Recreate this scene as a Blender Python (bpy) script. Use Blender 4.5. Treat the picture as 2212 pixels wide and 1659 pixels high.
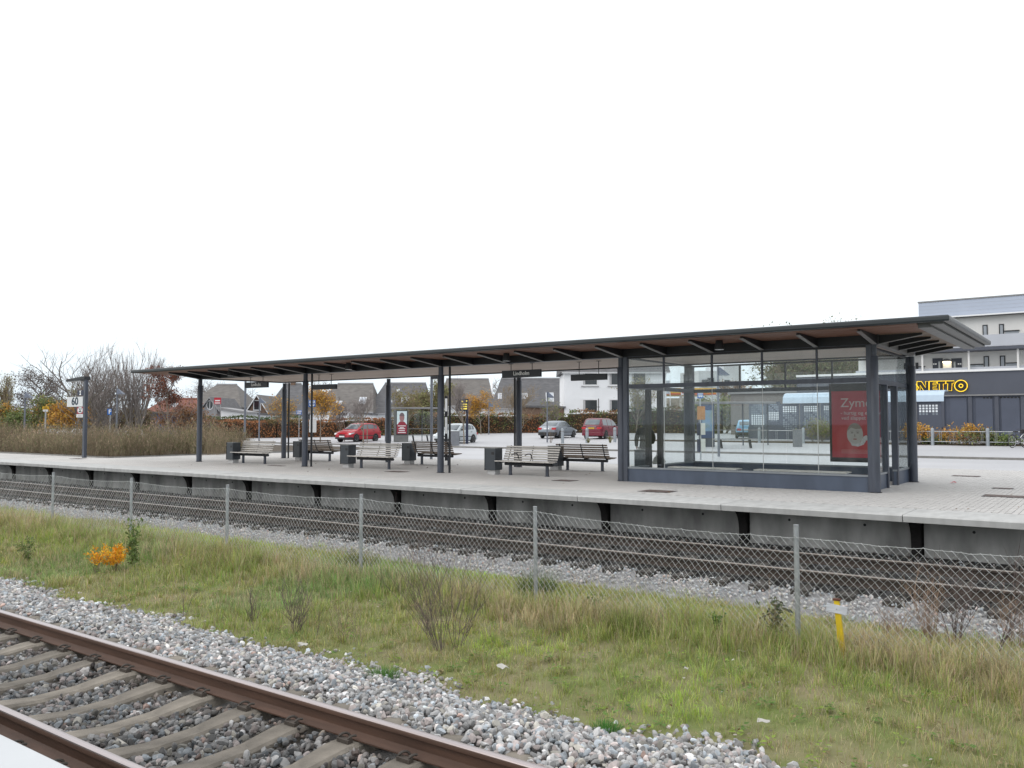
import bpy, math, random
import numpy as np
from mathutils import Vector, Matrix, Euler

for o in list(bpy.data.objects):
    bpy.data.objects.remove(o, do_unlink=True)
SC = bpy.context.scene
COL = SC.collection
R = math.radians

# ---------------------------------------------------------------- camera
CAMZ, YAW, PITCH, FPX = 1.60, 36.0, 2.66, 1815.0       # focal length in pixels of a 2212 px wide frame
cam_d = bpy.data.cameras.new('camera')
cam_d.sensor_fit = 'HORIZONTAL'; cam_d.sensor_width = 36.0
cam_d.lens = FPX / 2212.0 * 36.0
cam_d.clip_start = 0.05; cam_d.clip_end = 3000
cam = bpy.data.objects.new('camera', cam_d); COL.objects.link(cam)
cam.location = (0, 0, CAMZ); cam.rotation_euler = (R(90 + PITCH), 0, R(YAW))
SC.camera = cam

# ---------------------------------------------------------------- sky, sun, exposure (overcast)
SUN_EL, SUN_AZ = 38.0, 215.0
w = bpy.data.worlds.new('World'); SC.world = w; w.use_nodes = True
nt = w.node_tree; nt.nodes.clear()
wo = nt.nodes.new('ShaderNodeOutputWorld'); bg = nt.nodes.new('ShaderNodeBackground')
sk = nt.nodes.new('ShaderNodeTexSky'); sk.sky_type = 'NISHITA'; sk.sun_disc = False
sk.sun_elevation = R(SUN_EL); sk.sun_rotation = R(SUN_AZ); sk.dust_density = 4.0; sk.air_density = 1.0
tcw = nt.nodes.new('ShaderNodeTexCoord'); sxyz = nt.nodes.new('ShaderNodeSeparateXYZ')
nt.links.new(tcw.outputs['Generated'], sxyz.inputs['Vector'])
rmp = nt.nodes.new('ShaderNodeValToRGB')                         # overcast sheet: brighter overhead, cooler at the horizon
rmp.color_ramp.elements[0].position = 0.0; rmp.color_ramp.elements[0].color = (0.78, 0.90, 0.985, 1)
rmp.color_ramp.elements[1].position = 1.0; rmp.color_ramp.elements[1].color = (1.33, 1.33, 1.33, 1)
e_ = rmp.color_ramp.elements.new(0.16); e_.color = (0.99, 1.02, 1.04, 1)
nt.links.new(sxyz.outputs['Z'], rmp.inputs['Fac'])
scl = nt.nodes.new('ShaderNodeVectorMath'); scl.operation = 'SCALE'; scl.inputs['Scale'].default_value = 8.6
nt.links.new(rmp.outputs['Color'], scl.inputs[0])
mixc = nt.nodes.new('ShaderNodeMix'); mixc.data_type = 'RGBA'
mixc.inputs['Factor'].default_value = 0.88                       # the cloud sheet covers most of the blue
nt.links.new(scl.outputs['Vector'], mixc.inputs['B'])
nt.links.new(sk.outputs['Color'], mixc.inputs['A'])
nt.links.new(mixc.outputs['Result'], bg.inputs['Color'])
bg.inputs['Strength'].default_value = 0.125
nt.links.new(bg.outputs['Background'], wo.inputs['Surface'])
sun_d = bpy.data.lights.new('sun', 'SUN'); sun_d.energy = 0.5; sun_d.angle = R(35); sun_d.color = (1.0, 0.97, 0.93)
sun = bpy.data.objects.new('sun', sun_d); COL.objects.link(sun)
sun.rotation_euler = (R(90 - SUN_EL), 0, R(180 - SUN_AZ + 0))
SC.view_settings.view_transform = 'Standard'; SC.view_settings.look = 'None'
SC.view_settings.exposure = 0.27; SC.view_settings.gamma = 1.0
SC.view_settings.use_curve_mapping = False
SC.render.engine = 'CYCLES'
SC.cycles.transparent_max_bounces = 24

# ---------------------------------------------------------------- bearings: pixel of the photograph -> direction
_y, _p = R(YAW), R(PITCH)
FWD = np.array([-math.sin(_y) * math.cos(_p), math.cos(_y) * math.cos(_p), math.sin(_p)])
RGT = np.array([math.cos(_y), math.sin(_y), 0.0]); UPV = np.cross(RGT, FWD)
FH = np.array([-math.sin(_y), math.cos(_y), 0.0])
CP = np.array([0, 0, CAMZ])
def ray(x, y): return FWD + RGT * (x - 1106) / FPX - UPV * (y - 829.5) / FPX
def at(x, y, d):
    r = ray(x, y); return CP + r * (d / (r @ FH))
def onY(x, y, Y):
    r = ray(x, y); return CP + r * (Y / r[1])
def onX(x, y, X):
    r = ray(x, y); return CP + r * (X / r[0])
def onZ(x, y, z=0.0):
    r = ray(x, y); return CP + r * ((z - CAMZ) / r[2])
def depth(P): return float(np.dot(np.array([P[0], P[1], 0]), FH))
def lot_z(x, y):                      # the car park rises gently away from the railway
    return min(max(0.06 + 0.018 * (y - 43), 0.06), 0.58)
def spot(x, d):                       # a place on the car park ground: bearing and distance
    P = at(x, 914, d); return (float(P[0]), float(P[1]), lot_z(P[0], P[1]))

# ---------------------------------------------------------------- materials
def lin(c):
    return tuple(((v / 255.0) / 12.92 if v / 255.0 <= 0.04045 else ((v / 255.0 + 0.055) / 1.055) ** 2.4) for v in c)
MATS = {}
def mat(name, col, rough=0.6, metal=0.0, var=0.12, scale=4.0, bump=0.0, bscale=30.0, attr=None, spec=0.5, stretch=None, rnd=0.0, col2=None, detail=4.0, transl=0.0):
    """procedural principled material; col is a linear base colour"""
    if name in MATS: return MATS[name]
    m = bpy.data.materials.new(name); m.use_nodes = True
    n = m.node_tree.nodes; l = m.node_tree.links
    b = n['Principled BSDF']
    b.inputs['Roughness'].default_value = rough; b.inputs['Metallic'].default_value = metal
    b.inputs['Specular IOR Level'].default_value = spec
    tc = n.new('ShaderNodeTexCoord'); src = tc.outputs['Object']
    if stretch:
        mp = n.new('ShaderNodeMapping'); mp.inputs['Scale'].default_value = stretch
        l.new(src, mp.inputs['Vector']); src = mp.outputs['Vector']
    nz = n.new('ShaderNodeTexNoise'); nz.inputs['Scale'].default_value = scale; nz.inputs['Detail'].default_value = detail
    l.new(src, nz.inputs['Vector'])
    rp = n.new('ShaderNodeMapRange'); rp.inputs['From Min'].default_value = 0.3; rp.inputs['From Max'].default_value = 0.7
    l.new(nz.outputs['Fac'], rp.inputs['Value'])
    mx = n.new('ShaderNodeMix'); mx.data_type = 'RGBA'
    l.new(rp.outputs['Result'], mx.inputs['Factor'])
    if attr:
        at_ = n.new('ShaderNodeAttribute'); at_.attribute_name = attr
        mu = n.new('ShaderNodeMix'); mu.data_type = 'RGBA'; mu.blend_type = 'MULTIPLY'; mu.inputs['Factor'].default_value = 1
        l.new(at_.outputs['Color'], mu.inputs['A']); 
        mx.inputs['A'].default_value = (1 - var,) * 3 + (1,); mx.inputs['B'].default_value = (1 + var,) * 3 + (1,)
        l.new(mx.outputs['Result'], mu.inputs['B']); out = mu.outputs['Result']
    else:
        c2 = col2 or tuple(min(1, v * (1 + var)) for v in col)
        mx.inputs['A'].default_value = tuple(v * (1 - var) for v in col) + (1,)
        mx.inputs['B'].default_value = tuple(c2) + (1,)
        out = mx.outputs['Result']
    if rnd:
        oi = n.new('ShaderNodeObjectInfo'); mr = n.new('ShaderNodeMapRange')
        mr.inputs['To Min'].default_value = 1 - rnd; mr.inputs['To Max'].default_value = 1 + rnd
        l.new(oi.outputs['Random'], mr.inputs['Value'])
        mv = n.new('ShaderNodeVectorMath'); mv.operation = 'SCALE'
        l.new(out, mv.inputs[0]); l.new(mr.outputs['Result'], mv.inputs['Scale']); out = mv.outputs['Vector']
    l.new(out, b.inputs['Base Color'])
    if bump:
        nb = n.new('ShaderNodeTexNoise'); nb.inputs['Scale'].default_value = bscale; nb.inputs['Detail'].default_value = 5
        l.new(src, nb.inputs['Vector'])
        bp = n.new('ShaderNodeBump'); bp.inputs['Strength'].default_value = bump; bp.inputs['Distance'].default_value = 0.02
        l.new(nb.outputs['Fac'], bp.inputs['Height']); l.new(bp.outputs['Normal'], b.inputs['Normal'])
    if transl:
        tr = n.new('ShaderNodeBsdfTranslucent'); l.new(out, tr.inputs['Color'])
        ms = n.new('ShaderNodeMixShader'); ms.inputs['Fac'].default_value = transl
        l.new(b.outputs['BSDF'], ms.inputs[1]); l.new(tr.outputs['BSDF'], ms.inputs[2])
        l.new(ms.outputs['Shader'], n['Material Output'].inputs['Surface'])
    MATS[name] = m
    return m
def glass(name, tint=(0.86, 0.91, 0.91), refl=1.0):
    if name in MATS: return MATS[name]
    m = bpy.data.materials.new(name); m.use_nodes = True
    n = m.node_tree.nodes; l = m.node_tree.links; n.remove(n['Principled BSDF'])
    t = n.new('ShaderNodeBsdfTransparent'); t.inputs['Color'].default_value = tint + (1,)
    g = n.new('ShaderNodeBsdfGlossy'); g.inputs['Roughness'].default_value = 0.02; g.inputs['Color'].default_value = (refl,) * 3 + (1,)
    f = n.new('ShaderNodeFresnel'); ge = n.new('ShaderNodeNewGeometry')
    mr = n.new('ShaderNodeMapRange'); mr.inputs['To Min'].default_value = 1.45; mr.inputs['To Max'].default_value = 1/1.45   # same reflection on both faces of a pane
    l.new(ge.outputs['Backfacing'], mr.inputs['Value']); l.new(mr.outputs['Result'], f.inputs['IOR'])
    s = n.new('ShaderNodeMixShader')
    l.new(f.outputs['Fac'], s.inputs['Fac']); l.new(t.outputs['BSDF'], s.inputs[1]); l.new(g.outputs['BSDF'], s.inputs[2])
    df = n.new('ShaderNodeBsdfDiffuse'); df.inputs['Color'].default_value = (0.55, 0.56, 0.55, 1)      # dust and water marks
    tc = n.new('ShaderNodeTexCoord'); mp = n.new('ShaderNodeMapping'); mp.inputs['Scale'].default_value = (2.0, 2.0, 0.5)
    nz = n.new('ShaderNodeTexNoise'); nz.inputs['Scale'].default_value = 2.2; nz.inputs['Detail'].default_value = 7
    l.new(tc.outputs['Object'], mp.inputs['Vector']); l.new(mp.outputs['Vector'], nz.inputs['Vector'])
    dr = n.new('ShaderNodeMapRange'); dr.inputs['From Min'].default_value = 0.42; dr.inputs['From Max'].default_value = 0.75; dr.inputs['To Max'].default_value = 0.03
    l.new(nz.outputs['Fac'], dr.inputs['Value']); s2 = n.new('ShaderNodeMixShader')
    l.new(dr.outputs['Result'], s2.inputs['Fac']); l.new(s.outputs['Shader'], s2.inputs[1]); l.new(df.outputs['BSDF'], s2.inputs[2])
    l.new(s2.outputs['Shader'], n['Material Output'].inputs['Surface'])
    MATS[name] = m
    return m
def emit(name, col, strength):
    if name in MATS: return MATS[name]
    m = bpy.data.materials.new(name); m.use_nodes = True
    b = m.node_tree.nodes['Principled BSDF']
    b.inputs['Base Color'].default_value = tuple(col) + (1,); b.inputs['Emission Color'].default_value = tuple(col) + (1,)
    b.inputs['Emission Strength'].default_value = strength
    MATS[name] = m
    return m

# ---------------------------------------------------------------- mesh building
class MB:
    def __init__(s): s.v = []; s.f = []; s.c = []; s.cur = None
    def add(s, vs, fs):
        o = len(s.v); s.v.extend([tuple(map(float, p)) for p in vs]); s.f.extend([tuple(o + i for i in f) for f in fs]); return s
    def box(s, x0, x1, y0, y1, z0, z1):
        return s.add([(x0,y0,z0),(x1,y0,z0),(x1,y1,z0),(x0,y1,z0),(x0,y0,z1),(x1,y0,z1),(x1,y1,z1),(x0,y1,z1)],
              [(0,3,2,1),(4,5,6,7),(0,1,5,4),(1,2,6,5),(2,3,7,6),(3,0,4,7)])
    def cbox(s, c, size, rot=(0,0,0)):
        M = Matrix.Translation(Vector(c)) @ Euler(rot).to_matrix().to_4x4()
        h = [v / 2 for v in size]
        vs = [M @ Vector((a*h[0], b*h[1], d*h[2])) for d in (-1,1) for a,b in ((-1,-1),(1,-1),(1,1),(-1,1))]
        return s.add(vs, [(0,3,2,1),(4,5,6,7),(0,1,5,4),(1,2,6,5),(2,3,7,6),(3,0,4,7)])
    def tube(s, pts, rad, n=8, cap=True):
        P = [Vector(tuple(map(float, p))) for p in pts]
        if not hasattr(rad, '__len__'): rad = [rad] * len(P)
        rings = []; o = len(s.v)
        for i, p in enumerate(P):
            d = (P[min(i+1, len(P)-1)] - P[max(i-1, 0)])
            if d.length < 1e-9: d = Vector((0,0,1))
            d.normalize()
            a = Vector((0,0,1)) if abs(d.z) < 0.9 else Vector((1,0,0))
            u = d.cross(a).normalized(); w_ = d.cross(u).normalized()
            for k in range(n):
                t = 2*math.pi*k/n
                s.v.append(tuple(p + (u*math.cos(t) + w_*math.sin(t))*rad[i]))
        for i in range(len(P)-1):
            for k in range(n):
                a, b = o+i*n+k, o+i*n+(k+1)%n
                s.f.append((a, a+n, b+n, b))
        if cap:
            s.f.append(tuple(o+k for k in range(n))); s.f.append(tuple(o+(len(P)-1)*n+k for k in reversed(range(n))))
        return s
    def prism(s, poly, axis, a, b):
        """extrude a 2D outline along an axis: x -> (y,z), y -> (x,z), z -> (x,y)"""
        n = len(poly)
        f = {'x': lambda p, t: (t, p[0], p[1]), 'y': lambda p, t: (p[0], t, p[1]), 'z': lambda p, t: (p[0], p[1], t)}[axis]
        s.add([f(p, a) for p in poly] + [f(p, b) for p in poly],
              [tuple(range(n)), tuple(reversed(range(n, 2*n)))] + [(i, n+i, n+(i+1) % n, (i+1) % n) for i in range(n)])
        return s
    def lathe(s, prof, n=16, c=(0,0,0)):
        o = len(s.v)
        for r, z in prof:
            for k in range(n):
                t = 2*math.pi*k/n; s.v.append((c[0]+r*math.cos(t), c[1]+r*math.sin(t), c[2]+z))
        for i in range(len(prof)-1):
            for k in range(n):
                a, b = o+i*n+k, o+i*n+(k+1) % n
                s.f.append((a, b, b+n, a+n))
        s.f.append(tuple(o+k for k in reversed(range(n)))); s.f.append(tuple(o+(len(prof)-1)*n+k for k in range(n)))
        return s
    def mesh(s, name, smooth=False, fix=True):
        me = bpy.data.meshes.new(name); me.from_pydata(s.v, [], s.f)
        if fix:
            import bmesh
            bm = bmesh.new(); bm.from_mesh(me); bmesh.ops.recalc_face_normals(bm, faces=bm.faces); bm.to_mesh(me); bm.free()
        if smooth:
            me.polygons.foreach_set('use_smooth', [True]*len(me.polygons))
            try: me.set_sharp_from_angle(angle=R(40))
            except Exception: pass
        me.update()
        return me
    def build(s, name, m, parent=None, smooth=False, bevel=0.0, loc=None, rot=None):
        o = bpy.data.objects.new(name, s.mesh(name, smooth)); COL.objects.link(o)
        if m is not None: o.data.materials.append(m)
        if parent is not None: o.parent = parent
        if loc is not None: o.location = loc
        if rot is not None: o.rotation_euler = rot
        if bevel:
            b = o.modifiers.new('bevel', 'BEVEL'); b.width = bevel; b.segments = 2; b.limit_method = 'ANGLE'; b.angle_limit = R(50)
        return o
def box_part(name, m, parent, x0, x1, y0, y1, z0, z1, bevel=0.0):
    return MB().box(x0, x1, y0, y1, z0, z1).build(name, m, parent, bevel=bevel)
def thing(name, label, cat, loc=(0,0,0), rz=0.0, group=None):
    o = bpy.data.objects.new(name, None); COL.objects.link(o); o.empty_display_size = 0.1
    o.location = tuple(float(v) for v in loc); o.rotation_euler = (0, 0, rz); o['label'] = label; o['category'] = cat
    if group: o['group'] = group
    return o
def tag(o, label, cat, group=None, kind=None):
    o['label'] = label; o['category'] = cat
    if group: o['group'] = group
    if kind: o['kind'] = kind
    return o
def struct(o): o['kind'] = 'structure'; return o
def stuff(o): o['kind'] = 'stuff'; return o
def dup(root, loc=None, rz=None, label=None, scale=None):
    def cp(o, par):
        c = o.copy(); COL.objects.link(c); c.parent = par
        for ch in o.children: cp(ch, c)
        return c
    r = cp(root, None)
    if loc is not None: r.location = tuple(float(v) for v in loc)
    if rz is not None: r.rotation_euler = (0, 0, rz)
    if label: r['label'] = label
    if scale: r.scale = scale if hasattr(scale, '__len__') else (scale,)*3
    return r
def fast_mesh(name, V, F, cols=None, smooth=False):
    """V (n,3), F (m,k) arrays of equal face size; cols (n,3) per vertex"""
    me = bpy.data.meshes.new(name)
    V = np.asarray(V, dtype=np.float32); F = np.asarray(F, dtype=np.int32)
    m, k = F.shape
    me.vertices.add(len(V)); me.vertices.foreach_set('co', V.ravel())
    me.loops.add(m*k); me.loops.foreach_set('vertex_index', F.ravel())
    me.polygons.add(m); me.polygons.foreach_set('loop_start', np.arange(0, m*k, k, dtype=np.int32))
    try: me.polygons.foreach_set('loop_total', np.full(m, k, dtype=np.int32))
    except Exception: pass
    me.polygons.foreach_set('use_smooth', np.full(m, smooth, dtype=bool))
    me.update(calc_edges=True)
    if cols is not None:
        a = me.color_attributes.new('Col', 'FLOAT_COLOR', 'POINT')
        c4 = np.ones((len(V), 4), dtype=np.float32); c4[:, :3] = cols
        a.data.foreach_set('color', c4.ravel())
    return me
def fast_obj(name, me, m, parent=None):
    o = bpy.data.objects.new(name, me); COL.objects.link(o); me.materials.append(m)
    if parent is not None: o.parent = parent
    return o
def text_mesh(txt, size, thick=0.004, align='CENTER', bold=0.0):
    cu = bpy.data.curves.new('lettering', 'FONT'); cu.body = txt; cu.size = size; cu.extrude = thick; cu.offset = bold
    cu.align_x = align; cu.align_y = 'CENTER'; cu.resolution_u = 3
    ob = bpy.data.objects.new('lettering', cu); COL.objects.link(ob)
    dg = bpy.context.evaluated_depsgraph_get(); dg.update()
    me = bpy.data.meshes.new_from_object(ob.evaluated_get(dg))
    bpy.data.objects.remove(ob, do_unlink=True); bpy.data.curves.remove(cu)
    return me
def text_part(txt, size, m, parent, loc, rot=(R(90), 0, 0), sx=1.0, bold=0.0, align='CENTER', name='lettering', thick=0.004):
    o = bpy.data.objects.new(name, text_mesh(txt, size, thick, align, bold)); COL.objects.link(o)
    o.data.materials.clear(); o.data.materials.append(m)
    o.parent = parent; o.location = loc; o.rotation_euler = rot; o.scale = (sx, 1, 1)
    return o
rng = np.random.default_rng(7); random.seed(7)

# common colours
CONC   = mat('concrete', (0.33, 0.33, 0.325), 0.85, var=0.14, scale=1.6, bump=0.25, bscale=40)
CONC_W = mat('wall_concrete', (0.41, 0.41, 0.40), 0.9, var=0.40, scale=2.2, bump=0.3, bscale=25, stretch=(1, 1, 0.35), detail=8)
COPE   = mat('coping_concrete', (0.43, 0.435, 0.43), 0.8, var=0.13, scale=2.5, bump=0.15, bscale=60, rnd=0.05, stretch=(2.2, 0.8, 0.5), detail=9)
STEEL  = mat('blue_grey_steel', (0.052, 0.061, 0.083), 0.42, var=0.24, scale=3.0, stretch=(2.5, 2.5, 0.5), detail=8)
STEELD = mat('dark_steel', (0.015, 0.017, 0.022), 0.5, var=0.15, scale=2.0)
PANEL  = mat('blue_grey_panel', (0.060, 0.078, 0.115), 0.4, var=0.18, scale=2.0, stretch=(1.5, 1.5, 0.6), detail=8)
FLANGE = mat('grey_flange', (0.22, 0.22, 0.225), 0.5, var=0.08)
SOFFIT = mat('brown_soffit', (0.19, 0.095, 0.065), 0.6, var=0.22, scale=3, stretch=(0.3, 6, 1))
CEIL   = mat('pale_ceiling', (0.52, 0.43, 0.37), 0.6, var=0.12, scale=3, stretch=(0.4, 5, 1), rnd=0.06)
ZINC   = mat('galvanised_steel', (0.36, 0.38, 0.40), 0.42, metal=0.55, var=0.16, scale=9)
WOODG  = mat('weathered_wood', (0.50, 0.48, 0.455), 0.75, var=0.2, scale=5, stretch=(0.5, 8, 8), rnd=0.12)
WOODB  = mat('brown_wood', (0.19, 0.15, 0.12), 0.7, var=0.22, scale=5, stretch=(0.5, 8, 8), rnd=0.14)
WHITE  = mat('white_paint', (0.78, 0.79, 0.80), 0.5, var=0.04)
BLACK  = mat('black_paint', (0.012, 0.012, 0.014), 0.5, var=0.1)
NAVY   = mat('navy_paint', (0.012, 0.018, 0.05), 0.4, var=0.1)
PANE   = glass('clear_glass', (0.965, 0.985, 0.985), 0.6)
# ================================================================ ground, tracks, platform
def strip(name, m, xs, prof, jit=0.0):
    """a sheet: profile (y,z) swept along x stations"""
    V = []; F = []
    for x in xs:
        for (y, z) in prof: V.append((x, y, z + (random.uniform(-jit, jit) if jit else 0)))
    n = len(prof)
    for i in range(len(xs)-1):
        for j in range(n-1):
            a = i*n+j; F.append((a, a+n, a+n+1, a+1))
    b = MB(); b.add(V, F); return b.build(name, m)
SOIL = mat('verge_soil', (0.17, 0.235, 0.045), 0.95, var=0.35, scale=1.3, bump=0.6, bscale=14, col2=(0.21, 0.18, 0.10), detail=8)
BALB = mat('ballast_dirt', (0.15, 0.145, 0.14), 0.95, var=0.3, scale=6, bump=0.8, bscale=30)
XS = [-1200, -300, -120] + list(np.arange(-80, 12, 1.0)) + [40, 120, 300, 1200]
ground_prof = [(-1200, -0.97), (-20, -0.97), (1.0, -0.97), (2.2, -0.9), (5.4, -0.9), (6.3, -0.96), (7.5, -0.93), (9.5, -0.87), (10.8, -0.9), (11.4, -0.96), (14.9, -0.95), (17.6, -0.95)]
struct(strip('ground', SOIL, XS, ground_prof, 0.0))
XT = [-160, -120] + list(np.arange(-80, 10, 0.5)) + [20]
bal_near = struct(strip('ballast_bed', BALB, XT, [(1.95, -0.84), (2.5, -0.835), (4.85, -0.835), (5.0, -0.775), (5.45, -0.79), (5.85, -0.89), (6.1, -0.99)], 0.008))
bal_far = struct(strip('ballast_bed', mat('old_ballast', (0.035, 0.034, 0.034), 0.95, var=0.35, scale=3, bump=0.8, bscale=25), XT,
      [(11.15, -1.01), (12.3, -0.88), (12.6, -0.83), (14.95, -0.82), (15.6, -0.86), (17.3, -0.89)], 0.01))

struct(strip('ballast_shoulder', mat('pale_ballast_dirt', (0.21, 0.21, 0.215), 0.95, var=0.3, scale=8, bump=0.9, bscale=35), XT, [(11.2, -0.985), (11.7, -0.935), (12.3, -0.862), (12.52, -0.838)], 0.006))
TERR = mat('lawn', (0.07, 0.085, 0.03), 0.95, var=0.35, scale=0.5, col2=(0.12, 0.10, 0.05), bump=0.5, bscale=4)
ASPH = mat('worn_asphalt', (0.40, 0.405, 0.425), 0.55, var=0.07, scale=0.15, bump=0.12, bscale=60, detail=8)
ROAD = mat('bus_road_asphalt', (0.415, 0.42, 0.44), 0.5, var=0.08, scale=0.12, bump=0.1, bscale=60, stretch=(1, 3, 1), detail=8)
def sheet(name, m, xs, ys, zf):
    V = [(x, y, zf(x, y)) for x in xs for y in ys]; n = len(ys); F = []
    for i in range(len(xs)-1):
        for j in range(n-1): a = i*n+j; F.append((a, a+n, a+n+1, a+1))
    b = MB(); b.add(V, F); return b.build(name, m)
gx = [-1500, -700, -300, -200] + list(range(-160, 61, 10)) + [120, 300, 900]
gy = [17.7, 20.1, 29.2, 42.9, 43.05, 60, 71.8] + list(range(80, 191, 10)) + [260, 500, 1500]
struct(sheet('terrain', TERR, gx, gy, lambda x, y: lot_z(x, y) - 0.09 if y > 43 else -0.13))
struct(sheet('car_park', ASPH, list(range(-150, 31, 10)), [43.16, 60, 71.88, 90, 121], lambda x, y: lot_z(x, y)))
struct(sheet('bus_road', ROAD, list(range(-150, 41, 10)), [28.9, 36, 42.99], lambda x, y: -0.03))
kerb = struct(strip('kerb', mat('kerb_stone', (0.20, 0.195, 0.185), 0.85, var=0.2, scale=3), [-150] + list(range(-70, 41, 5)), [(42.98, -0.1), (42.98, 0.068), (43.18, 0.07), (43.18, -0.1)]))

# ---------------- near platform corner (the one the photographer stands on)
np_ = thing('platform', 'pale concrete platform edge at the bottom left corner of the picture', 'platform')
MB().box(-60, 12, 0.95, 2.02, -0.16, 0.0).build('coping_slab', mat('smooth_pale_concrete', (0.50, 0.52, 0.54), 0.6, var=0.05, scale=1), np_, bevel=0.01)
MB().box(-60, 12, -9, 0.94, -0.16, -0.004).build('paving', CONC, np_)
MB().box(-60, 12, 1.2, 1.45, -0.95, -0.161).build('wall', CONC_W, np_)

# ---------------- rails
def rail_profile(yc, top):
    """(y,z) outline of a flat-bottom rail"""
    h = [(0.075, -0.159), (0.075, -0.149), (0.03, -0.132), (0.009, -0.118), (0.009, -0.052), (0.033, -0.040), (0.036, -0.014), (0.030, -0.004), (0.018, 0.0)]
    return [(yc + y, top + z) for y, z in h] + [(yc - y, top + z) for y, z in reversed(h)]
RUST = mat('rail_rust', (0.085, 0.046, 0.031), 0.6, var=0.22, scale=3, stretch=(0.6, 8, 8), bump=0.12, bscale=60)
RUST2 = mat('dark_rail_rust', (0.034, 0.024, 0.019), 0.7, var=0.25, scale=3)
POL = mat('polished_rail_head', (0.42, 0.37, 0.37), 0.28, metal=0.8, var=0.12, scale=3, stretch=(0.3, 30, 1))
POL2 = mat('dull_rail_head', (0.24, 0.215, 0.195), 0.45, metal=0.5, var=0.2, scale=3, stretch=(0.3, 20, 1))
def rail(parent, yc, top, m1, m2, x0, x1):
    r = MB().prism(rail_profile(yc, top), 'x', x0, x1).build('rail', m1, parent, smooth=True)
    cap = [(yc-0.0345, top-0.013), (yc-0.029, top-0.0005), (yc-0.016, top+0.003), (yc+0.016, top+0.003), (yc+0.029, top-0.0005), (yc+0.0345, top-0.013)]
    MB().prism(cap, 'x', x0+0.001, x1-0.001).build('rail_head', m2, r, smooth=True)
    return r
RT = -0.58
trk = thing('railway_track', 'near railway track with brown rails on pale concrete sleepers', 'railway track', (0, 0, 0))
rail(trk, 4.5, RT, RUST, POL, -90, 12); rail(trk, 3.0, RT, RUST, POL, -90, 12)
SLP = mat('sleeper_concrete', (0.17, 0.152, 0.128), 0.85, var=0.38, scale=5, bump=0.4, bscale=60, rnd=0.2, detail=9)
# monoblock sleeper with a dipped waist, in local coordinates about its centre
sb = MB(); st = []
for y in (-1.27, -1.22, -0.98, -0.52, -0.2, 0.2, 0.52, 0.98, 1.22, 1.27):
    ay = abs(y); zt = -0.742 if ay > 0.9 else (-0.748 if ay > 0.5 else -0.785); wt = 0.105 if ay > 0.5 else 0.085
    if ay > 1.25: zt -= 0.03
    st.append([(-wt-0.035, y, -0.92), (-wt-0.012, y, zt-0.02), (-wt+0.012, y, zt), (wt-0.012, y, zt), (wt+0.012, y, zt-0.02), (wt+0.035, y, -0.92)])
for r_ in st: sb.v.extend(r_)
for i in range(len(st)-1):
    for k in range(5): a = i*6+k; sb.f.append((a, a+1, a+7, a+6))
sb.f.append((0, 1, 2, 3, 4, 5)); e0 = (len(st)-1)*6; sb.f.append(tuple(e0+k for k in reversed(range(6))))
sl_me = sb.mesh('sleeper', False); sl_me.materials.append(SLP)
CLIPM = mat('rail_clip_steel', (0.06, 0.05, 0.042), 0.6, var=0.3, scale=20)
def clip_mesh(sg):
    c = MB(); pts = []
    for t in np.linspace(0, 1, 17):            # sprung steel rod: a coil lying against the rail foot
        a = t*2*math.pi*1.35
        pts.append((-0.06 + 0.13*t, sg*(0.095 + 0.034*math.cos(a)), 0.022 + 0.024*math.sin(a)))
    c.tube(pts, 0.0095, 6)
    c.cbox((0, sg*0.125, 0.008), (0.12, 0.05, 0.03))
    me = c.mesh('rail_clip', True); me.materials.append(CLIPM); return me
clips = {1: clip_mesh(1), -1: clip_mesh(-1)}
for i in range(30):
    x = -1.1 - 0.6*i
    s = bpy.data.objects.new('sleeper', sl_me); COL.objects.link(s); s.parent = trk; s.location = (x, 3.75, 0)
    s.rotation_euler = (0, 0, random.uniform(-0.012, 0.012))
    for yr in (-0.75, 0.75):
        for sg in (-1, 1):
            c = bpy.data.objects.new('rail_clip', clips[sg]); COL.objects.link(c); c.parent = s; c.location = (0, yr, -0.742)
trk2 = thing('railway_track', 'far railway track with dark rails behind the wire fence', 'railway track')
rail(trk2, 12.74, RT, RUST2, POL2, -120, 14); rail(trk2, 14.42, RT, RUST2, POL2, -120, 14)
wsb = MB().box(-0.12, 0.12, -1.35, 1.35, -0.9, -0.785).mesh('sleeper')
wsb.materials.append(mat('dark_sleeper', (0.045, 0.04, 0.036), 0.9, var=0.3, scale=5, rnd=0.2))
for i in range(72):
    s = bpy.data.objects.new('sleeper', wsb); COL.objects.link(s); s.parent = trk2; s.location = (3 - 0.62*i, 13.58, random.uniform(-0.01, 0.005))

# ---------------- ballast stones
def ico(sub):
    t = (1+5**.5)/2
    v = [(-1,t,0),(1,t,0),(-1,-t,0),(1,-t,0),(0,-1,t),(0,1,t),(0,-1,-t),(0,1,-t),(t,0,-1),(t,0,1),(-t,0,-1),(-t,0,1)]
    f = [(0,11,5),(0,5,1),(0,1,7),(0,7,10),(0,10,11),(1,5,9),(5,11,4),(11,10,2),(10,7,6),(7,1,8),(3,9,4),(3,4,2),(3,2,6),(3,6,8),(3,8,9),(4,9,5),(2,4,11),(6,2,10),(8,6,7),(9,8,1)]
    v = [np.array(p)/np.linalg.norm(p) for p in v]
    for _ in range(sub):
        nf = []; cache = {}
        def mid(a, b):
            k = (min(a, b), max(a, b))
            if k not in cache: m = v[a]+v[b]; v.append(m/np.linalg.norm(m)); cache[k] = len(v)-1
            return cache[k]
        for a, b, c in f:
            ab, bc, ca = mid(a, b), mid(b, c), mid(c, a); nf += [(a, ab, ca), (b, bc, ab), (c, ca, bc), (ab, bc, ca)]
        f = nf
    return np.array(v), np.array(f)
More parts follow.
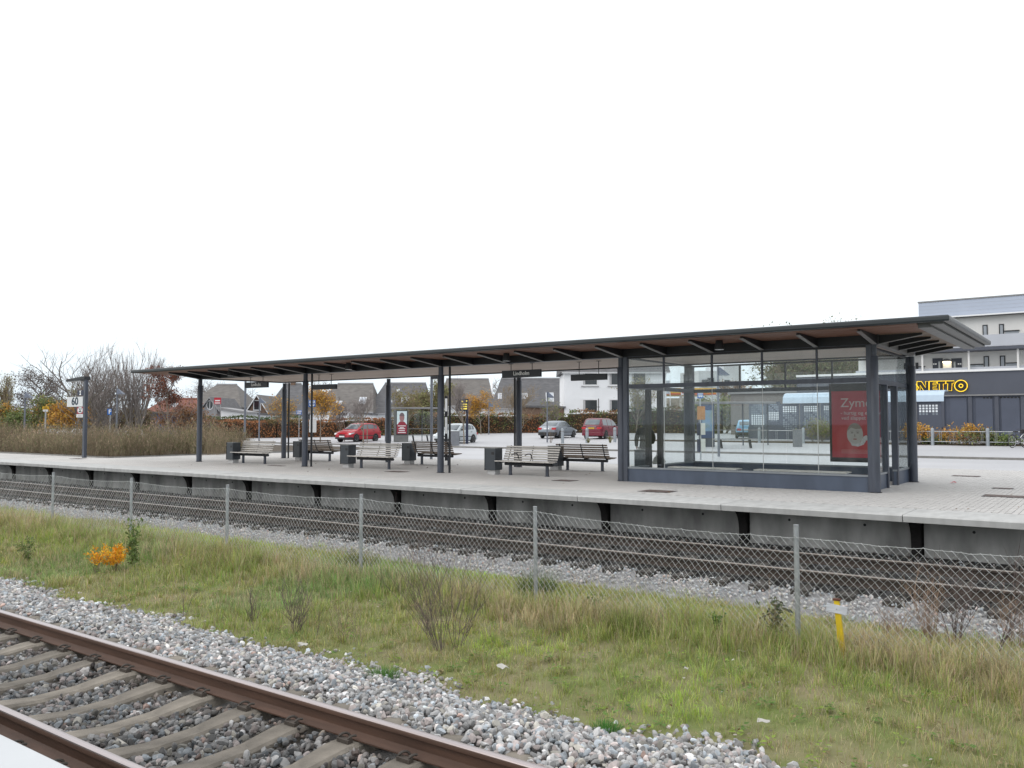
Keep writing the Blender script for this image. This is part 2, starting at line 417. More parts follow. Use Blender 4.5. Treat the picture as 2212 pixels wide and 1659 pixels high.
def rock_protos(k, sub):
    base, F = ico(sub); out = []
    for _ in range(k):
        V = base.copy()
        for _p in range(9):                     # cut by planes: broken faces
            n = rng.normal(size=3); n /= np.linalg.norm(n); d = rng.uniform(0.55, 0.85)
            s = V @ n; over = s > d; V[over] -= np.outer(s[over]-d, n)
        V *= np.array([rng.uniform(0.9, 1.35), rng.uniform(0.75, 1.0), rng.uniform(0.55, 0.85)]) * rng.uniform(0.95, 1.06, size=(len(V), 1))
        out.append(V)
    return out, F
RP1, RF1 = rock_protos(14, 1); RP0, RF0 = rock_protos(14, 0)
STONE = mat('ballast_stone', (0.3, 0.3, 0.3), 0.85, var=0.16, scale=25, attr='Col')
def rotm(n):
    q = rng.normal(size=(n, 4)); q /= np.linalg.norm(q, axis=1)[:, None]; a, b, c, d = q.T
    return np.stack([np.stack([1-2*(c*c+d*d), 2*(b*c-a*d), 2*(b*d+a*c)], 1), np.stack([2*(b*c+a*d), 1-2*(b*b+d*d), 2*(c*d-a*b)], 1), np.stack([2*(b*d-a*c), 2*(c*d+a*b), 1-2*(b*b+c*c)], 1)], 1)
def stone_colors(n, base, sd, warm=0.08):
    g = base*np.exp(rng.normal(0, sd, n)); c = np.stack([g, g, g], 1)
    k = rng.random(n)
    c[k < 0.18] *= np.array([1.10, 0.98, 0.95]); c[(k > 0.18) & (k < 0.36)] *= np.array([0.90, 0.99, 1.07])
    c[(k > 0.36) & (k < 0.46)] *= np.array([1.06, 1.02, 0.92]); c[k > 0.99] *= np.array([1.1, 0.8, 0.7])
    return np.clip(c, 0.02, 0.75)
def stones_mesh(name, P, size, cols, sub):
    prot, F = (RP1, RF1) if sub else (RP0, RF0)
    n = len(P); idx = rng.integers(0, len(prot), n); Rm = rotm(n)
    PV = np.stack([prot[i] for i in idx])                               # n,k,3
    V = np.einsum('nij,nkj->nki', Rm, PV)*size[:, None, None] + P[:, None, :]
    k = PV.shape[1]
    Fa = (F[None, :, :] + (np.arange(n)*k)[:, None, None]).reshape(-1, 3)
    return fast_mesh(name, V.reshape(-1, 3), Fa, np.repeat(cols, k, axis=0))
def in_view(P, mx=1.0):
    d = -(-0.5878*P[:, 0])*0 + (P[:, 0]*FH[0] + P[:, 1]*FH[1]); t = P[:, 0]*RGT[0] + P[:, 1]*RGT[1]
    return (d > 3.9) & (np.abs(t) < 0.625*d + mx)
def interp(y, prof):
    return np.interp(y, [p[0] for p in prof], [p[1] for p in prof])
N1 = 84000
P = np.stack([rng.uniform(-22, 3, N1), rng.uniform(2.05, 6.75, N1), np.zeros(N1)], 1)
P = P[in_view(P, 0.8)]
edge = 6.08 + 0.18*np.sin(P[:, 0]*1.7) + 0.12*np.sin(P[:, 0]*4.3+1) + rng.normal(0, 0.08, len(P)) + rng.exponential(0.10, len(P)) + 0.014*(P[:,0]+8)
P = P[P[:, 1] < edge]
prof_near = [(1.9, -0.815), (2.5, -0.785), (3.5, -0.81), (4.0, -0.81), (4.4, -0.785), (4.6, -0.78), (4.75, -0.77), (4.95, -0.735), (5.3, -0.75), (5.9, -0.87), (6.3, -0.945), (7, -0.955)]
P[:, 2] = interp(P[:, 1], prof_near) + rng.uniform(-0.03, 0.016, len(P)) + 0.02*np.sin(P[:, 0]*2.1)*np.sin(P[:, 1]*3.3)
# keep stones off the rails and sleeper tops
onr = (np.abs(P[:, 1]-4.5) < 0.10) | (np.abs(P[:, 1]-3.0) < 0.10)
sl = (np.abs(((P[:, 0]+1.1+0.3) % 0.6)-0.3) < 0.115) & (P[:, 1] < 4.95) & (P[:, 1] > 2.5)
keep = ~onr & ~(sl & (rng.random(len(P)) > 0.02))
P = P[keep]; dd = P[:, 0]*FH[0] + P[:, 1]*FH[1]
sz = rng.uniform(0.018, 0.040, len(P))*np.where(rng.random(len(P)) < 0.08, 1.35, 1.0)
inner = P[:, 1] < 4.7
cb = np.where(inner[:, None], stone_colors(len(P), 0.15, 0.42), stone_colors(len(P), 0.34, 0.36))
near_r = np.minimum(np.abs(P[:, 1]-4.5), np.abs(P[:, 1]-3.0)); rust = np.clip(1-(near_r-0.08)/0.30, 0, 1)*rng.random(len(P)); cb = cb*(1-rust[:, None]*np.array([0.28, 0.46, 0.58])[None])   # rust and brake dust beside the rails
order = np.argsort(dd); P, sz, cb, dd = P[order], sz[order], cb[order], dd[order]
vis = np.where(np.abs(P[:, 0]*RGT[0]+P[:, 1]*RGT[1]) < 0.6*dd)[0]
# screen height limit: the nearest stones that the picture shows
zc = (CAMZ - P[:, 2])/dd; vis = vis[zc[vis] < 0.44][:300]
for i in vis:
    me = stones_mesh('stone', np.zeros((1, 3)), sz[i:i+1]*1.05, cb[i:i+1], 1)
    o = fast_obj('stone', me, STONE, bal_near); o.location = P[i]
mask = np.ones(len(P), bool); mask[vis] = False
nr = mask & (dd < 7.2); fr = mask & (dd >= 7.2)
stuff(fast_obj('loose_stones', stones_mesh('loose_stones', P[nr], sz[nr], cb[nr], 1), STONE, bal_near))
stuff(fast_obj('loose_stones', stones_mesh('loose_stones', P[fr], sz[fr]*1.08, cb[fr], 0), STONE, bal_near))
print('near stones', len(P), nr.sum(), fr.sum())
N2 = 62000
P = np.stack([rng.uniform(-44, 3, N2), rng.uniform(11.2, 17.15, N2), np.zeros(N2)], 1); P = P[in_view(P, 1.0)]
e2 = 11.55 + 0.2*np.sin(P[:, 0]*0.9) + 0.12*np.sin(P[:, 0]*2.7) + rng.normal(0, 0.12, len(P))
thin = (P[:, 1] > 12.5) & (rng.random(len(P)) > np.where(P[:, 1] > 14.6, 0.42, 0.7))
P = P[(P[:, 1] > e2) & ~thin[:]] if True else P
P[:, 2] = interp(P[:, 1], [(11.1, -0.98), (11.7, -0.905), (12.3, -0.83), (12.5, -0.80), (14.9, -0.81), (15.6, -0.85), (17.3, -0.88)]) + rng.uniform(-0.03, 0.02, len(P))
P = P[(np.abs(P[:, 1]-12.74) > 0.1) & (np.abs(P[:, 1]-14.42) > 0.1)]
cb = np.where((P[:, 1] < 12.55)[:, None], stone_colors(len(P), 0.40, 0.20), np.where((P[:, 1] < 14.6)[:, None], stone_colors(len(P), 0.04, 0.45), stone_colors(len(P), 0.17, 0.5)))
stuff(fast_obj('loose_stones', stones_mesh('loose_stones', P, rng.uniform(0.015, 0.031, len(P)), cb, 0), STONE, bal_far))
print('far stones', len(P))

# ---------------- far platform
plat = thing('platform', 'long concrete island platform with the canopy standing on it', 'platform')
PX0, PX1 = -69.35, 10.09
seams = [-3.15 - 3.31*k for k in range(-4, 21)]
DARKC = mat('near_black_concrete', (0.022, 0.020, 0.020), 0.9, var=0.3, scale=4)  # near-black tone for the brackets and the pillar at each panel joint
for i in range(len(seams)-1):
    xr, xl = seams[i]-0.008, seams[i+1]+0.008
    MB().prism([(15.9, -0.122), (15.885, -0.02), (15.905, 0.0), (17.185, 0.0), (17.185, -0.122)], 'x', xl, xr).build('coping_slab', COPE, plat, loc=(0, random.uniform(-0.006, 0.006), random.uniform(-0.003, 0.003)))
    wp = MB().box(xl+0.10, xr-0.10, 17.18, 17.4, -0.95, -0.124).build('wall_panel', CONC_W, plat)
    for fx in (0.28, 0.72):                     # lifting anchor holes
        MB().tube([(xl+(xr-xl)*fx, 17.177, -0.36), (xl+(xr-xl)*fx, 17.19, -0.36)], 0.028, 8).build('anchor_hole', BLACK, wp)
arc = [(16.72, -0.126), (16.72, -0.20), (16.84, -0.21), (16.95, -0.26), (17.03, -0.35), (17.09, -0.46), (17.12, -0.62), (17.13, -0.95), (17.3, -0.95), (17.3, -0.126)]
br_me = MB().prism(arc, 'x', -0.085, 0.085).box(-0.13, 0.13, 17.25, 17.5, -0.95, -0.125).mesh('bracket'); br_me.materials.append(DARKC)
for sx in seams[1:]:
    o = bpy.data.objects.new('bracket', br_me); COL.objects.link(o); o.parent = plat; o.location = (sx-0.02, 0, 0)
# paving: bricks one by one towards the camera's right, a textured bed further off
PAV = mat('grey_paving_brick', (0.47, 0.462, 0.452), 0.8, var=0.06, scale=6, bump=0.1, bscale=80, rnd=0.05)
def brick_paving(name):
    m = mat(name, (0.475, 0.467, 0.455), 0.8, var=0.10, scale=0.45, bump=0.0, detail=9)
    n = m.node_tree.nodes; l = m.node_tree.links
    vo = n.new('ShaderNodeTexVoronoi'); vo.inputs['Scale'].default_value = 1.7; vr = n.new('ShaderNodeMapRange'); vr.inputs['From Min'].default_value = 0.03; vr.inputs['From Max'].default_value = 0.075; vr.inputs['To Min'].default_value = 0.80
    tcs = n.new('ShaderNodeTexCoord'); l.new(tcs.outputs['Object'], vo.inputs['Vector']); l.new(vo.outputs['Distance'], vr.inputs['Value'])
    bt = n.new('ShaderNodeTexBrick'); bt.inputs['Scale'].default_value = 1.0; bt.inputs['Brick Width'].default_value = 0.105; bt.inputs['Row Height'].default_value = 0.21
    bt.inputs['Mortar Size'].default_value = 0.004; bt.offset = 0.5; bt.offset_frequency = 2
    bt.inputs['Color1'].default_value = (0.96, 0.96, 0.96, 1); bt.inputs['Color2'].default_value = (1.04, 1.03, 1.02, 1); bt.inputs['Mortar'].default_value = (0.62, 0.6, 0.58, 1)
    tc = n.new('ShaderNodeTexCoord'); l.new(tc.outputs['Object'], bt.inputs['Vector'])
    b = n['Principled BSDF']; src = b.inputs['Base Color'].links[0].from_socket
    mu = n.new('ShaderNodeMix'); mu.data_type = 'RGBA'; mu.blend_type = 'MULTIPLY'; mu.inputs['Factor'].default_value = 1
    gm = n.new('ShaderNodeVectorMath'); gm.operation = 'SCALE'; l.new(src, gm.inputs[0]); l.new(vr.outputs['Result'], gm.inputs['Scale'])   # trodden-in gum spots
    l.new(gm.outputs['Vector'], mu.inputs['A']); l.new(bt.outputs['Color'], mu.inputs['B']); l.new(mu.outputs['Result'], b.inputs['Base Color'])
    return m
PAVT = brick_paving('grey_brick_paving')
pav = MB()
pav.box(-37.6, -9.005, 17.2, 28.9, -0.12, 0.0); pav.box(-69, -37.61, 17.2, 20.3, -0.12, 0.0)
pav.build('paving', PAVT, plat)
MB().box(-9.0, 9.9, 17.2, 33.0, -0.13, -0.010).build('paving_bed', mat('joint_sand', (0.20, 0.19, 0.18), 0.95, var=0.2, scale=20), plat)
MB().box(-37.62, -9.0, 28.905, 29.05, -0.12, -0.004).build('kerb', MATS['kerb_stone'], plat)
MB().box(-69, -37.62, 20.31, 20.45, -0.1, 0.05).build('kerb', MATS['kerb_stone'], plat)
MB().box(-37.75, -37.62, 20.45, 40, -0.1, 0.05).build('kerb', MATS['kerb_stone'], plat)
bk = []
bw, bl, gp = 0.105, 0.21, 0.004
for j in range(int((32.98-17.21)/bl)):
    for i in range(int(17.5/bw)):
        x = -8.99 + i*bw; y = 17.21 + j*bl + (bl/2 if i % 2 else 0)
        if y + bl > 33: continue
        if x > -0.095*y + 1.6: continue
        bk.append((x, y))
bk = np.array(bk); bd = bk[:, 0]*FH[0] + bk[:, 1]*FH[1]
o_ = np.argsort(bd + 6*np.maximum(0, (bk[:, 0]*RGT[0]+bk[:, 1]*RGT[1]) - 0.6*bd))
inside = np.abs((bk[:, 0]+0.05)*RGT[0]+(bk[:, 1]+0.1)*RGT[1]) < 0.598*bd
near_i = [k for k in o_ if inside[k]][:300]
b1 = MB().add([(gp/2, gp/2, -0.05), (bw-gp/2, gp/2, -0.05), (bw-gp/2, bl-gp/2, -0.05), (gp/2, bl-gp/2, -0.05), (gp/2+0.003, gp/2+0.003, 0), (bw-gp/2-0.003, gp/2+0.003, 0), (bw-gp/2-0.003, bl-gp/2-0.003, 0), (gp/2+0.003, bl-gp/2-0.003, 0)],
     [(4, 5, 6, 7), (0, 1, 5, 4), (1, 2, 6, 5), (2, 3, 7, 6), (3, 0, 4, 7)])
b_me = b1.mesh('brick', fix=False); b_me.materials.append(PAV)
for k in near_i:
    o = bpy.data.objects.new('brick', b_me); COL.objects.link(o); o.parent = plat; o.location = (bk[k][0], bk[k][1], random.uniform(-0.004, 0.001))
    o.rotation_euler = (random.uniform(-.006, .006), random.uniform(-.01, .01), 0)
rest = np.ones(len(bk), bool); rest[near_i] = False
bv = np.array(b1.v); bf = np.array(b1.f)
Pk = np.concatenate([bk[rest], rng.uniform(-0.004, 0.001, (rest.sum(), 1))], 1)
V = (bv[None]+Pk[:, None, :]).reshape(-1, 3); F = (bf[None]+(np.arange(len(Pk))*8)[:, None, None]).reshape(-1, 4)
stuff(fast_obj('paving_bricks', fast_mesh('paving_bricks', V, F), PAV, plat))
print('bricks', len(bk))
# access covers let into the paving
COVER = mat('rusty_cover', (0.10, 0.07, 0.06), 0.7, var=0.25, scale=12, bump=0.3, bscale=60)
def cover(x0, x1, y0, y1, label):
    t = thing('access_cover', label, 'access cover', ((x0+x1)/2, (y0+y1)/2, 0), group='covers in the platform paving')
    w_, h_ = (x1-x0)/2, (y1-y0)/2
    MB().box(-w_, w_, -h_, h_, -0.03, 0.006).build('frame', STEELD, t)
    MB().box(-w_+0.03, w_-0.03, -h_+0.03, h_-0.03, 0.006, 0.010).build('lid', COVER, t)
cover(-9.25, -8.5, 17.72, 18.32, 'rust brown square cover in front of the glazed waiting room')
cover(-2.55, -1.6, 20.95, 21.55, 'grey rectangular cover in the brick paving at the right edge')
cover(-2.65, -2.2, 23.6, 23.95, 'small narrow cover in the paving right of the waiting room')
cover(-4.25, -3.5, 28.4, 28.85, 'flat cover in the paving near the bus road')
cover(-12.9, -12.3, 19.6, 20.1, 'dark cover in the paving left of the waiting room corner')
cover(-19.75, -19.0, 20.0, 20.45, 'dark cover in the paving left of the middle canopy column')
cover(-38.3, -37.5, 18.9, 19.3, 'dark cover at the foot of the speed sign post')
cover(-26.1, -25.3, 20.25, 20.5, 'thin brown cover in the paving by the second canopy column')
# ================================================================ chain-link fence between the tracks
FY = 9.57
fx = [0.45, -3.0, -6.55, -9.95, -13.47, -16.75, -20.1, -23.5, -26.9]
fence = thing('wire_fence', 'low galvanised chain-link fence on steel posts between the two tracks', 'fence', (0, 0, 0))
fz = lambda x: -0.87
for i, x in enumerate(fx):
    tilt = random.uniform(-0.012, 0.012)
    p = MB(); p.tube([(x, FY, -0.95), (x+tilt, FY, 0.45)], 0.029, 10); p.tube([(x+tilt, FY, 0.449), (x+tilt, FY, 0.458)], 0.031, 10)
    p.build('post', ZINC, fence, smooth=True)
WIRE = mat('galvanised_wire', (0.46, 0.48, 0.485), 0.45, metal=0.15, var=0.12, scale=6)
ph = 0.043; pz = 0.045; rr = 0.0021
for b in range(len(fx)-1):
    xr, xl = fx[b], fx[b+1]
    hR = 0.33 if b in (0, 1) else 0.40; hL = 0.33 if b == 0 else 0.40
    sag = 0.045 if b else 0.02
    n = int((xr-xl)/ph); V = []; F = []
    J = 28
    kk = np.arange(n+1)
    def node(col, j):
        x = xl + (xr-xl)*col/n; t = (x-xl)/(xr-xl)
        top = hL*(1-t)+hR*t - sag*4*t*(1-t) + 0.012*math.sin(col*0.9+b)*(1 if col % 5 == 0 else 0)
        z = top - j*pz
        wob = 0.012*math.sin(col*0.21+j*0.3+b) + 0.006*math.sin(col*1.3+j)
        return (x + 0.006*math.sin(j*0.7+col*0.05), FY-0.035+wob, z)
    for c in range(n):
        base = len(V)
        for j in range(J):
            col = c + ((j + c) % 2)
            x, y, z = node(col, j)
            for a in (0, 2.094, 4.189): V.append((x+rr*1.3*math.cos(a), y+rr*math.sin(a), z))
        for j in range(J-1):
            for k in range(3):
                q = base+j*3+k; q2 = base+j*3+(k+1) % 3; F.append((q, q2, q2+3, q+3))
    stuff(fast_obj('mesh_panel', fast_mesh('mesh_panel', V, F), WIRE, fence))
    # top tension wire threaded through the mesh
    pts = [node(c, 0.25) for c in range(0, n+1, 2)]
    MB().tube(pts, 0.0024, 4).build('tension_wire', WIRE, fence)
# ================================================================ canopy
CX = [-4.65, -11.25, -17.85, -24.45, -31.05]; FYC, BYC = 20.65, 25.0
RX0, RX1, RY0, RY1 = -32.95, -2.77, 18.70, 25.25
ZS, ZT, ZB = 3.655, 3.775, 3.43
can = thing('platform_canopy', 'long dark flat-roofed platform canopy on round steel columns', 'canopy', (-18, 22.8, 0))
OX, OY = -18.0, 22.8
def cpart(mb, name, m, par=can, **k):
    for i, v in enumerate(mb.v): mb.v[i] = (v[0]-OX, v[1]-OY, v[2])
    return mb.build(name, m, par, **k)
ROOFM = mat('dark_roof_felt', (0.035, 0.040, 0.046), 0.6, var=0.15, scale=2)
EDGE = mat('dark_green_grey_edge', (0.022, 0.028, 0.033), 0.38, var=0.12, scale=1.5)
ENDG = mat('grey_end_trim', (0.13, 0.135, 0.14), 0.45, var=0.1)
roof = cpart(MB().box(RX0+0.1, RX1-0.1, RY0+0.1, RY1-0.1, ZS+0.02, ZT-0.02), 'roof', ROOFM)
# rounded edge profile, mitred round the roof
def edge_bar(p0, p1, outn):
    b = MB(); prof = [(0.10, ZS-0.004), (0.0, ZS-0.004), (-0.012, ZS+0.03), (-0.012, ZT-0.03), (0.01, ZT), (0.10, ZT)]
    ends = []
    for (P, s) in ((p0, 1), (p1, -1)):
        dx, dy = (p1[0]-p0[0]), (p1[1]-p0[1]); L = math.hypot(dx, dy); dx /= L; dy /= L
        ends.append([(P[0]-outn[0]*o+dx*s*o, P[1]-outn[1]*o+dy*s*o, z) for o, z in prof])
    n = len(prof); b.add(ends[0]+ends[1], [(i, (i+1) % n, n+(i+1) % n, n+i) for i in range(n)] + [tuple(range(n)), tuple(range(2*n-1, n-1, -1))])
    return b
c4 = [(RX0, RY0), (RX1, RY0), (RX1, RY1), (RX0, RY1)]
for i, on in enumerate(((0, -1), (1, 0), (0, 1), (-1, 0))):
    cpart(edge_bar(c4[i], c4[(i+1) % 4], on), 'roof_edge', EDGE if i != 1 else ENDG, roof)
# stepped trims just inside the right end
cpart(MB().box(RX1-0.36, RX1-0.13, RY0+0.14, RY1-0.02, ZS-0.045, ZS+0.019), 'edge_trim', ENDG, roof)
cpart(MB().box(RX1-0.62, RX1-0.362, RY0+0.30, RY1-0.04, ZS-0.085, ZS+0.019), 'edge_trim', ENDG, roof)
# brown boarded soffit of the front and end overhangs, board by board
nb = 7
for k in range(nb):
    y0 = RY0+0.125+k*(1.75/nb); cpart(MB().box(RX0+0.13, RX1-0.63, y0, y0+1.75/nb-0.008, ZS-0.012+0.001*(k % 2), ZS+0.018), 'soffit_board', SOFFIT, roof)
OAK = mat('pale_soffit_wood', (0.20, 0.145, 0.105), 0.6, var=0.25, scale=4, stretch=(6, 0.6, 1), rnd=0.1)
ws = 0.16
for k in range(int((RY1-20.62)/ws)):
    y0 = 20.62+k*ws; cpart(MB().box(-4.5, RX1-0.63, y0, y0+ws-0.006, ZS-0.014, ZS+0.017), 'soffit_board', OAK, roof)
# pale ceiling between the two beams
nc = 9
for k in range(nc):
    y0 = 20.80+k*(4.1/nc); cpart(MB().box(-31.2, -4.72, y0, y0+4.1/nc-0.012, 3.475, 3.50), 'ceiling_board', CEIL, roof)
MB_ = cpart(MB().box(-31.2, -4.7, 24.93, 25.07, 3.44, ZS+0.015), 'beam', STEELD)
fb = cpart(MB().box(-31.2, -4.58, 20.58, 20.79, ZB, ZS+0.015), 'beam', STEELD)
cpart(MB().box(-31.2, -4.58, 20.575, 20.795, ZB-0.012, ZB-0.001), 'beam_flange', STEEL, fb)
eb = cpart(MB().box(-4.72, -4.55, 20.80, 24.92, ZB, ZS+0.015), 'beam', FLANGE)
cpart(MB().box(-31.22, -31.05, 20.80, 24.92, ZB, ZS+0.015), 'beam', STEELD)
# tapering rafters under the front overhang
rp = [(20.57, ZB), (19.18, 3.600), (19.18, ZS-0.013), (20.57, ZS-0.013)]
rm = MB(); rm.prism([(y-OY, z) for y, z in rp], 'x', -0.03, 0.03); r_me = rm.mesh('rafter'); r_me.materials.append(STEELD)
ff = MB(); ff.prism([(20.57-OY, ZB-0.014), (19.17-OY, 3.587), (19.17-OY, 3.5995), (20.57-OY, ZB-0.001)], 'x', -0.05, 0.05); f_me = ff.mesh('flange'); f_me.materials.append(FLANGE)
nr_ = 20
for k in range(nr_+1):
    x = CX[0]+0.05 - 1.32*k
    o = bpy.data.objects.new('rafter', r_me); COL.objects.link(o); o.parent = can; o.location = (x-OX, 0, 0)
    f = bpy.data.objects.new('flange', f_me); COL.objects.link(f); f.parent = o
# corner hip rafters and the rafters of the right end
ep = [(-4.54, ZB+0.01), (-3.62, 3.600), (-3.62, ZS-0.016), (-4.54, ZS-0.016)]
for k, y in enumerate((20.75, 21.82, 22.9, 23.97, 25.02)):
    r_ = cpart(MB().prism(ep, 'y', y-0.03, y+0.03), 'rafter', STEELD)
    cpart(MB().prism([(-4.54, ZB-0.004), (-3.61, 3.587), (-3.61, 3.599), (-4.54, ZB+0.009)], 'y', y-0.045, y+0.045), 'flange', FLANGE, r_)
# left end
ep2 = [(-31.24, ZB+0.01), (-32.3, 3.600), (-32.3, ZS-0.013), (-31.24, ZS-0.013)]
for y in (20.7, 22.85, 25.0): cpart(MB().prism(ep2, 'y', y-0.03, y+0.03), 'rafter', STEELD)
# round columns with a slimmer neck
for x in CX:
    for (y, cm) in ((FYC, STEEL), (BYC, STEEL)):
        b = MB().lathe([(0.108, 0.0), (0.108, 3.14), (0.10, 3.155), (0.082, 3.16), (0.082, ZB-0.013)], 20, (x, y, 0)); col = cpart(b, 'column', cm, smooth=True)
        cpart(MB().lathe([(0.135, 0.0), (0.135, 0.012), (0.11, 0.014)], 20, (x, y, 0)), 'base_plate', STEELD, col)
# rainwater pipes beside three of the columns
for x, y in ((-24.45+0.24, 20.75), (-17.85+0.25, 20.8), (-17.85-0.22, 25.05), (-31.05+0.2, 25.1)):
    cpart(MB().tube([(x, y, 0.0), (x, y, ZB)], 0.038, 10), 'rainwater_pipe', STEELD, smooth=True)
# downlights hanging under the front soffit
LENS = mat('lamp_glass', (0.55, 0.57, 0.6), 0.3, var=0.05)
for x in (-8.02, -14.55, -21.2, -27.75, -3.9):
    if x > -4: continue
    l_ = cpart(MB().lathe([(0.085, 3.64), (0.10, 3.56), (0.125, 3.43), (0.125, 3.415)], 16, (x, 19.75, 0)), 'downlight', STEELD, smooth=True)
    cpart(MB().lathe([(0.11, 3.4145), (0.11, 3.408)], 16, (x, 19.75, 0)), 'lamp_glass', LENS, l_)

# ---------------- hanging signs
def hanging_sign(x0, x1, y, z0, z1, txt, label, name='station_sign', cat='sign'):
    xc = (x0+x1)/2; t = thing(name, label, cat, (xc, y, z0)); w_ = (x1-x0)/2; h = z1-z0
    b = MB().box(-w_, w_, -0.045, 0.045, 0, h).build('board', mat('dark_sign_board', (0.012, 0.015, 0.024), 0.35, var=0.1), t, bevel=0.008)
    for sx in (-w_*0.55, w_*0.55):
        MB().tube([(sx, 0, h), (sx, 0, 3.475-z0)], 0.011, 8).build('hanger', STEELD, t)
        MB().cbox((sx, 0, 3.475-z0-0.006), (0.14, 0.07, 0.012)).build('hanger_plate', STEELD, t)
    if txt:
        text_part(txt, h*0.72, WHITE, b, (0.02, -0.0475, h*0.53), (R(90), 0, 0), sx=0.98, bold=0.003)
    return t
hanging_sign(-15.99, -14.51, 21.5, 3.03, 3.265, 'Lindholm', 'dark hanging station sign reading Lindholm in the middle of the canopy')
hanging_sign(-29.17, -27.72, 21.5, 3.03, 3.265, 'Lindholm', 'dark hanging station sign reading Lindholm near the left end of the canopy')
hanging_sign(-13.72, -12.47, 22.0, 2.895, 3.085, '', 'blank black hanging display board next to the waiting room', 'display_board', 'display board')
P0 = onY(678, 836, 22.0); P1 = onY(727, 836, 22.0)
hanging_sign(float(P0[0]), float(P1[0]), 22.0, 2.9, 3.09, '', 'blank black hanging display board between the second and third columns', 'display_board', 'display board')

# ================================================================ glazed waiting room
wr = thing('waiting_room', 'glazed waiting room with blue-grey panels under the right end of the canopy', 'waiting room', (-7.95, 22.8, 0))
OX, OY = -7.95, 22.8
def wpart(mb, name, m, par=wr, **k): return cpart(mb, name, m, par, **k)
X0, X1, Y0, Y1 = -11.02, -4.79, 20.62, 25.0
SILL, TR0, TR1, TOP = 0.40, 2.55, 2.66, 3.415
def wall_line(axis, c, a, b, doors=()):
    """a glazed wall: low panel, sill, transom and head on one line; axis x: runs along x at y=c"""
    def bx(p0, p1, o0, o1, z0, z1): return MB().box(p0, p1, c+o0, c+o1, z0, z1) if axis == 'x' else MB().box(c+o0, c+o1, p0, p1, z0, z1)
    segs = []; s = a
    for d0, d1 in doors: segs.append((s, d0)); s = d1
    segs.append((s, b))
    for s0, s1 in segs:
        wpart(bx(s0, s1, -0.03, 0.03, 0.0, SILL-0.045), 'low_panel', PANEL)
        sl_ = wpart(bx(s0, s1, -0.055, 0.055, SILL-0.044, SILL), 'sill', mat('pale_steel_sill', (0.20, 0.22, 0.24), 0.4, var=0.08))
    wpart(bx(a, b, -0.045, 0.045, TR0, TR1), 'transom', STEEL)
    wpart(bx(a, b, -0.04, 0.04, TOP-0.05, TOP), 'head_rail', STEELD)
    return bx
mull = [-9.94, -8.58, -7.26, -5.92]
bx = wall_line('x', Y0, X0, X1)
xs = [X0]+mull+[X1]
for i in range(len(xs)-1):
    a, b = xs[i]+0.008, xs[i+1]-0.008
    wpart(bx(a, b, -0.006, 0.006, SILL+0.001, TR0-0.001), 'pane', PANE)
    wpart(bx(a+0.02, b-0.02, -0.006, 0.006, TR1+0.001, TOP-0.051), 'pane', PANE)
EDG = mat('pane_edge_seal', (0.42, 0.44, 0.44), 0.4, var=0.05)
for x in mull:
    wpart(MB().box(x-0.006, x+0.006, Y0-0.008, Y0+0.008, SILL+0.001, TR0-0.001), 'pane_joint', EDG)
    wpart(MB().box(x-0.02, x+0.02, Y0-0.035, Y0+0.035, TR1+0.001, TOP-0.051), 'mullion', STEEL)
bx = wall_line('x', Y1, X0, X1)
xb = [X0, -9.5, -8.1, -6.75, X1]
for i in range(len(xb)-1):
    a, b = xb[i]+0.01, xb[i+1]-0.01
    wpart(bx(a, b, -0.006, 0.006, SILL+0.001, TR0-0.001), 'pane', PANE)
    wpart(bx(a+0.02, b-0.02, -0.006, 0.006, TR1+0.001, TOP-0.051), 'pane', PANE)
for x in xb[1:-1]:
    wpart(MB().box(x-0.02, x+0.02, Y1-0.035, Y1+0.035, TR1+0.001, TOP-0.051), 'mullion', STEELD)
for c in (X1, X0):
    D0, D1 = (22.40, 23.40) if c == X1 else (21.88, 22.52)
    bx = wall_line('y', c, Y0+0.08, Y1-0.06, [(D0, D1)])
    for a, b in ((Y0+0.09, D0-0.12), (D1+0.14, Y1-0.07)):
        wpart(bx(a, b, -0.006, 0.006, SILL+0.001, TR0-0.001), 'pane', PANE)
    for a, b in ((Y0+0.09, D0-0.3), (D0-0.28, D1+0.2), (D1+0.22, Y1-0.07)):
        wpart(bx(a, b, -0.006, 0.006, TR1+0.001, TOP-0.051), 'pane', PANE)
    for y0, y1 in ((D0-0.11, D0-0.001), (D1+0.001, D1+0.13)):
        wpart(MB().box(c-0.075, c+0.075, y0, y1, 0.0, TR0-0.001), 'door_post', STEELD if c == X0 else STEEL)
for x in (X0-0.13, X1): 
    for y in (Y0-0.07, Y1-0.06):
        wpart(MB().box(x+0.001, x+0.13, y, y+0.13, 0.0, TOP), 'corner_post', STEEL, bevel=0.006)
# slatted seats along the front wall inside
for sx0, sx1 in ((-9.9, -8.0), (-7.55, -5.3)):
    for k in range(4): wpart(MB().box(sx0, sx1, Y0+0.10+0.11*k, Y0+0.19+0.11*k, 0.405, 0.435), 'seat_slat', WOODG)
    wpart(MB().box(sx0+0.15, sx0+0.22, Y0+0.12, Y0+0.5, 0.0, 0.404), 'seat_bracket', STEELD); wpart(MB().box(sx1-0.22, sx1-0.15, Y0+0.12, Y0+0.5, 0.0, 0.404), 'seat_bracket', STEELD)
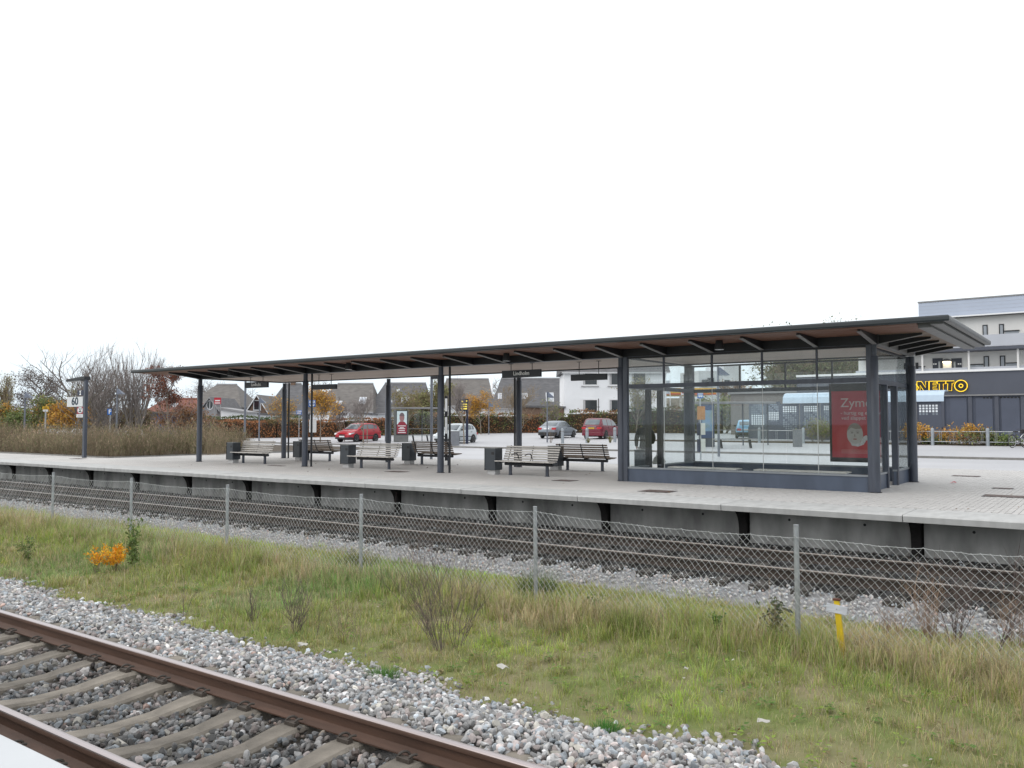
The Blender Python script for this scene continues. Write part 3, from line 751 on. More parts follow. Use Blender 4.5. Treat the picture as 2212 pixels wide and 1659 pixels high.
# ---------------- red poster case in the waiting room
REDP = mat('red_poster', (0.42, 0.02, 0.04), 0.45, var=0.06, scale=2)
px0, px1, py = -6.72, -5.42, 24.78
pc = thing('poster_case', 'red poster with a grey face and the word Zyme inside the waiting room', 'poster', ((px0+px1)/2, py, 0.5))
pw = (px1-px0)/2
MB().box(-pw-0.07, pw+0.07, 0, 0.10, 0, 2.22).build('case', BLACK, pc, bevel=0.01)
prt = MB().box(-pw, pw, -0.006, 0.0-0.001, 0.13, 2.0).build('print', REDP, pc)
PALE = mat('poster_grey', (0.42, 0.40, 0.39), 0.5, var=0.08, scale=6); PGD = mat('poster_dark', (0.10, 0.08, 0.08), 0.5, var=0.1); PTXT = mat('poster_text', (0.60, 0.50, 0.50), 0.5, var=0.05)
text_part('Zyme', 0.36, PTXT, prt, (-pw+0.24, -0.009, 1.66), align='LEFT', thick=0.0015)
text_part('- hurtig og effektiv', 0.145, PTXT, prt, (-pw+0.24, -0.009, 1.38), align='LEFT', thick=0.0015)
text_part('ved slappet', 0.145, PTXT, prt, (-pw+0.26, -0.009, 1.24), align='LEFT', thick=0.0015)
def flat(poly, y, name, m, par): return MB().prism(poly, 'y', y-0.001, y).build(name, m, par)
fcx, fcz = -0.03, 0.78
flat([(fcx+0.215*math.cos(a), fcz+0.30*math.sin(a)*(1.05 if math.sin(a) > 0 else 0.95)) for a in np.linspace(0, 2*math.pi, 28)[:-1]], -0.008, 'printed_face', PALE, prt)
HAIRP = mat('poster_hair', (0.24, 0.20, 0.18), 0.5, var=0.1)
flat([(fcx+0.22*math.cos(a), fcz+0.32*math.sin(a)) for a in np.linspace(0.55, math.pi-0.3, 14)] + [(fcx-0.10, fcz+0.19), (fcx+0.03, fcz+0.15)], -0.0095, 'printed_hair', HAIRP, prt)
for ex in (-0.075, 0.075):
    flat([(fcx+ex+0.04*math.cos(a), fcz+0.045+0.014*math.sin(a)) for a in np.linspace(0, 2*math.pi, 10)[:-1]], -0.0095, 'printed_eye', PGD, prt)
    flat([(fcx+ex-0.05, fcz+0.085), (fcx+ex+0.05, fcz+0.09), (fcx+ex+0.045, fcz+0.1), (fcx+ex-0.045, fcz+0.097)], -0.0095, 'printed_brow', PGD, prt)
flat([(fcx-0.025, fcz-0.06), (fcx+0.03, fcz-0.06), (fcx+0.012, fcz-0.045), (fcx+0.004, fcz+0.03), (fcx-0.004, fcz+0.03)], -0.0095, 'printed_nose', HAIRP, prt)
flat([(fcx+0.055*math.cos(a), fcz-0.13+0.018*math.sin(a)) for a in np.linspace(0, 2*math.pi, 10)[:-1]], -0.0095, 'printed_mouth', mat('poster_lip', (0.28, 0.07, 0.07), 0.5), prt)
flat([(-0.16, 0.58), (-0.12, 0.47), (0.05, 0.44), (0.2, 0.50), (0.27, 0.62), (0.42, 0.60), (0.5, 0.48), (0.5, 0.66), (0.34, 0.70), (0.27, 0.76), (0.19, 0.72), (0.12, 0.56), (0.0, 0.52), (-0.1, 0.53)], -0.0085, 'printed_collar', mat('poster_pale', (0.5, 0.5, 0.52), 0.5, var=0.2, scale=18), prt)
flat([(-pw+0.25, 0.24), (pw-0.02, 0.24), (pw-0.02, 0.36), (-pw+0.25, 0.36)], -0.008, 'printed_band', mat('poster_rose', (0.42, 0.08, 0.09), 0.5), prt)
# ================================================================ benches and bins on the platform
def make_bench(label, wood, arms=False):
    t = thing('platform_bench', label, 'bench', group='slatted benches under the canopy')
    L = 1.0
    MB().tube([(-0.88, 0, 0.345), (0.88, 0, 0.345)], 0.048, 12).build('beam', STEELD, t, smooth=True)
    for x in (-0.68, 0.68): 
        lg = MB().box(x-0.04, x+0.04, -0.035, 0.035, 0.0, 0.31).build('leg', STEEL, t, bevel=0.004)
        MB().box(x-0.06, x+0.06, -0.055, 0.055, 0.0, 0.010).build('foot_plate', STEEL, lg)
    for k in range(5):
        y = -0.36 + 0.092*k; MB().cbox((0, y, 0.438 - 0.02*math.sin(k/4*math.pi)), (2*L, 0.078, 0.03), (0.04*(2-k)*-0.5, 0, 0)).build('seat_slat', wood, t, bevel=0.004)
    for k in range(6):
        z = 0.500 + 0.073*k; y = 0.085 + 0.032*k; MB().cbox((0, y, z), (2*L, 0.026, 0.048), (-0.38, 0, 0)).build('back_slat', wood, t, bevel=0.004)
    for x in (-0.84, 0.0, 0.84):
        MB().tube([(x, -0.40, 0.415), (x, -0.2, 0.395), (x, 0.0, 0.395), (x, 0.085, 0.44), (x, 0.145, 0.55), (x, 0.205, 0.70), (x, 0.275, 0.90)], 0.017, 6).build('support', STEELD, t, smooth=True)
    if arms:
        for x in (-0.42, 0.08):
            MB().tube([(x, 0.11, 0.46), (x, 0.02, 0.62), (x, -0.03, 0.665), (x, -0.16, 0.665), (x, -0.30, 0.63)], 0.016, 6).build('armrest', STEELD, t, smooth=True)
            MB().tube([(x, -0.36, 0.40), (x, -0.28, 0.43), (x, -0.05, 0.40)], 0.016, 6).build('arm_stay', STEELD, t)
    return t
def make_bin(label):
    t = thing('litter_bin', label, 'litter bin', group='dark litter bins beside the benches')
    MB().box(-0.15, 0.15, -0.13, 0.13, 0.0, 0.14).build('plinth', mat('bin_plinth', (0.40, 0.40, 0.40), 0.6, var=0.08), t)
    b = MB().box(-0.20, 0.20, -0.19, 0.19, 0.141, 0.80).build('body', mat('bin_body', (0.040, 0.048, 0.058), 0.4, var=0.1), t, bevel=0.012)
    MB().box(-0.215, -0.202, -0.20, 0.20, 0.13, 0.825).build('door', STEELD, t, bevel=0.003)
    MB().box(-0.20, 0.20, -0.19, 0.19, 0.801, 0.825).build('lid', mat('bin_lid', (0.11, 0.12, 0.125), 0.4), t, bevel=0.005)
    MB().box(0.05, 0.16, -0.1915, -0.189, 0.62, 0.70).build('opening', BLACK, b)
    return t
CB = [-14.65, -21.25, -27.85]
nmF = ['pale slatted bench with armrests facing the tracks, nearest the waiting room', 'pale slatted bench facing the tracks in the middle bay of the canopy', 'pale slatted bench facing the tracks in the leftmost bay of the canopy']
nmB = ['brown-backed slatted bench with its back to the tracks, nearest the waiting room', 'brown-backed slatted bench with its back to the tracks in the middle bay', 'brown-backed slatted bench with its back to the tracks in the leftmost bay']
bA = make_bench(nmF[0], WOODG, True); bA.location = (CB[0], 21.02, 0)
bB = make_bench(nmF[1], WOODG); bB.location = (CB[1], 21.08, 0)
dup(bB, (CB[2], 20.97, 0), 0, nmF[2])
bC = make_bench(nmB[0], WOODB); bC.location = (CB[0]-0.05, 24.40, 0); bC.rotation_euler = (0, 0, math.pi)
dup(bC, (CB[1]-0.1, 24.38, 0), math.pi, nmB[1]); dup(bC, (CB[2]+0.1, 24.2, 0), math.pi, nmB[2])
bn = make_bin('dark litter bin left of the pale bench with armrests'); bn.location = (-15.95, 20.98, 0)
dup(bn, (-22.62, 21.1, 0), 0, 'dark litter bin left of the pale bench in the middle bay')
dup(bn, (-29.0, 20.85, 0), 0, 'dark litter bin left of the pale bench in the leftmost bay')
dup(bn, (-15.72, 24.2, 0), 0, 'dark litter bin between the pale and the brown bench nearest the waiting room')
dup(bn, (-22.62, 24.3, 0), 0, 'dark litter bin left of the brown bench in the middle bay')
dup(bn, (-28.62, 23.9, 0), 0, 'dark litter bin left of the brown bench in the leftmost bay')
kb = onY(1390.5, 990, 22.15); dup(bn, (float(kb[0]), 22.15, 0), R(8), 'dark litter bin in front of the standing person at the waiting room')

# ---------------- speed and track number post on the left
t = thing('sign_post', 'grey platform post with lamp arm carrying the 60 speed board', 'sign post', (-38.75, 19.82, 0))
SB = mat('speed_board_white', (0.62, 0.64, 0.66), 0.4, var=0.04); REDS = mat('red_sign', (0.33, 0.03, 0.05), 0.45, var=0.06)
MB().box(-0.09, 0.09, -0.07, 0.07, 0, 3.62).build('post', STEEL, t, bevel=0.01)
arm = MB().prism([(-1.62, 3.55), (-1.55, 3.66), (-0.05, 3.75), (0.12, 3.75), (0.12, 3.60), (-0.05, 3.60)], 'y', -0.14, 0.14).build('lamp_arm', STEELD, t)
MB().box(-1.45, -0.25, -0.11, 0.11, 3.545, 3.565).build('lamp_glass', LENS, arm)
b60 = MB().box(-1.55, -0.10, -0.09, 0.03, 2.36, 2.82).build('speed_board', SB, t, bevel=0.006)
text_part('60', 0.50, mat('dark_teal_text', (0.012, 0.03, 0.05), 0.5), b60, (-0.80, -0.0925, 2.60), sx=1.25, bold=0.014)
b2 = MB().box(-0.62, -0.11, -0.07, 0.02, 2.88, 3.12).build('number_board', NAVY, t)
text_part('2', 0.25, WHITE, b2, (-0.36, -0.0725, 2.985), bold=0.012)
MB().box(-0.46, -0.26, -0.0725, -0.0705, 3.085, 3.10).build('lettering', WHITE, b2)
bR = MB().box(-0.64, -0.10, -0.06, 0.0, 2.03, 2.355).build('warning_board', REDS, t)
MB().prism([(-0.36+0.235*math.cos(a), 2.20+0.145*math.sin(a)) for a in np.linspace(0, 2*math.pi, 24)[:-1]], 'y', -0.064, -0.061).build('disc', SB, bR)
MB().prism([(-0.50, 2.29), (-0.46, 2.31), (-0.22, 2.11), (-0.26, 2.09)], 'y', -0.067, -0.0645).build('symbol', BLACK, bR)
MB().prism([(-0.50, 2.13), (-0.40, 2.17), (-0.28, 2.12), (-0.40, 2.10)], 'y', -0.067, -0.0645).build('symbol', BLACK, bR)
MB().prism([(-0.32, 2.27), (-0.24, 2.29), (-0.23, 2.23), (-0.30, 2.22)], 'y', -0.067, -0.0645).build('symbol', BLACK, bR)
bW = MB().box(-0.70, -0.10, -0.06, 0.0, 1.86, 2.01).build('notice', SB, t)
for k in range(2): MB().box(-0.6+0.05*k, -0.2, -0.0625, -0.061, 1.90+0.05*k, 1.915+0.05*k).build('lettering', mat('faint_ink', (0.2, 0.15, 0.2), 0.6), bW)
# ================================================================ grass and weeds of the verge
def vnoise(x, y, f, seed):
    """smooth value noise on arrays"""
    x = x*f + 100; y = y*f + 100; xi = np.floor(x).astype(int); yi = np.floor(y).astype(int); fx_ = x-xi; fy_ = y-yi
    def h(a, b): return (np.abs(np.sin(a*127.1+b*311.7+seed*74.7)*43758.5453)) % 1.0
    sx = fx_*fx_*(3-2*fx_); sy = fy_*fy_*(3-2*fy_)
    return (h(xi, yi)*(1-sx)+h(xi+1, yi)*sx)*(1-sy) + (h(xi, yi+1)*(1-sx)+h(xi+1, yi+1)*sx)*sy
def ground_z(y): return interp(y, ground_prof)
def blades(P, length, width, lean, az, cols, tipc, droop=0.5):
    """curved 3-joint blades; P (n,3)"""
    n = len(P); dx, dy = np.cos(az), np.sin(az); sx, sy = -dy, dx
    V = np.zeros((n, 7, 3), np.float32)
    for i, (t, wf) in enumerate(((0.0, 1.0), (0.38, 0.85), (0.74, 0.55))):
        out = lean*length*(t**1.7); up = length*t*(1-0.25*droop*lean*t)
        c = P + np.stack([dx*out, dy*out, up], 1)
        V[:, 2*i] = c - np.stack([sx, sy, 0*sx], 1)*(width*wf/2)[:, None]; V[:, 2*i+1] = c + np.stack([sx, sy, 0*sx], 1)*(width*wf/2)[:, None]
    out = lean*length; up = length*(1-0.5*droop*lean)
    V[:, 6] = P + np.stack([dx*out, dy*out, up], 1)
    q = np.array([(0, 1, 3), (0, 3, 2), (2, 3, 5), (2, 5, 4), (4, 5, 6)])
    F = (q[None]+(np.arange(n)*7)[:, None, None]).reshape(-1, 3)
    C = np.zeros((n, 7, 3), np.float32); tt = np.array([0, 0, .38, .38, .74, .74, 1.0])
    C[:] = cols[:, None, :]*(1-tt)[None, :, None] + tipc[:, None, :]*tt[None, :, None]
    return V.reshape(-1, 3), F, C.reshape(-1, 3)
GRASS = mat('grass_blades', (0.1, 0.1, 0.05), 0.75, var=0.08, scale=3, attr='Col', transl=0.25, spec=0.25)
def edge_y(x): return 6.08 + 0.18*np.sin(x*1.7) + 0.10*np.sin(x*4.3+1) + 0.014*(x+8)
def verge_fields(x, y):
    g = vnoise(x, y, 0.55, 1)*0.6 + vnoise(x, y, 1.7, 2)*0.4 - 0.16*np.clip((x+4.2)/2.5, 0, 1) - 0.10*np.clip((7.0-y)/0.7, 0, 1)   # lush or dry patches
    fz_ = np.exp(-((y-9.35)/0.75)**2)                                   # left uncut along the fence
    ei = np.clip((y-edge_y(x))/0.5, 0, 1); eo = np.clip((11.75+0.25*np.sin(x*0.9)-y)/0.5, 0, 1)
    return g, fz_, ei, eo
# tussocks: blades spring from shared crowns, so the sward is clumpy; a thin filler grows between
NC = 15500
cx = rng.uniform(-36, 2.5, NC); cy = rng.uniform(5.9, 11.9, NC); k = in_view(np.stack([cx, cy, 0*cx], 1), 0.9); cx, cy = cx[k], cy[k]
g, fz_, ei, eo = verge_fields(cx, cy); dC = cx*FH[0]+cy*FH[1]
k = (rng.random(len(cx)) < ei*eo*(0.55+0.45*vnoise(cx, cy, 1.3, 5)+0.3*fz_)) & (cy > edge_y(cx)-0.05); cx, cy, dC, g, fz_, ei = [a_[k] for a_ in (cx, cy, dC, g, fz_, ei)]
hC = (0.045+0.085*rng.random(len(cx))+0.12*np.maximum(0, vnoise(cx, cy, 0.8, 9)-0.45))*(0.5+0.5*ei) + fz_*(0.08+0.24*vnoise(cx, cy, 0.7, 21))*rng.uniform(0.5, 1.2, len(cx)); hC *= np.where(cx < -12, 1.2, 1.0)
nb_ = (rng.integers(14, 34, len(cx))*np.clip(11/dC, 0.5, 1.15)*(0.8+0.5*fz_)).astype(int)
ci_ = np.repeat(np.arange(len(cx)), nb_); n = len(ci_)
rad = np.abs(rng.normal(0, 0.05, n))*(1+hC[ci_]*2.2); az0 = rng.uniform(0, 6.283, n)
x = cx[ci_]+rad*np.cos(az0); y = cy[ci_]+rad*np.sin(az0); L = hC[ci_]*rng.uniform(0.55, 1.3, n); lean = np.clip(0.15+rad*5*rng.uniform(0.5, 1.4, n), 0.05, 1.0); az = az0+rng.normal(0, 0.45, n); tone = rng.uniform(0.72, 1.25, len(cx))[ci_]; strawc = rng.random(len(cx))[ci_]
NF = 150000
fx_ = rng.uniform(-36, 2.5, NF); fy_ = rng.uniform(5.8, 11.9, NF); k = in_view(np.stack([fx_, fy_, 0*fx_], 1), 0.9); fx_, fy_ = fx_[k], fy_[k]
g2, fz2, ei2, eo2 = verge_fields(fx_, fy_); d2 = fx_*FH[0]+fy_*FH[1]; k = (rng.random(len(fx_)) < np.clip(ei2*1.1, 0.02, 1)*eo2*np.clip(10/d2, 0.35, 1)) & (fy_ > edge_y(fx_)-0.15); fx_, fy_, ei2, fz2 = fx_[k], fy_[k], ei2[k], fz2[k]; nf = len(fx_)
x = np.concatenate([x, fx_]); y = np.concatenate([y, fy_]); L = np.concatenate([L, (0.035+0.07*rng.random(nf))*(0.5+0.5*ei2)+0.12*fz2*rng.random(nf)]); lean = np.concatenate([lean, rng.uniform(0.1, 0.9, nf)]); az = np.concatenate([az, rng.uniform(0, 6.283, nf)]); tone = np.concatenate([tone, rng.uniform(0.75, 1.2, nf)]); strawc = np.concatenate([strawc, rng.random(nf)])
n = len(x); g, fencez, e_in, _eo = verge_fields(x, y); d = x*FH[0]+y*FH[1]; right = np.clip((x+4.2)/2.5, 0, 1)
P = np.stack([x, y, np.where(y < 6.5, interp(y, prof_near)-0.02, ground_z(y)-0.01)], 1)
pst = np.clip(0.58-0.95*g+0.30*fencez+0.20*right, 0.06, 0.8); straw = (0.55*strawc+0.45*rng.random(n)) < pst*0.92
gcol = np.stack([0.245+0.12*rng.random(n), 0.315+0.10*rng.random(n), 0.085+0.04*rng.random(n)], 1)*tone[:, None]*rng.uniform(0.75, 1.2, (n, 1))
gcol[:, 1] *= 0.84+0.30*np.clip(g, 0, 1); lm = np.clip((vnoise(x, y, 0.9, 41)-0.5)*4, 0, 1)*np.clip(1-fencez*1.3, 0, 1); gcol = gcol*(1+lm[:, None]*np.array([0.22, 0.34, -0.10])[None]); bl = vnoise(x, y, 0.4, 33) > 0.66; gcol[bl] *= np.array([0.80, 0.97, 1.15])
scol = np.stack([0.46+0.15*rng.random(n), 0.39+0.12*rng.random(n), 0.24+0.08*rng.random(n)], 1)*tone[:, None]*rng.uniform(0.6, 1.15, (n, 1))
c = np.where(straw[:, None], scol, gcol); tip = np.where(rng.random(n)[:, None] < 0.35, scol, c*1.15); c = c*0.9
width = rng.uniform(0.0030, 0.0058, n)*np.clip(d/8.5, 0.8, 1.9)
V, F, C = blades(P, L, width, lean, az, c, tip, 0.8)
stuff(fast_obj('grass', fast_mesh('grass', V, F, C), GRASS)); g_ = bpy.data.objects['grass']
g_['label'] = 'pale green and straw coloured rough grass between the two tracks'; g_['category'] = 'grass'
print('blades', n)
# broad-leaved ground weeds and moss cushions between the tussocks
nc = 900; wx = rng.uniform(-22, 1.5, nc); wy = rng.uniform(6.1, 11.0, nc); k = in_view(np.stack([wx, wy, 0*wx], 1), 0.5) & (wy > edge_y(wx)+0.02); wx, wy = wx[k], wy[k]
ci_ = np.repeat(np.arange(len(wx)), 10); n = len(ci_); aa = rng.uniform(0, 6.283, n); rr_ = rng.uniform(0.01, 0.085, n); P = np.stack([wx[ci_]+rr_*np.cos(aa), wy[ci_]+rr_*np.sin(aa), np.where(wy[ci_] < 6.5, interp(wy[ci_], prof_near), ground_z(wy[ci_]))+rng.uniform(0.01, 0.07, n)], 1)
q = np.array([(-0.6, 0, 0), (0.1, 0.5, 0.2), (1.2, 0, 0.1), (0.1, -0.5, 0.2)]); ca, sa = np.cos(aa), np.sin(aa); Rz = np.stack([np.stack([ca, -sa, 0*ca], 1), np.stack([sa, ca, 0*ca], 1), np.stack([0*ca, 0*ca, 1+0*ca], 1)], 1)
V = np.einsum('nij,kj->nki', Rz*0.8+rotm(n)*0.2, q)*rng.uniform(0.018, 0.045, (n, 1, 1)) + P[:, None, :]
wc = np.where(rng.random(len(wx))[ci_][:, None] < 0.45, np.array([0.12, 0.21, 0.05]), np.where(rng.random(len(wx))[ci_][:, None] < 0.6, np.array([0.21, 0.29, 0.055]), np.array([0.24, 0.20, 0.10])))*rng.uniform(0.65, 1.3, (n, 1))
stuff(fast_obj('ground_weeds', fast_mesh('ground_weeds', V.reshape(-1, 3), (np.array([(0, 1, 2, 3)])[None]+(np.arange(n)*4)[:, None, None]).reshape(-1, 4), np.repeat(wc, 4, 0)), GRASS)); g_ = bpy.data.objects['ground_weeds']
g_['label'] = 'low broad-leaved weeds and moss growing among the verge grass'; g_['category'] = 'weeds'
# long arching straw stalks
n = 5200; x = rng.uniform(-34, 1.5, n); y = rng.uniform(6.7, 11.0, n); P = np.stack([x, y, ground_z(y)], 1); k = in_view(P, 0.8) & (rng.random(n) < (0.25+0.75*np.exp(-((y-9.2)/1.0)**2)))
x, y, P = x[k], y[k], P[k]; n = len(x); d = x*FH[0]+y*FH[1]
cs = np.stack([0.36+0.1*rng.random(n), 0.30+0.08*rng.random(n), 0.19+0.05*rng.random(n)], 1)
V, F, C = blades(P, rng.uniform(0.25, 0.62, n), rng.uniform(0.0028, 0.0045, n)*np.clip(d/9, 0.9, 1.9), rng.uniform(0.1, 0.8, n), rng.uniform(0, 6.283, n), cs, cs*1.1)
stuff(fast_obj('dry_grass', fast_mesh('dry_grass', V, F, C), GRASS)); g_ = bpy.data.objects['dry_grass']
g_['label'] = 'long arching dry stalks standing above the verge grass'; g_['category'] = 'grass'
# moss and fallen leaves on the verge floor
n = 5200; x = rng.uniform(-26, 1.2, n); y = rng.uniform(5.2, 10.5, n); P = np.stack([x, y, np.where(y < 6.5, interp(y, prof_near)+0.03, ground_z(y)+0.03)], 1); k = in_view(P, 0.5) & (rng.random(n) < np.where(y < 6.1, 0.10, 0.55)*np.clip((x+16)/14, 0.12, 1)); P = P[k]; n = len(P)
s_ = rng.uniform(0.010, 0.026, n); q = np.array([(-1, 0, 0), (-0.3, 0.6, 0.1), (0.5, 0.5, 0.25), (1, 0, 0.1), (0.4, -0.6, 0.2), (-0.4, -0.5, 0.05)])
Rm = rotm(n); Rm = Rm*0.55 + np.eye(3)[None]*0.45
V = np.einsum('nij,kj->nki', Rm, q)*s_[:, None, None] + P[:, None, :]
F = (np.array([(0, 1, 2, 5), (5, 2, 3, 4)])[None]+(np.arange(n)*6)[:, None, None]).reshape(-1, 4)
kk = rng.random(n)[:, None]; lc = np.where(kk < 0.35, np.array([0.30, 0.22, 0.13]), np.where(kk < 0.6, np.array([0.18, 0.09, 0.05]), np.where(kk < 0.93, np.array([0.42, 0.37, 0.30]), np.array([0.62, 0.60, 0.56]))))*(0.6+0.6*rng.random((n, 1)))
stuff(fast_obj('leaf_litter', fast_mesh('leaf_litter', V.reshape(-1, 3), F, np.repeat(lc, 6, 0)), GRASS)); g_ = bpy.data.objects['leaf_litter']
g_['label'] = 'fallen brown and pale leaves scattered through the grass'; g_['category'] = 'leaves'

n = 60; P = np.stack([rng.uniform(-30, -1.6, n), rng.uniform(17.4, 28, n), np.full(n, 0.012)], 1); s_ = rng.uniform(0.02, 0.05, n)
V = np.einsum('nij,kj->nki', rotm(n)*0.3+np.eye(3)[None]*0.7, np.array([(-1, 0, 0.1), (-0.3, 0.6, 0.1), (0.5, 0.5, 0.25), (1, 0, 0.1), (0.4, -0.6, 0.2), (-0.4, -0.5, 0.05)]))*s_[:, None, None] + P[:, None, :]
lc = np.where(rng.random((n, 1)) < 0.6, np.array([0.10, 0.06, 0.04]), np.array([0.22, 0.13, 0.07]))
stuff(fast_obj('fallen_leaves', fast_mesh('fallen_leaves', V.reshape(-1, 3), (np.array([(0, 1, 2, 5), (5, 2, 3, 4)])[None]+(np.arange(n)*6)[:, None, None]).reshape(-1, 4), np.repeat(lc, 6, 0)), GRASS)); g_ = bpy.data.objects['fallen_leaves']
g_['label'] = 'few small brown leaves blown about on the platform paving'; g_['category'] = 'leaves'

# ---------------- single weeds
TWIG = mat('dark_twig', (0.115, 0.088, 0.082), 0.8, var=0.25, scale=8)
TWIGB = mat('russet_stem', (0.26, 0.18, 0.13), 0.8, var=0.3, scale=8)
TWIGP = mat('dry_stem', (0.20, 0.15, 0.11), 0.8, var=0.25, scale=8)
LEAF = mat('weed_leaf', (0.1, 0.1, 0.1), 0.6, var=0.12, scale=10, attr='Col', transl=0.25)
def twig_plant(name, label, cat, P, h, stems, spread, m, seed, branch=4, r0=0.0045, lean=(0, 0), group=None, levels=2, curve=0.35):
    rs = random.Random(seed); t = thing(name, label, cat, P, group=group)
    b = MB(); fine = MB()
    def grow(mb, p, dirv, L, r, lev):
        pts = [p]; q = Vector(p); dv = Vector(dirv).normalized(); nseg = 5
        for i in range(nseg):
            dv = (dv + Vector((rs.gauss(0, 0.09), rs.gauss(0, 0.09), curve*0.12))).normalized(); q = q + dv*(L/nseg); pts.append(tuple(q))
        mb.tube(pts, [r*(1-0.75*i/nseg) for i in range(nseg+1)], 4 if lev == 0 else 3, cap=False)
        if lev < levels:
            for k in range(branch if lev == 0 else max(2, branch-2)):
                j = rs.randint(1, nseg-1); a = rs.uniform(0, 6.283); bd = (dv*0.8 + Vector((math.cos(a), math.sin(a), 0.5))*0.6).normalized()
                grow(fine, pts[j], bd, L*rs.uniform(0.3, 0.55), r*0.6, lev+1)
    for k in range(stems):
        a = rs.uniform(0, 6.283); s_ = rs.uniform(0.05, spread)
        grow(b, (0.03*math.cos(a), 0.03*math.sin(a), -0.03), (s_*math.cos(a)+lean[0], s_*math.sin(a)+lean[1], 1), h*rs.uniform(0.6, 1.05), r0, 0)
    b.build('stem', m, t); 
    if fine.v: fine.build('twigs', m, t)
    return t
def gz(P): return (float(P[0]), float(P[1]), float(ground_z(P[1])))
def verge(x, y): P = onZ(x, y, -0.92); return gz(P)
twig_plant('bare_shrub', 'tall bare twiggy shrub fanning out in front of the middle fence post', 'shrub', verge(950, 1402), 1.3, 22, 0.5, TWIG, 3, 5, 0.0033, lean=(-0.34, 0))
twig_plant('bare_shrub', 'small bare shrub of thin curved twigs right of the tall twiggy shrub', 'shrub', verge(988, 1398), 1.15, 7, 0.4, TWIG, 4, 5, 0.0042, lean=(0.25, 0.0))
twig_plant('bare_shrub', 'dark bare twiggy weed in the grass left of the tall shrub', 'shrub', verge(640, 1362), 0.66, 10, 0.34, TWIG, 5, 5, 0.0048)
twig_plant('bare_shrub', 'small brown bare weed left of centre near the ballast', 'shrub', verge(545, 1345), 0.55, 7, 0.35, TWIG, 6, 4, 0.0045)
twig_plant('bare_shrub', 'single thin dark stem beside the dark bare weed', 'shrub', verge(682, 1370), 0.52, 2, 0.2, TWIG, 7, 3, 0.0035)
twig_plant('bare_shrub', 'thin grey weed stalks between the two larger bare shrubs', 'shrub', verge(742, 1385), 0.6, 6, 0.2, TWIGP, 8, 4, 0.003)
twig_plant('bare_shrub', 'pair of thin upright stalks left of the tall twiggy shrub', 'shrub', verge(775, 1392), 0.55, 3, 0.16, TWIGP, 9, 4, 0.003)
twig_plant('dead_weed', 'tall brown dead weed behind the right end of the fence', 'weed', verge(2062, 1400), 1.0, 7, 0.25, TWIG, 11, 6, 0.0062)
twig_plant('dead_weed', 'dense reddish brown dead weed clump left of the tall brown weed', 'weed', verge(2015, 1395), 0.72, 17, 0.5, TWIGB, 12, 5, 0.0042)
twig_plant('dead_weed', 'leaning dark dead stem at the right edge of the picture', 'weed', verge(2150, 1420), 1.0, 3, 0.15, TWIG, 13, 7, 0.0075, lean=(0.45, 0.15))
twig_plant('dead_weed', 'brown dead weed clump at the far right by the fence', 'weed', verge(2195, 1400), 0.66, 15, 0.6, TWIGB, 14, 5, 0.0042)
twig_plant('dead_weed', 'low dead weed clump right of the yellow marker', 'weed', verge(1930, 1405), 0.45, 12, 0.6, TWIGB, 15, 5, 0.0045)
twig_plant('dead_weed', 'small dead sprig in the ballast left of centre', 'weed', verge(395, 1330), 0.5, 2, 0.1, TWIG, 16, 2, 0.004)
def leafy(name, label, cat, P, h, stems, spread, leaf_col, nleaf, lsize, seed, stem_m=None, lean=(0, 0), flat_=0.6, group=None, zmin=0.1):
    rs = np.random.default_rng(seed); t = thing(name, label, cat, P, group=group); b = MB(); LP = []; 
    for k in range(stems):
        a = rs.uniform(0, 6.283); s_ = rs.uniform(0.05, spread); dv = Vector((s_*math.cos(a)+lean[0], s_*math.sin(a)+lean[1], 1)).normalized(); hh = h*rs.uniform(0.65, 1.05)
        pts = [tuple(dv*(hh*i/5) + Vector((rs.normal(0, 0.01), rs.normal(0, 0.01), -0.03 if i == 0 else 0))) for i in range(6)]
        b.tube(pts, [0.004*(1-0.7*i/5) for i in range(6)], 4, cap=False)
        for j in range(nleaf):
            u = rs.uniform(zmin, 1.0); p = np.array(dv)*hh*u + rs.normal(0, 0.03*h+0.012, 3)*np.array([1, 1, 0.4]); LP.append(p)
    b.build('stem', stem_m or TWIGP, t)
    LP = np.array(LP); n = len(LP); q = np.array([(-1, 0, 0), (0, 0.42, 0.12), (1, 0, -0.1), (0, -0.42, 0.12)]); Rm = rotm(n)*(1-flat_*0.5) + np.eye(3)[None]*flat_*0.5
    V = np.einsum('nij,kj->nki', Rm, q)*rs.uniform(0.6, 1.2, (n, 1, 1))*lsize + LP[:, None, :]
    lc = np.array([leaf_col[i] for i in rs.integers(0, len(leaf_col), n)])*rs.uniform(0.7, 1.25, (n, 1))
    F = (np.array([(0, 1, 2, 3)])[None]+(np.arange(n)*4)[:, None, None]).reshape(-1, 4)
    o = fast_obj('leaves', fast_mesh('leaves', V.reshape(-1, 3), F, np.repeat(lc, 4, 0)), LEAF, t)
    return t
OR = [(0.80, 0.36, 0.015), (0.85, 0.45, 0.02), (0.72, 0.28, 0.015), (0.82, 0.55, 0.04)]
GR = [(0.12, 0.18, 0.05), (0.16, 0.23, 0.06), (0.10, 0.15, 0.05)]
YG = [(0.28, 0.30, 0.06), (0.20, 0.24, 0.06), (0.34, 0.34, 0.10)]
leafy('yellow_bush', 'bright orange-yellow autumn bush in the grass at the left', 'bush', verge(250, 1232), 0.47, 20, 1.1, OR, 64, 0.036, 21, zmin=0.45, lean=(0.1, 0))
leafy('yellow_bush', 'small orange-yellow sprig left of the bright autumn bush', 'bush', verge(208, 1236), 0.5, 9, 0.6, OR, 40, 0.032, 22, zmin=0.45)
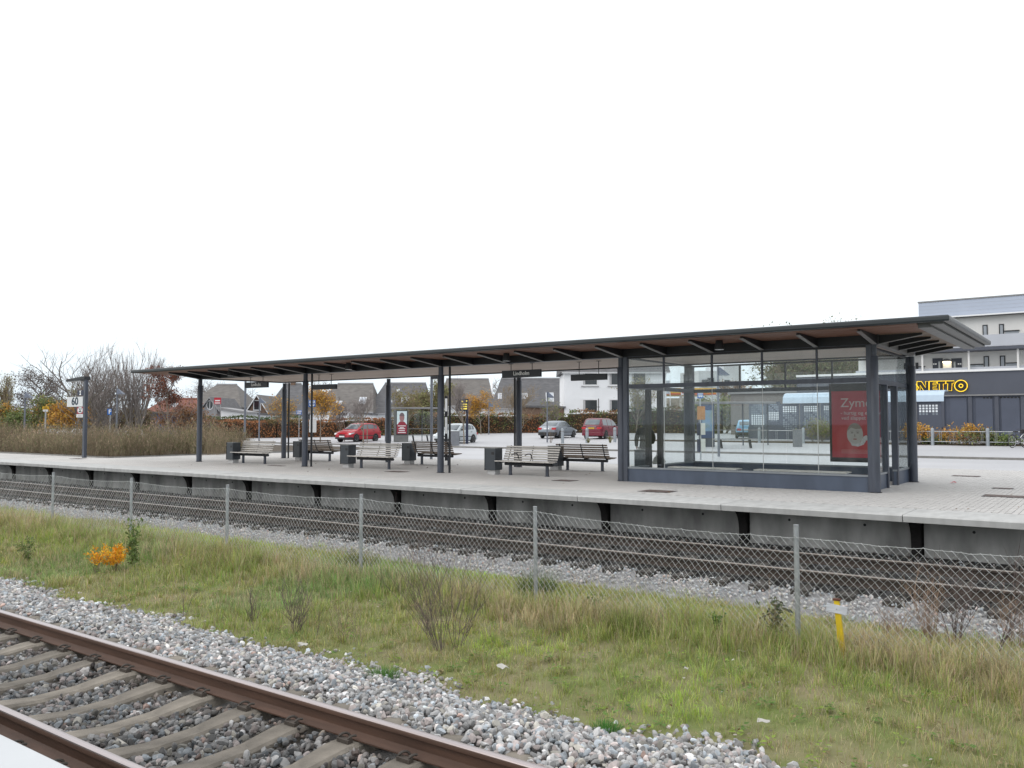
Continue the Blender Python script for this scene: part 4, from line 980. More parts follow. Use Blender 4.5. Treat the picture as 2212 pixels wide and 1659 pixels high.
leafy('green_weed', 'tall narrow green weed beside the orange-yellow bush', 'weed', verge(288, 1228), 0.95, 3, 0.08, GR, 90, 0.055, 23, stem_m=mat('green_stem', (0.08, 0.12, 0.04), 0.7))
leafy('green_weed', 'thin stalk with pale yellow-green top left of centre', 'weed', verge(396, 1310), 0.85, 1, 0.05, YG, 26, 0.05, 24, zmin=0.7)
leafy('green_weed', 'small bushy green weed below the second fence bay at right', 'weed', verge(1545, 1385), 0.33, 6, 0.4, [(0.06, 0.15, 0.03), (0.10, 0.2, 0.04)], 26, 0.035, 25)
leafy('green_weed', 'dark leafy weed leaning at the right fence post', 'weed', verge(1675, 1395), 0.55, 9, 0.5, [(0.09, 0.11, 0.05), (0.14, 0.13, 0.07), (0.06, 0.08, 0.04)], 20, 0.05, 26)
leafy('green_weed', 'spreading green weeds in the grass at the far left', 'weed', verge(60, 1210), 0.5, 10, 0.8, GR, 22, 0.04, 27)
leafy('green_weed', 'sprawling low leafy weed under the middle of the fence', 'weed', verge(1285, 1330), 0.28, 8, 1.0, GR, 18, 0.035, 28)
def tuft(name, label, x, y, col, nb=260, h=0.28, rad=0.16, z=None):
    P0 = onZ(x, y, -0.9 if z is None else z); n = nb; a = rng.uniform(0, 6.283, n); rr_ = rad*np.sqrt(rng.random(n))
    P = np.stack([rr_*np.cos(a), rr_*np.sin(a), np.full(n, -0.02)], 1)
    c = np.array(col)*rng.uniform(0.7, 1.3, (n, 1)); V, F, C = blades(P, rng.uniform(0.5, 1.0, n)*h, np.full(n, 0.005), rng.uniform(0.1, 0.8, n), a+rng.normal(0, 0.5, n), c, c*1.25)
    o = fast_obj(name, fast_mesh(name, V, F, C), GRASS); o.location = (float(P0[0]), float(P0[1]), float(P0[2])); tag(o, label, 'grass tuft')
tuft('grass_tuft', 'bright green grass tuft at the edge of the ballast left of centre', 828, 1468, (0.08, 0.17, 0.04), 420, 0.16, 0.15)
tuft('grass_tuft', 'small bright green tuft on the ballast near the bottom middle', 1310, 1575, (0.07, 0.19, 0.04), 260, 0.10, 0.11)
tuft('grass_tuft', 'large arching green and yellow tuft right of the middle fence post', 1350, 1370, (0.16, 0.19, 0.06), 420, 0.42, 0.2)
tuft('grass_tuft', 'tall dark green tuft at the foot of the middle fence post', 1160, 1290, (0.085, 0.12, 0.05), 520, 0.5, 0.28)
tuft('grass_tuft', 'tall brownish tuft at the foot of the fence post left of centre', 772, 1232, (0.12, 0.13, 0.06), 520, 0.45, 0.3)
tuft('grass_tuft', 'tall tan tuft along the fence between the two middle posts', 500, 1205, (0.14, 0.135, 0.065), 520, 0.45, 0.4)

# ---------------- yellow marker with a weathered board
Pm = verge(1822, 1432); mk = thing('marker_post', 'yellow marker post with a small white nailed board', 'marker post', Pm)
MB().prism([(-0.034, -0.05), (0.034, -0.05), (0.024-0.055, 0.60), (-0.03-0.055, 0.60)], 'y', -0.02, 0.02).build('post', mat('yellow_paint', (0.56, 0.40, 0.012), 0.5, var=0.12, scale=8), mk, bevel=0.004)
MB().cbox((-0.057, 0, 0.608), (0.075, 0.05, 0.02), (0, 0, 0)).build('cap', mat('rust_cap', (0.10, 0.035, 0.02), 0.8, var=0.3, scale=20), mk)
bd_ = MB().cbox((-0.052, -0.03, 0.515), (0.205, 0.012, 0.085), (0, R(8), R(12))).build('board', mat('weathered_white_board', (0.50, 0.52, 0.58), 0.6, var=0.16, scale=9, stretch=(1, 1, 9)), mk)
MB().tube([(-0.05, -0.041, 0.515), (-0.05, -0.034, 0.515)], 0.004, 6).build('nail', STEELD, bd_)
# ---------------- a few bits of litter
PAPER = mat('scrap_paper', (0.42, 0.41, 0.38), 0.7, var=0.1, scale=12)
def scrap(x, y, s_, label, m=PAPER, z=-0.88, seed=0):
    rs = random.Random(seed); P = onZ(x, y, z); b = MB()
    n = 4; V = [(s_*(i-1.5)/1.5*rs.uniform(.8, 1.2), s_*0.6*(j-1.5)/1.5*rs.uniform(.8, 1.2), rs.uniform(0, 0.45)*s_) for i in range(n) for j in range(n)]
    b.add(V, [(i*n+j, (i+1)*n+j, (i+1)*n+j+1, i*n+j+1) for i in range(n-1) for j in range(n-1)])
    o = b.build('litter_scrap', m, loc=tuple(float(v) for v in P), rot=(0, 0, rs.uniform(0, 6))); sd = o.modifiers.new('thick', 'SOLIDIFY'); sd.thickness = 0.002
    tag(o, label, 'litter', group='bits of litter')
scrap(1482, 2382*0.6064, 0.035, 'crumpled pale paper scrap below the tall bare shrub', seed=1); scrap(1085, 1442, 0.06, 'pale curled scrap near the ballast edge below the bare shrub', seed=2)
scrap(1600, 1408, 0.05, 'white scrap in the grass left of the right fence post', seed=3); scrap(1492, 1642, 0.035, 'bright blue scrap among the bottom stones', mat('blue_scrap', (0.02, 0.20, 0.55), 0.5), z=-0.84, seed=4)
scrap(655, 1393, 0.055, 'pale flat stone-like scrap at the ballast edge left of centre', seed=5); scrap(1650, 1560, 0.05, 'white scrap beside the stones at the bottom right', seed=6)
scrap(2060, 1043, 0.09, 'red and white wrapper lying on the platform paving', mat('red_wrapper', (0.45, 0.08, 0.10), 0.5, var=0.3, scale=12), z=0.01, seed=7)
# ================================================================ trees and shrubs
LEAFS = mat('shrub_leaf', (0.1, 0.1, 0.1), 0.65, var=0.25, scale=1.2, attr='Col', transl=0.2, rnd=0.30)
LEAFT = mat('tree_leaf', (0.1, 0.1, 0.1), 0.65, var=0.12, scale=4, attr='Col', transl=0.2)
BARK = mat('grey_bark', (0.19, 0.17, 0.155), 0.85, var=0.25, scale=6, stretch=(4, 4, 0.7))
BARKP = mat('pale_bark', (0.20, 0.165, 0.13), 0.85, var=0.25, scale=6, stretch=(4, 4, 0.7))
TWG = mat('far_twigs', (0.25, 0.22, 0.21), 0.85, var=0.2, scale=3)
TWGY = mat('tan_twigs', (0.27, 0.21, 0.14), 0.85, var=0.2, scale=3)
class Branches:
    """collects tapered 3-4 sided branch segments as arrays"""
    def __init__(s): s.a = []; s.b = []; s.ra = []; s.rb = []
    def seg(s, a, b, ra, rb): s.a.append(a); s.b.append(b); s.ra.append(ra); s.rb.append(rb)
    def mesh(s, name, n=3):
        A = np.array(s.a); B = np.array(s.b); ra = np.array(s.ra); rb = np.array(s.rb); d = B-A; L = np.linalg.norm(d, axis=1)+1e-9; d /= L[:, None]
        up = np.where(np.abs(d[:, 2:3]) < 0.9, np.array([[0, 0, 1.0]]), np.array([[1.0, 0, 0]])); u = np.cross(d, up); u /= np.linalg.norm(u, axis=1)[:, None]; w_ = np.cross(d, u)
        m = len(A); V = np.zeros((m, 2*n, 3))
        for k in range(n):
            o = u*math.cos(6.2832*k/n)+w_*math.sin(6.2832*k/n); V[:, k] = A+o*ra[:, None]; V[:, n+k] = B+o*rb[:, None]
        q = np.array([(k, (k+1) % n, n+(k+1) % n, n+k) for k in range(n)])
        return fast_mesh(name, V.reshape(-1, 3), (q[None]+(np.arange(m)*2*n)[:, None, None]).reshape(-1, 4), smooth=True)
def tree(name, label, loc, h, crown_w, seed, trunk_h=0.3, r0=0.09, stems=1, levels=4, kids=(5, 5, 5), leaf=None, nleaf=0, lsize=0.09, up=0.45, twm=None, bark=None, cat='tree', group=None, spread=0.55, twig_r=0.012, droop=0.0, leafzone=(0.25, 1.0), stake=False):
    rs = np.random.default_rng(seed); T = Branches(); W = Branches(); tips = []
    def grow(p, dv, L, r, lev, maxlev):
        ns = 4 if lev == 0 else 3; pts = [p]; q = p.copy(); dd_ = dv.copy()
        for i in range(ns):
            dd_ = dd_ + rs.normal(0, 0.10 if lev else 0.05, 3) + np.array([0, 0, (up if lev else 0.1)*0.25 - droop*0.25*lev]); dd_ /= np.linalg.norm(dd_)
            nq = q + dd_*(L/ns); ra = r*(1-0.6*i/ns); rb = r*(1-0.6*(i+1)/ns)
            (T if lev <= 1 else W).seg(q, nq, max(ra, twig_r*0.6), max(rb, twig_r*0.5)); q = nq; pts.append(q.copy())
        tips.append((pts, lev))
        if lev < maxlev:
            for k in range(kids[min(lev, len(kids)-1)]):
                t = rs.uniform(0.30 if lev else trunk_h, 1.0); j = t*ns; i0 = min(int(j), ns-1); base = pts[i0]+(pts[i0+1]-pts[i0])*(j-i0)
                side = rs.normal(0, 1, 3); side -= dd_*np.dot(side, dd_); side /= np.linalg.norm(side)+1e-9
                nd = dd_*(1-spread)+side*spread*1.15+np.array([0, 0, up*0.4]); nd /= np.linalg.norm(nd)
                fac = rs.uniform(0.5, 0.72) if lev else rs.uniform(0.42, 0.62)*(1.15-0.55*t)
                grow(base, nd, L*fac, r*0.48, lev+1, maxlev)
    for s_ in range(stems):
        if stems == 1: grow(np.zeros(3)-np.array([0, 0, 0.15]), np.array([0, 0, 1.0]), h*0.86, r0, 0, levels)
        else:
            a = rs.uniform(0, 6.283); lean_ = rs.uniform(0.08, 0.42); T.seg(np.array([0, 0, -0.35]), np.array([0.25*math.cos(a), 0.25*math.sin(a), -0.1]), r0*0.9, r0*0.8); grow(np.array([0.25*math.cos(a), 0.25*math.sin(a), -0.15]), np.array([lean_*math.cos(a), lean_*math.sin(a), 1.0]), h*rs.uniform(0.72, 1.0), r0*rs.uniform(0.6, 1), 0, levels)
    # fit the crown to the wanted width
    allp = np.array([p for pts, lev in tips for p in pts]); rad = np.percentile(np.hypot(allp[:, 0], allp[:, 1]), 96); k = (crown_w/2)/max(rad, 0.1); zs = h/max(allp[:, 2].max(), 0.1)
    S = np.array([k, k, zs])
    for B in (T, W):
        B.a = [p*S for p in B.a]; B.b = [p*S for p in B.b]
    t = thing(name, label, cat, loc, group=group)
    fast_obj('trunk', T.mesh('trunk', 6), bark or BARK, t)
    cr = None
    if W.a: cr = fast_obj('crown', W.mesh('crown', 3), twm or TWG, t)
    if leaf and nleaf:
        cand = np.array([p*S for pts, lev in tips if lev >= min(2, levels-1) for p in pts[1:]]); zr = cand[:, 2]/h; cand = cand[(zr > leafzone[0]) & (zr < leafzone[1])]
        if len(cand):
            LP = cand[rs.integers(0, len(cand), nleaf)]+rs.normal(0, 0.16*lsize/0.09, (nleaf, 3)); q = np.array([(-1, 0, 0), (0, 0.5, 0.15), (1, 0, 0), (0, -0.5, 0.15)])
            V = np.einsum('nij,kj->nki', rotm(nleaf), q)*rs.uniform(0.6, 1.2, (nleaf, 1, 1))*lsize + LP[:, None, :]
            lc = np.array([leaf[i] for i in rs.integers(0, len(leaf), nleaf)])*rs.uniform(0.65, 1.3, (nleaf, 1))
            fast_obj('foliage', fast_mesh('foliage', V.reshape(-1, 3), (np.array([(0, 1, 2, 3)])[None]+(np.arange(nleaf)*4)[:, None, None]).reshape(-1, 4), np.repeat(lc, 4, 0)), LEAFT, t)
    if stake:
        MB().tube([(0.3, 0.1, -0.1), (0.3, 0.1, h*0.35)], 0.035, 6).build('stake', BARKP, t)
    return t
def sh(x, ytop, d): 
    s_ = spot(x, d); return s_, float(at(x, ytop, d)[2])-s_[2]
RED = [(0.20, 0.065, 0.035), (0.26, 0.09, 0.045), (0.16, 0.06, 0.04)]
ORA = [(0.55, 0.27, 0.035), (0.44, 0.23, 0.05), (0.58, 0.36, 0.06)]
OLV = [(0.23, 0.21, 0.065), (0.28, 0.24, 0.08), (0.17, 0.18, 0.055)]
GRN = [(0.13, 0.19, 0.06), (0.18, 0.24, 0.07), (0.22, 0.25, 0.09)]
# --- the bare group on the left
l, h = sh(205, 748, 76); tree('bare_tree', 'tall bare many-stemmed tree behind the speed sign, left of its group', l, h*1.04, 9.5, 101, 0.12, 0.12, 10, 3, (7, 4, 2), up=0.6, spread=0.38, twig_r=0.011)
l, h = sh(248, 737, 80); tree('bare_tree', 'tallest bare many-stemmed tree in the group left of the canopy', l, h*1.06, 6.6, 102, 0.15, 0.13, 9, 3, (7, 4, 3), up=0.75, spread=0.30, twig_r=0.011)
l, h = sh(290, 752, 78); tree('bare_tree', 'bare many-stemmed tree at the tip of the canopy roof', l, h*1.06, 4.8, 103, 0.15, 0.13, 7, 3, (7, 4, 3), up=0.8, spread=0.28, twig_r=0.011)
l, h = sh(80, 788, 104); tree('bare_tree', 'round dark bare tree left of the speed sign post', l, h, 6.8, 104, 0.2, 0.2, 1, 4, (11, 7, 5, 3), up=0.4, spread=0.62, twig_r=0.014, leaf=[(0.09, 0.07, 0.06)], nleaf=2600, lsize=0.12)
l, h = sh(6, 800, 90); tree('bare_tree', 'slender yellowish bare tree at the left edge of the picture', l, h, 3.4, 105, 0.15, 0.1, 4, 3, (9, 7, 4), up=0.7, spread=0.35, twm=TWGY, leaf=OLV, nleaf=1600, lsize=0.09)
l, h = sh(166, 800, 70); tree('young_tree', 'slim young bare tree behind the speed board', l, h, 2.0, 106, 0.3, 0.05, 1, 4, (8, 5, 3), up=0.6, spread=0.4)
l, h = sh(366, 772, 70); tree('red_tree', 'young tree with russet leaves left of the first canopy column', l, h, 3.7, 107, 0.3, 0.07, 1, 4, (10, 6, 4), up=0.6, spread=0.45, leaf=RED, nleaf=4200, lsize=0.085, bark=BARKP, leafzone=(0.3, 0.86))
l, h = sh(398, 868, 74); tree('brown_bush', 'spreading brown leafy bush right of the russet tree', l, h, 4.6, 108, 0.05, 0.06, 6, 3, (8, 6, 4), up=0.35, spread=0.55, leaf=[(0.22, 0.11, 0.05), (0.28, 0.15, 0.06)], nleaf=3600, lsize=0.10, cat='bush')
for i, (x, y, d_, w_, c_, lb) in enumerate(((150, 860, 82, 4.2, ORA, 'orange and yellow autumn bush behind the speed sign'), (112, 850, 84, 3.8, OLV+GRN, 'olive green bush left of the orange autumn bush'), (92, 864, 90, 2.4, ORA, 'small yellow bush behind the yellow route sign'), (190, 830, 95, 6.0, OLV, 'large brown-green bush behind the bare trees'), (12, 868, 85, 3.6, ORA+OLV, 'orange-green bush at the left edge of the picture'), (45, 880, 84, 3.6, GRN, 'dark green bush at the far left'), (225, 872, 86, 4.6, [(0.13, 0.10, 0.06), (0.17, 0.13, 0.08)], 'brown undergrowth below the bare trees right of the speed sign'), (268, 874, 88, 4.6, [(0.12, 0.085, 0.06), (0.16, 0.11, 0.08)], 'dark brown undergrowth behind the blue F sign'), (305, 880, 86, 4.0, [(0.13, 0.09, 0.06), (0.17, 0.14, 0.07)], 'brown undergrowth below the tip of the canopy'))):
    l, h = sh(x, y, d_); tree('autumn_bush', lb, l, h, w_, 120+i, 0.02, 0.05, 5, 3, (6, 6, 4), up=0.3, spread=0.6, leaf=c_, nleaf=3400, lsize=0.13, cat='bush', group='bushes behind the planting bed')
# --- young trees in and round the car park
yt = [(608, 846, 64, 2.6, TWGY, ORA, 500, 'slim young tree with a few ochre leaves left of the second canopy column'), (692, 838, 66, 3.2, TWGY, ORA, 2400, 'young tree with golden leaves beside the bus stop sign'), (737, 850, 68, 1.9, TWG, None, 0, 'slim bare young tree right of the golden tree'), (785, 840, 62, 2.4, TWG, None, 0, 'slim bare young tree in front of the red car'),
      (876, 832, 70, 3.0, TWGY, OLV, 900, 'tan twiggy tree behind the advertising panel'), (1003, 812, 59.5, 2.6, TWG, None, 0, 'bare young tree in front of the white car'), (1039, 838, 84, 3.6, TWGY, ORA, 3400, 'golden-leaved tree behind the white car'), (1126, 818, 59.5, 3.0, TWGY, None, 0, 'hazy bare young tree right of the middle back column'),
      (1196, 858, 80, 2.2, TWG, OLV+GRN, 420, 'thin young tree with few green leaves by the white gable'), (1374, 810, 78, 3.4, TWG, OLV, 1500, 'olive-leaved tree in front of the white house, seen through the glass')]
for i, (x, y, d_, w_, tm, lf, nl, lb) in enumerate(yt):
    l, h = sh(x, y, d_); tree('young_tree', lb, l, h, w_, 140+i, 0.33, 0.055, 1, 4, (10, 6, 4), up=0.55, spread=0.5, leaf=lf, nleaf=nl, lsize=0.085, twm=tm, bark=BARKP, group='young trees of the car park', twig_r=0.011, stake=i in (2, 3))
l, h = sh(925, 812, 92); tree('willow_tree', 'large yellow-green tree beyond the hedge behind the advertising panel', l, h, 5.4, 160, 0.15, 0.16, 2, 3, (14, 9, 5), up=0.4, spread=0.5, twm=TWGY, leaf=[(0.20, 0.21, 0.08), (0.26, 0.25, 0.10), (0.18, 0.15, 0.08)], nleaf=6500, lsize=0.13)
l, h = sh(1560, 846, 84); tree('olive_tree', 'yellow-green leafy tree beside the filling station, seen through the glass', l, h, 7.0, 161, 0.1, 0.14, 3, 3, (10, 7, 4), up=0.35, spread=0.55, leaf=OLV+GRN, nleaf=6000, lsize=0.14)
l, h = sh(1585, 815, 90); tree('russet_tree', 'thin russet-leaved tree in front of the white tower, seen through the glass', l, h, 4.0, 162, 0.3, 0.08, 2, 4, (8, 5, 4), up=0.5, spread=0.5, leaf=[(0.27, 0.15, 0.06), (0.2, 0.12, 0.05)], nleaf=1500, lsize=0.12)
l, h = sh(1725, 700, 118); tree('willow_tree', 'big dense willow behind the waiting room roof', l, h, 13.5, 163, 0.1, 0.3, 3, 3, (16, 10, 6), up=0.25, spread=0.55, droop=0.10, twm=TWGY, leaf=[(0.15, 0.17, 0.08), (0.20, 0.20, 0.10), (0.11, 0.14, 0.06)], nleaf=14000, lsize=0.22)
l, h = sh(1800, 682, 122); tree('willow_tree', 'tall willow whose top shows above the canopy roof', l, h, 13.0, 164, 0.1, 0.3, 3, 3, (16, 10, 6), up=0.25, spread=0.55, droop=0.08, twm=TWGY, leaf=[(0.15, 0.17, 0.08), (0.20, 0.20, 0.10)], nleaf=12000, lsize=0.22)
# --- distant bare crowns above the houses
for i, (x, y, d_, w_, lb) in enumerate(((470, 815, 150, 12, 'far bare tree above the leftmost dark roof'), (700, 815, 140, 7, 'far bare tree between two house roofs'), (1070, 812, 135, 9, 'far bare tree between the two roofs behind the white car'), (1215, 822, 140, 5, 'far bare tree left of the white house'), (120, 855, 170, 26, 'low far line of brown trees left of the bare group'), (520, 838, 150, 9, 'far brown tree behind the left station sign'))):
    l, h = sh(x, y, d_); tree('bare_tree', lb, l, h, w_, 180+i, 0.15, 0.2, 3, 3, (9, 7, 4), up=0.3, spread=0.6, twig_r=0.018, group='far bare trees')

# --- planting bed with dense brown-green shrubs behind the platform's left part
struct(MB().box(-90, -37.76, 20.46, 39, -0.12, 0.03).build('planting_bed', mat('bark_mulch', (0.07, 0.055, 0.04), 0.95, var=0.3, scale=5, bump=0.5)))
SHC = [(0.25, 0.225, 0.115), (0.35, 0.28, 0.17), (0.18, 0.195, 0.085), (0.44, 0.33, 0.24), (0.13, 0.155, 0.06)]
def thicket(name, label, loc, w_, dp, h, seed, cols, nst=420, group=None, rz=0.0, nleaf=2600, lsize=0.05, cat='shrub'):
    """one shrub: many upright twigs from a base, carrying small leaves"""
    rs = np.random.default_rng(seed); B = Branches(); LP = []
    for k in range(nst):
        p = np.array([rs.uniform(-w_/2, w_/2), rs.uniform(-dp/2, dp/2), 0.0]); L = h*rs.uniform(0.55, 1.05)*(1-0.42*(2*p[0]/w_)**2)*rs.uniform(0.8, 1.12); dv = np.array([rs.normal(0, 0.17), rs.normal(0, 0.17), 1.0])
        q = p.copy()
        for i in range(3):
            dv = dv+rs.normal(0, 0.12, 3); dv[2] = max(dv[2], 0.5); dn = dv/np.linalg.norm(dv); nq = q+dn*L/3; B.seg(q, nq, 0.007*(1-0.25*i), 0.007*(0.75-0.25*i)); LP.append(nq); LP.append((q+nq)/2)
            if i: sd = nq+np.array([rs.normal(0, 0.10), rs.normal(0, 0.10), rs.uniform(0.05, 0.22)]); B.seg(nq, sd, 0.004, 0.002); LP.append(sd)
            q = nq
    t = thing(name, label, cat, loc, rz, group)
    fast_obj('stems', B.mesh('stems', 3), TWGY, t)
    LP = np.array(LP); LP = LP[rs.integers(0, len(LP), nleaf)]+rs.normal(0, 0.05, (nleaf, 3)); q = np.array([(0, 0, -1.5), (0.28, 0, 0.1), (0.05, 0.1, 1.6), (-0.28, 0, 0.1)])
    V = np.einsum('nij,kj->nki', rotm(nleaf)*0.42+np.eye(3)[None]*0.58, q)*rs.uniform(0.6, 1.3, (nleaf, 1, 1))*lsize + LP[:, None, :]
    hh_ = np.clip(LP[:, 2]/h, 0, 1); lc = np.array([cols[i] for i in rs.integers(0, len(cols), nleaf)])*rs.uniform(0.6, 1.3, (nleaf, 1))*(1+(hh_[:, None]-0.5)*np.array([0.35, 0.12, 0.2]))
    fast_obj('foliage', fast_mesh('foliage', V.reshape(-1, 3), (np.array([(0, 1, 2, 3)])[None]+(np.arange(nleaf)*4)[:, None, None]).reshape(-1, 4), np.repeat(lc, 4, 0)), LEAFS, t)
    return t
# shrubs stand in two staggered ranks; each is a plant of its own
front = []
for i in range(9):
    x = -38.9 - 1.75*i; front.append((x, 21.5 + 0.05*i, 1.40 + 0.2*math.sin(i*1.9)))
wn = ['nearest the canopy', 'second from the canopy', 'third from the canopy', 'fourth from the canopy', 'fifth from the canopy', 'sixth from the canopy', 'seventh from the canopy', 'eighth from the canopy', 'ninth from the canopy, at the left edge']
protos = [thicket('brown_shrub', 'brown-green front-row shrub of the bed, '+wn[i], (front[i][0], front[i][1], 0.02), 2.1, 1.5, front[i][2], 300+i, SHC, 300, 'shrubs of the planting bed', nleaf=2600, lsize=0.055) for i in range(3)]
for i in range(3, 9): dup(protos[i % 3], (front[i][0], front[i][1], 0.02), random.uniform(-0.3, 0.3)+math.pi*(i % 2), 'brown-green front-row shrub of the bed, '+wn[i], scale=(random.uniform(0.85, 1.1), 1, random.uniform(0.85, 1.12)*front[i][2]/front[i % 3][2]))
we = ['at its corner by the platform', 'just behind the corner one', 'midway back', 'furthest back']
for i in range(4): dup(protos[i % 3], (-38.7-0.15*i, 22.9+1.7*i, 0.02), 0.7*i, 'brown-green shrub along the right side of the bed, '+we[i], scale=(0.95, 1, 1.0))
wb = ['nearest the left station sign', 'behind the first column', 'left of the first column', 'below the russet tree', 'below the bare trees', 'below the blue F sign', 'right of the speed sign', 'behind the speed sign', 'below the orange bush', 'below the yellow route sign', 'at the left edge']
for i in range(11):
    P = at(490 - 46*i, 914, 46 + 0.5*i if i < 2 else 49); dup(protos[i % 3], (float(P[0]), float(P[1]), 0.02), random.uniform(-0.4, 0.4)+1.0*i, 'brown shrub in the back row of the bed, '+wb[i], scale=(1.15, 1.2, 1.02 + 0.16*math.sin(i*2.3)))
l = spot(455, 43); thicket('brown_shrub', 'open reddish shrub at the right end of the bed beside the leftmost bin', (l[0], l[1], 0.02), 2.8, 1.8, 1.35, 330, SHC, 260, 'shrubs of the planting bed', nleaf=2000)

# --- clipped hedges along the back of the car park
def hedge(name, label, x0, x1, d0, d1, ytop0, ytop1, seed, cols, thick=1.3, group='hedges behind the car park'):
    rs = np.random.default_rng(seed); A = np.array(spot(x0, d0)); B = np.array(spot(x1, d1)); L = np.linalg.norm(B[:2]-A[:2]); rz = math.atan2(B[1]-A[1], B[0]-A[0])
    h0 = float(at(x0, ytop0, d0)[2])-A[2]; h1 = float(at(x1, ytop1, d1)[2])-B[2]
    t = thing(name, label, 'hedge', A, rz, group)
    core = MB(); n = 16
    for i in range(n+1):
        hh = (h0+(h1-h0)*i/n)*0.9
        for y, z in ((-thick*0.36, -0.1), (-thick*0.38, hh*0.9), (-thick*0.2, hh), (thick*0.2, hh), (thick*0.38, hh*0.9), (thick*0.36, -0.1)): core.v.append((L*i/n, y, z))
    for i in range(n):
        for j in range(5): a = i*6+j; core.f.append((a, a+1, a+7, a+6))
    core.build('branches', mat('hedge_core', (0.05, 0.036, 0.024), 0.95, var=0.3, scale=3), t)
    nl = int(L*260); u = rs.random(nl); hh = (h0+(h1-h0)*u)*(1+0.05*np.sin(u*L*1.3)+0.04*rs.normal(0, 1, nl)); face = rs.random(nl)
    y = np.where(face < 0.7, -thick*0.42, rs.uniform(-0.42, 0.42, nl)*thick)+rs.normal(0, 0.07, nl); z = np.where(face < 0.7, hh*rs.random(nl), hh)
    LP = np.stack([u*L, y, z], 1); q = np.array([(-1, 0, 0), (0, 0.55, 0.15), (1, 0, 0), (0, -0.55, 0.15)])
    V = np.einsum('nij,kj->nki', rotm(nl), q)*rs.uniform(0.6, 1.3, (nl, 1, 1))*0.10 + LP[:, None, :]
    pat = vnoise(LP[:, 0], LP[:, 2], 0.55, seed); ci = np.clip((pat*1.25-0.1+0.12*rs.normal(0, 1, nl))*len(cols), 0, len(cols)-1).astype(int)
    lc = np.array(cols)[ci]*rs.uniform(0.6, 1.35, (nl, 1))
    fast_obj('foliage', fast_mesh('foliage', V.reshape(-1, 3), (np.array([(0, 1, 2, 3)])[None]+(np.arange(nl)*4)[:, None, None]).reshape(-1, 4), np.repeat(lc, 4, 0)), LEAFT, t)
BRN = [(0.29, 0.125, 0.05), (0.37, 0.165, 0.07), (0.24, 0.105, 0.05), (0.21, 0.15, 0.065)]
MIXH = [(0.11, 0.15, 0.045), (0.19, 0.19, 0.07), (0.29, 0.15, 0.065), (0.24, 0.125, 0.055), (0.14, 0.17, 0.055)]
GRH = [(0.05, 0.085, 0.03), (0.07, 0.11, 0.04), (0.10, 0.13, 0.045)]
hedge('hedge', 'low russet hedge behind the left part of the car park', 470, 600, 80, 80, 910, 908, 401, BRN)
hedge('hedge', 'low russet hedge left of the red car', 600, 745, 80, 81, 908, 906, 402, BRN)
hedge('hedge', 'brown and green hedge behind the red car', 745, 880, 82, 85, 906, 900, 403, BRN+MIXH)
hedge('hedge', 'mixed green and brown hedge behind the white car', 880, 1075, 86, 88, 893, 892, 404, MIXH)
hedge('hedge', 'brown and green hedge behind the silver car', 1075, 1230, 88, 88, 895, 896, 405, BRN+MIXH)
hedge('hedge', 'brown hedge in front of the white house', 1230, 1350, 88, 87, 890, 888, 406, MIXH)
hedge('hedge', 'tall green hedge seen through the left waiting room panes', 1345, 1460, 86, 84, 884, 880, 407, GRH+[(0.16, 0.13, 0.05)])
hedge('hedge', 'green and brown hedge below the filling station', 1460, 1560, 84, 82, 882, 880, 408, GRH+MIXH)
hedge('hedge', 'dark green hedge behind the low russet hedge', 395, 650, 88, 90, 900, 899, 409, GRH)
struct(MB().add([spot(420, 77.5), spot(1560, 80), spot(1560, 96), spot(420, 96)], [(0, 1, 2, 3)]).build('grass_verge', mat('verge_grass', (0.12, 0.125, 0.05), 0.95, var=0.3, scale=0.8, col2=(0.2, 0.16, 0.09), bump=0.5, bscale=6), loc=(0, 0, 0.012)))
# ================================================================ houses beyond the car park
SLATE = mat('dark_roof_tiles', (0.115, 0.115, 0.122), 0.8, var=0.2, scale=1.5, bump=0.5, bscale=9, stretch=(1, 1, 4))
SLATE2 = mat('brown_grey_roof', (0.15, 0.14, 0.132), 0.8, var=0.2, scale=1.5, bump=0.5, bscale=9, stretch=(1, 1, 4))
REDROOF = mat('red_roof_tiles', (0.19, 0.075, 0.055), 0.8, var=0.2, scale=2, bump=0.4, bscale=9)
RENDER = mat('white_render', (0.80, 0.815, 0.84), 0.75, var=0.05, scale=0.6)
GREYW = mat('grey_wall', (0.30, 0.30, 0.31), 0.8, var=0.1, scale=0.8)
BRICK = mat('brown_brick_wall', (0.17, 0.11, 0.08), 0.85, var=0.2, scale=6)
WINF = mat('window_frame_white', (0.75, 0.76, 0.78), 0.5, var=0.03)
WING = mat('dark_window', (0.025, 0.03, 0.035), 0.12, var=0.2, scale=0.8, spec=0.7)
CURT = mat('pale_curtain', (0.45, 0.45, 0.46), 0.8, var=0.1)
SKYL = mat('skylight_glass', (0.45, 0.49, 0.55), 0.15, var=0.15, scale=1, spec=0.7)
CAMROT = R(YAW)
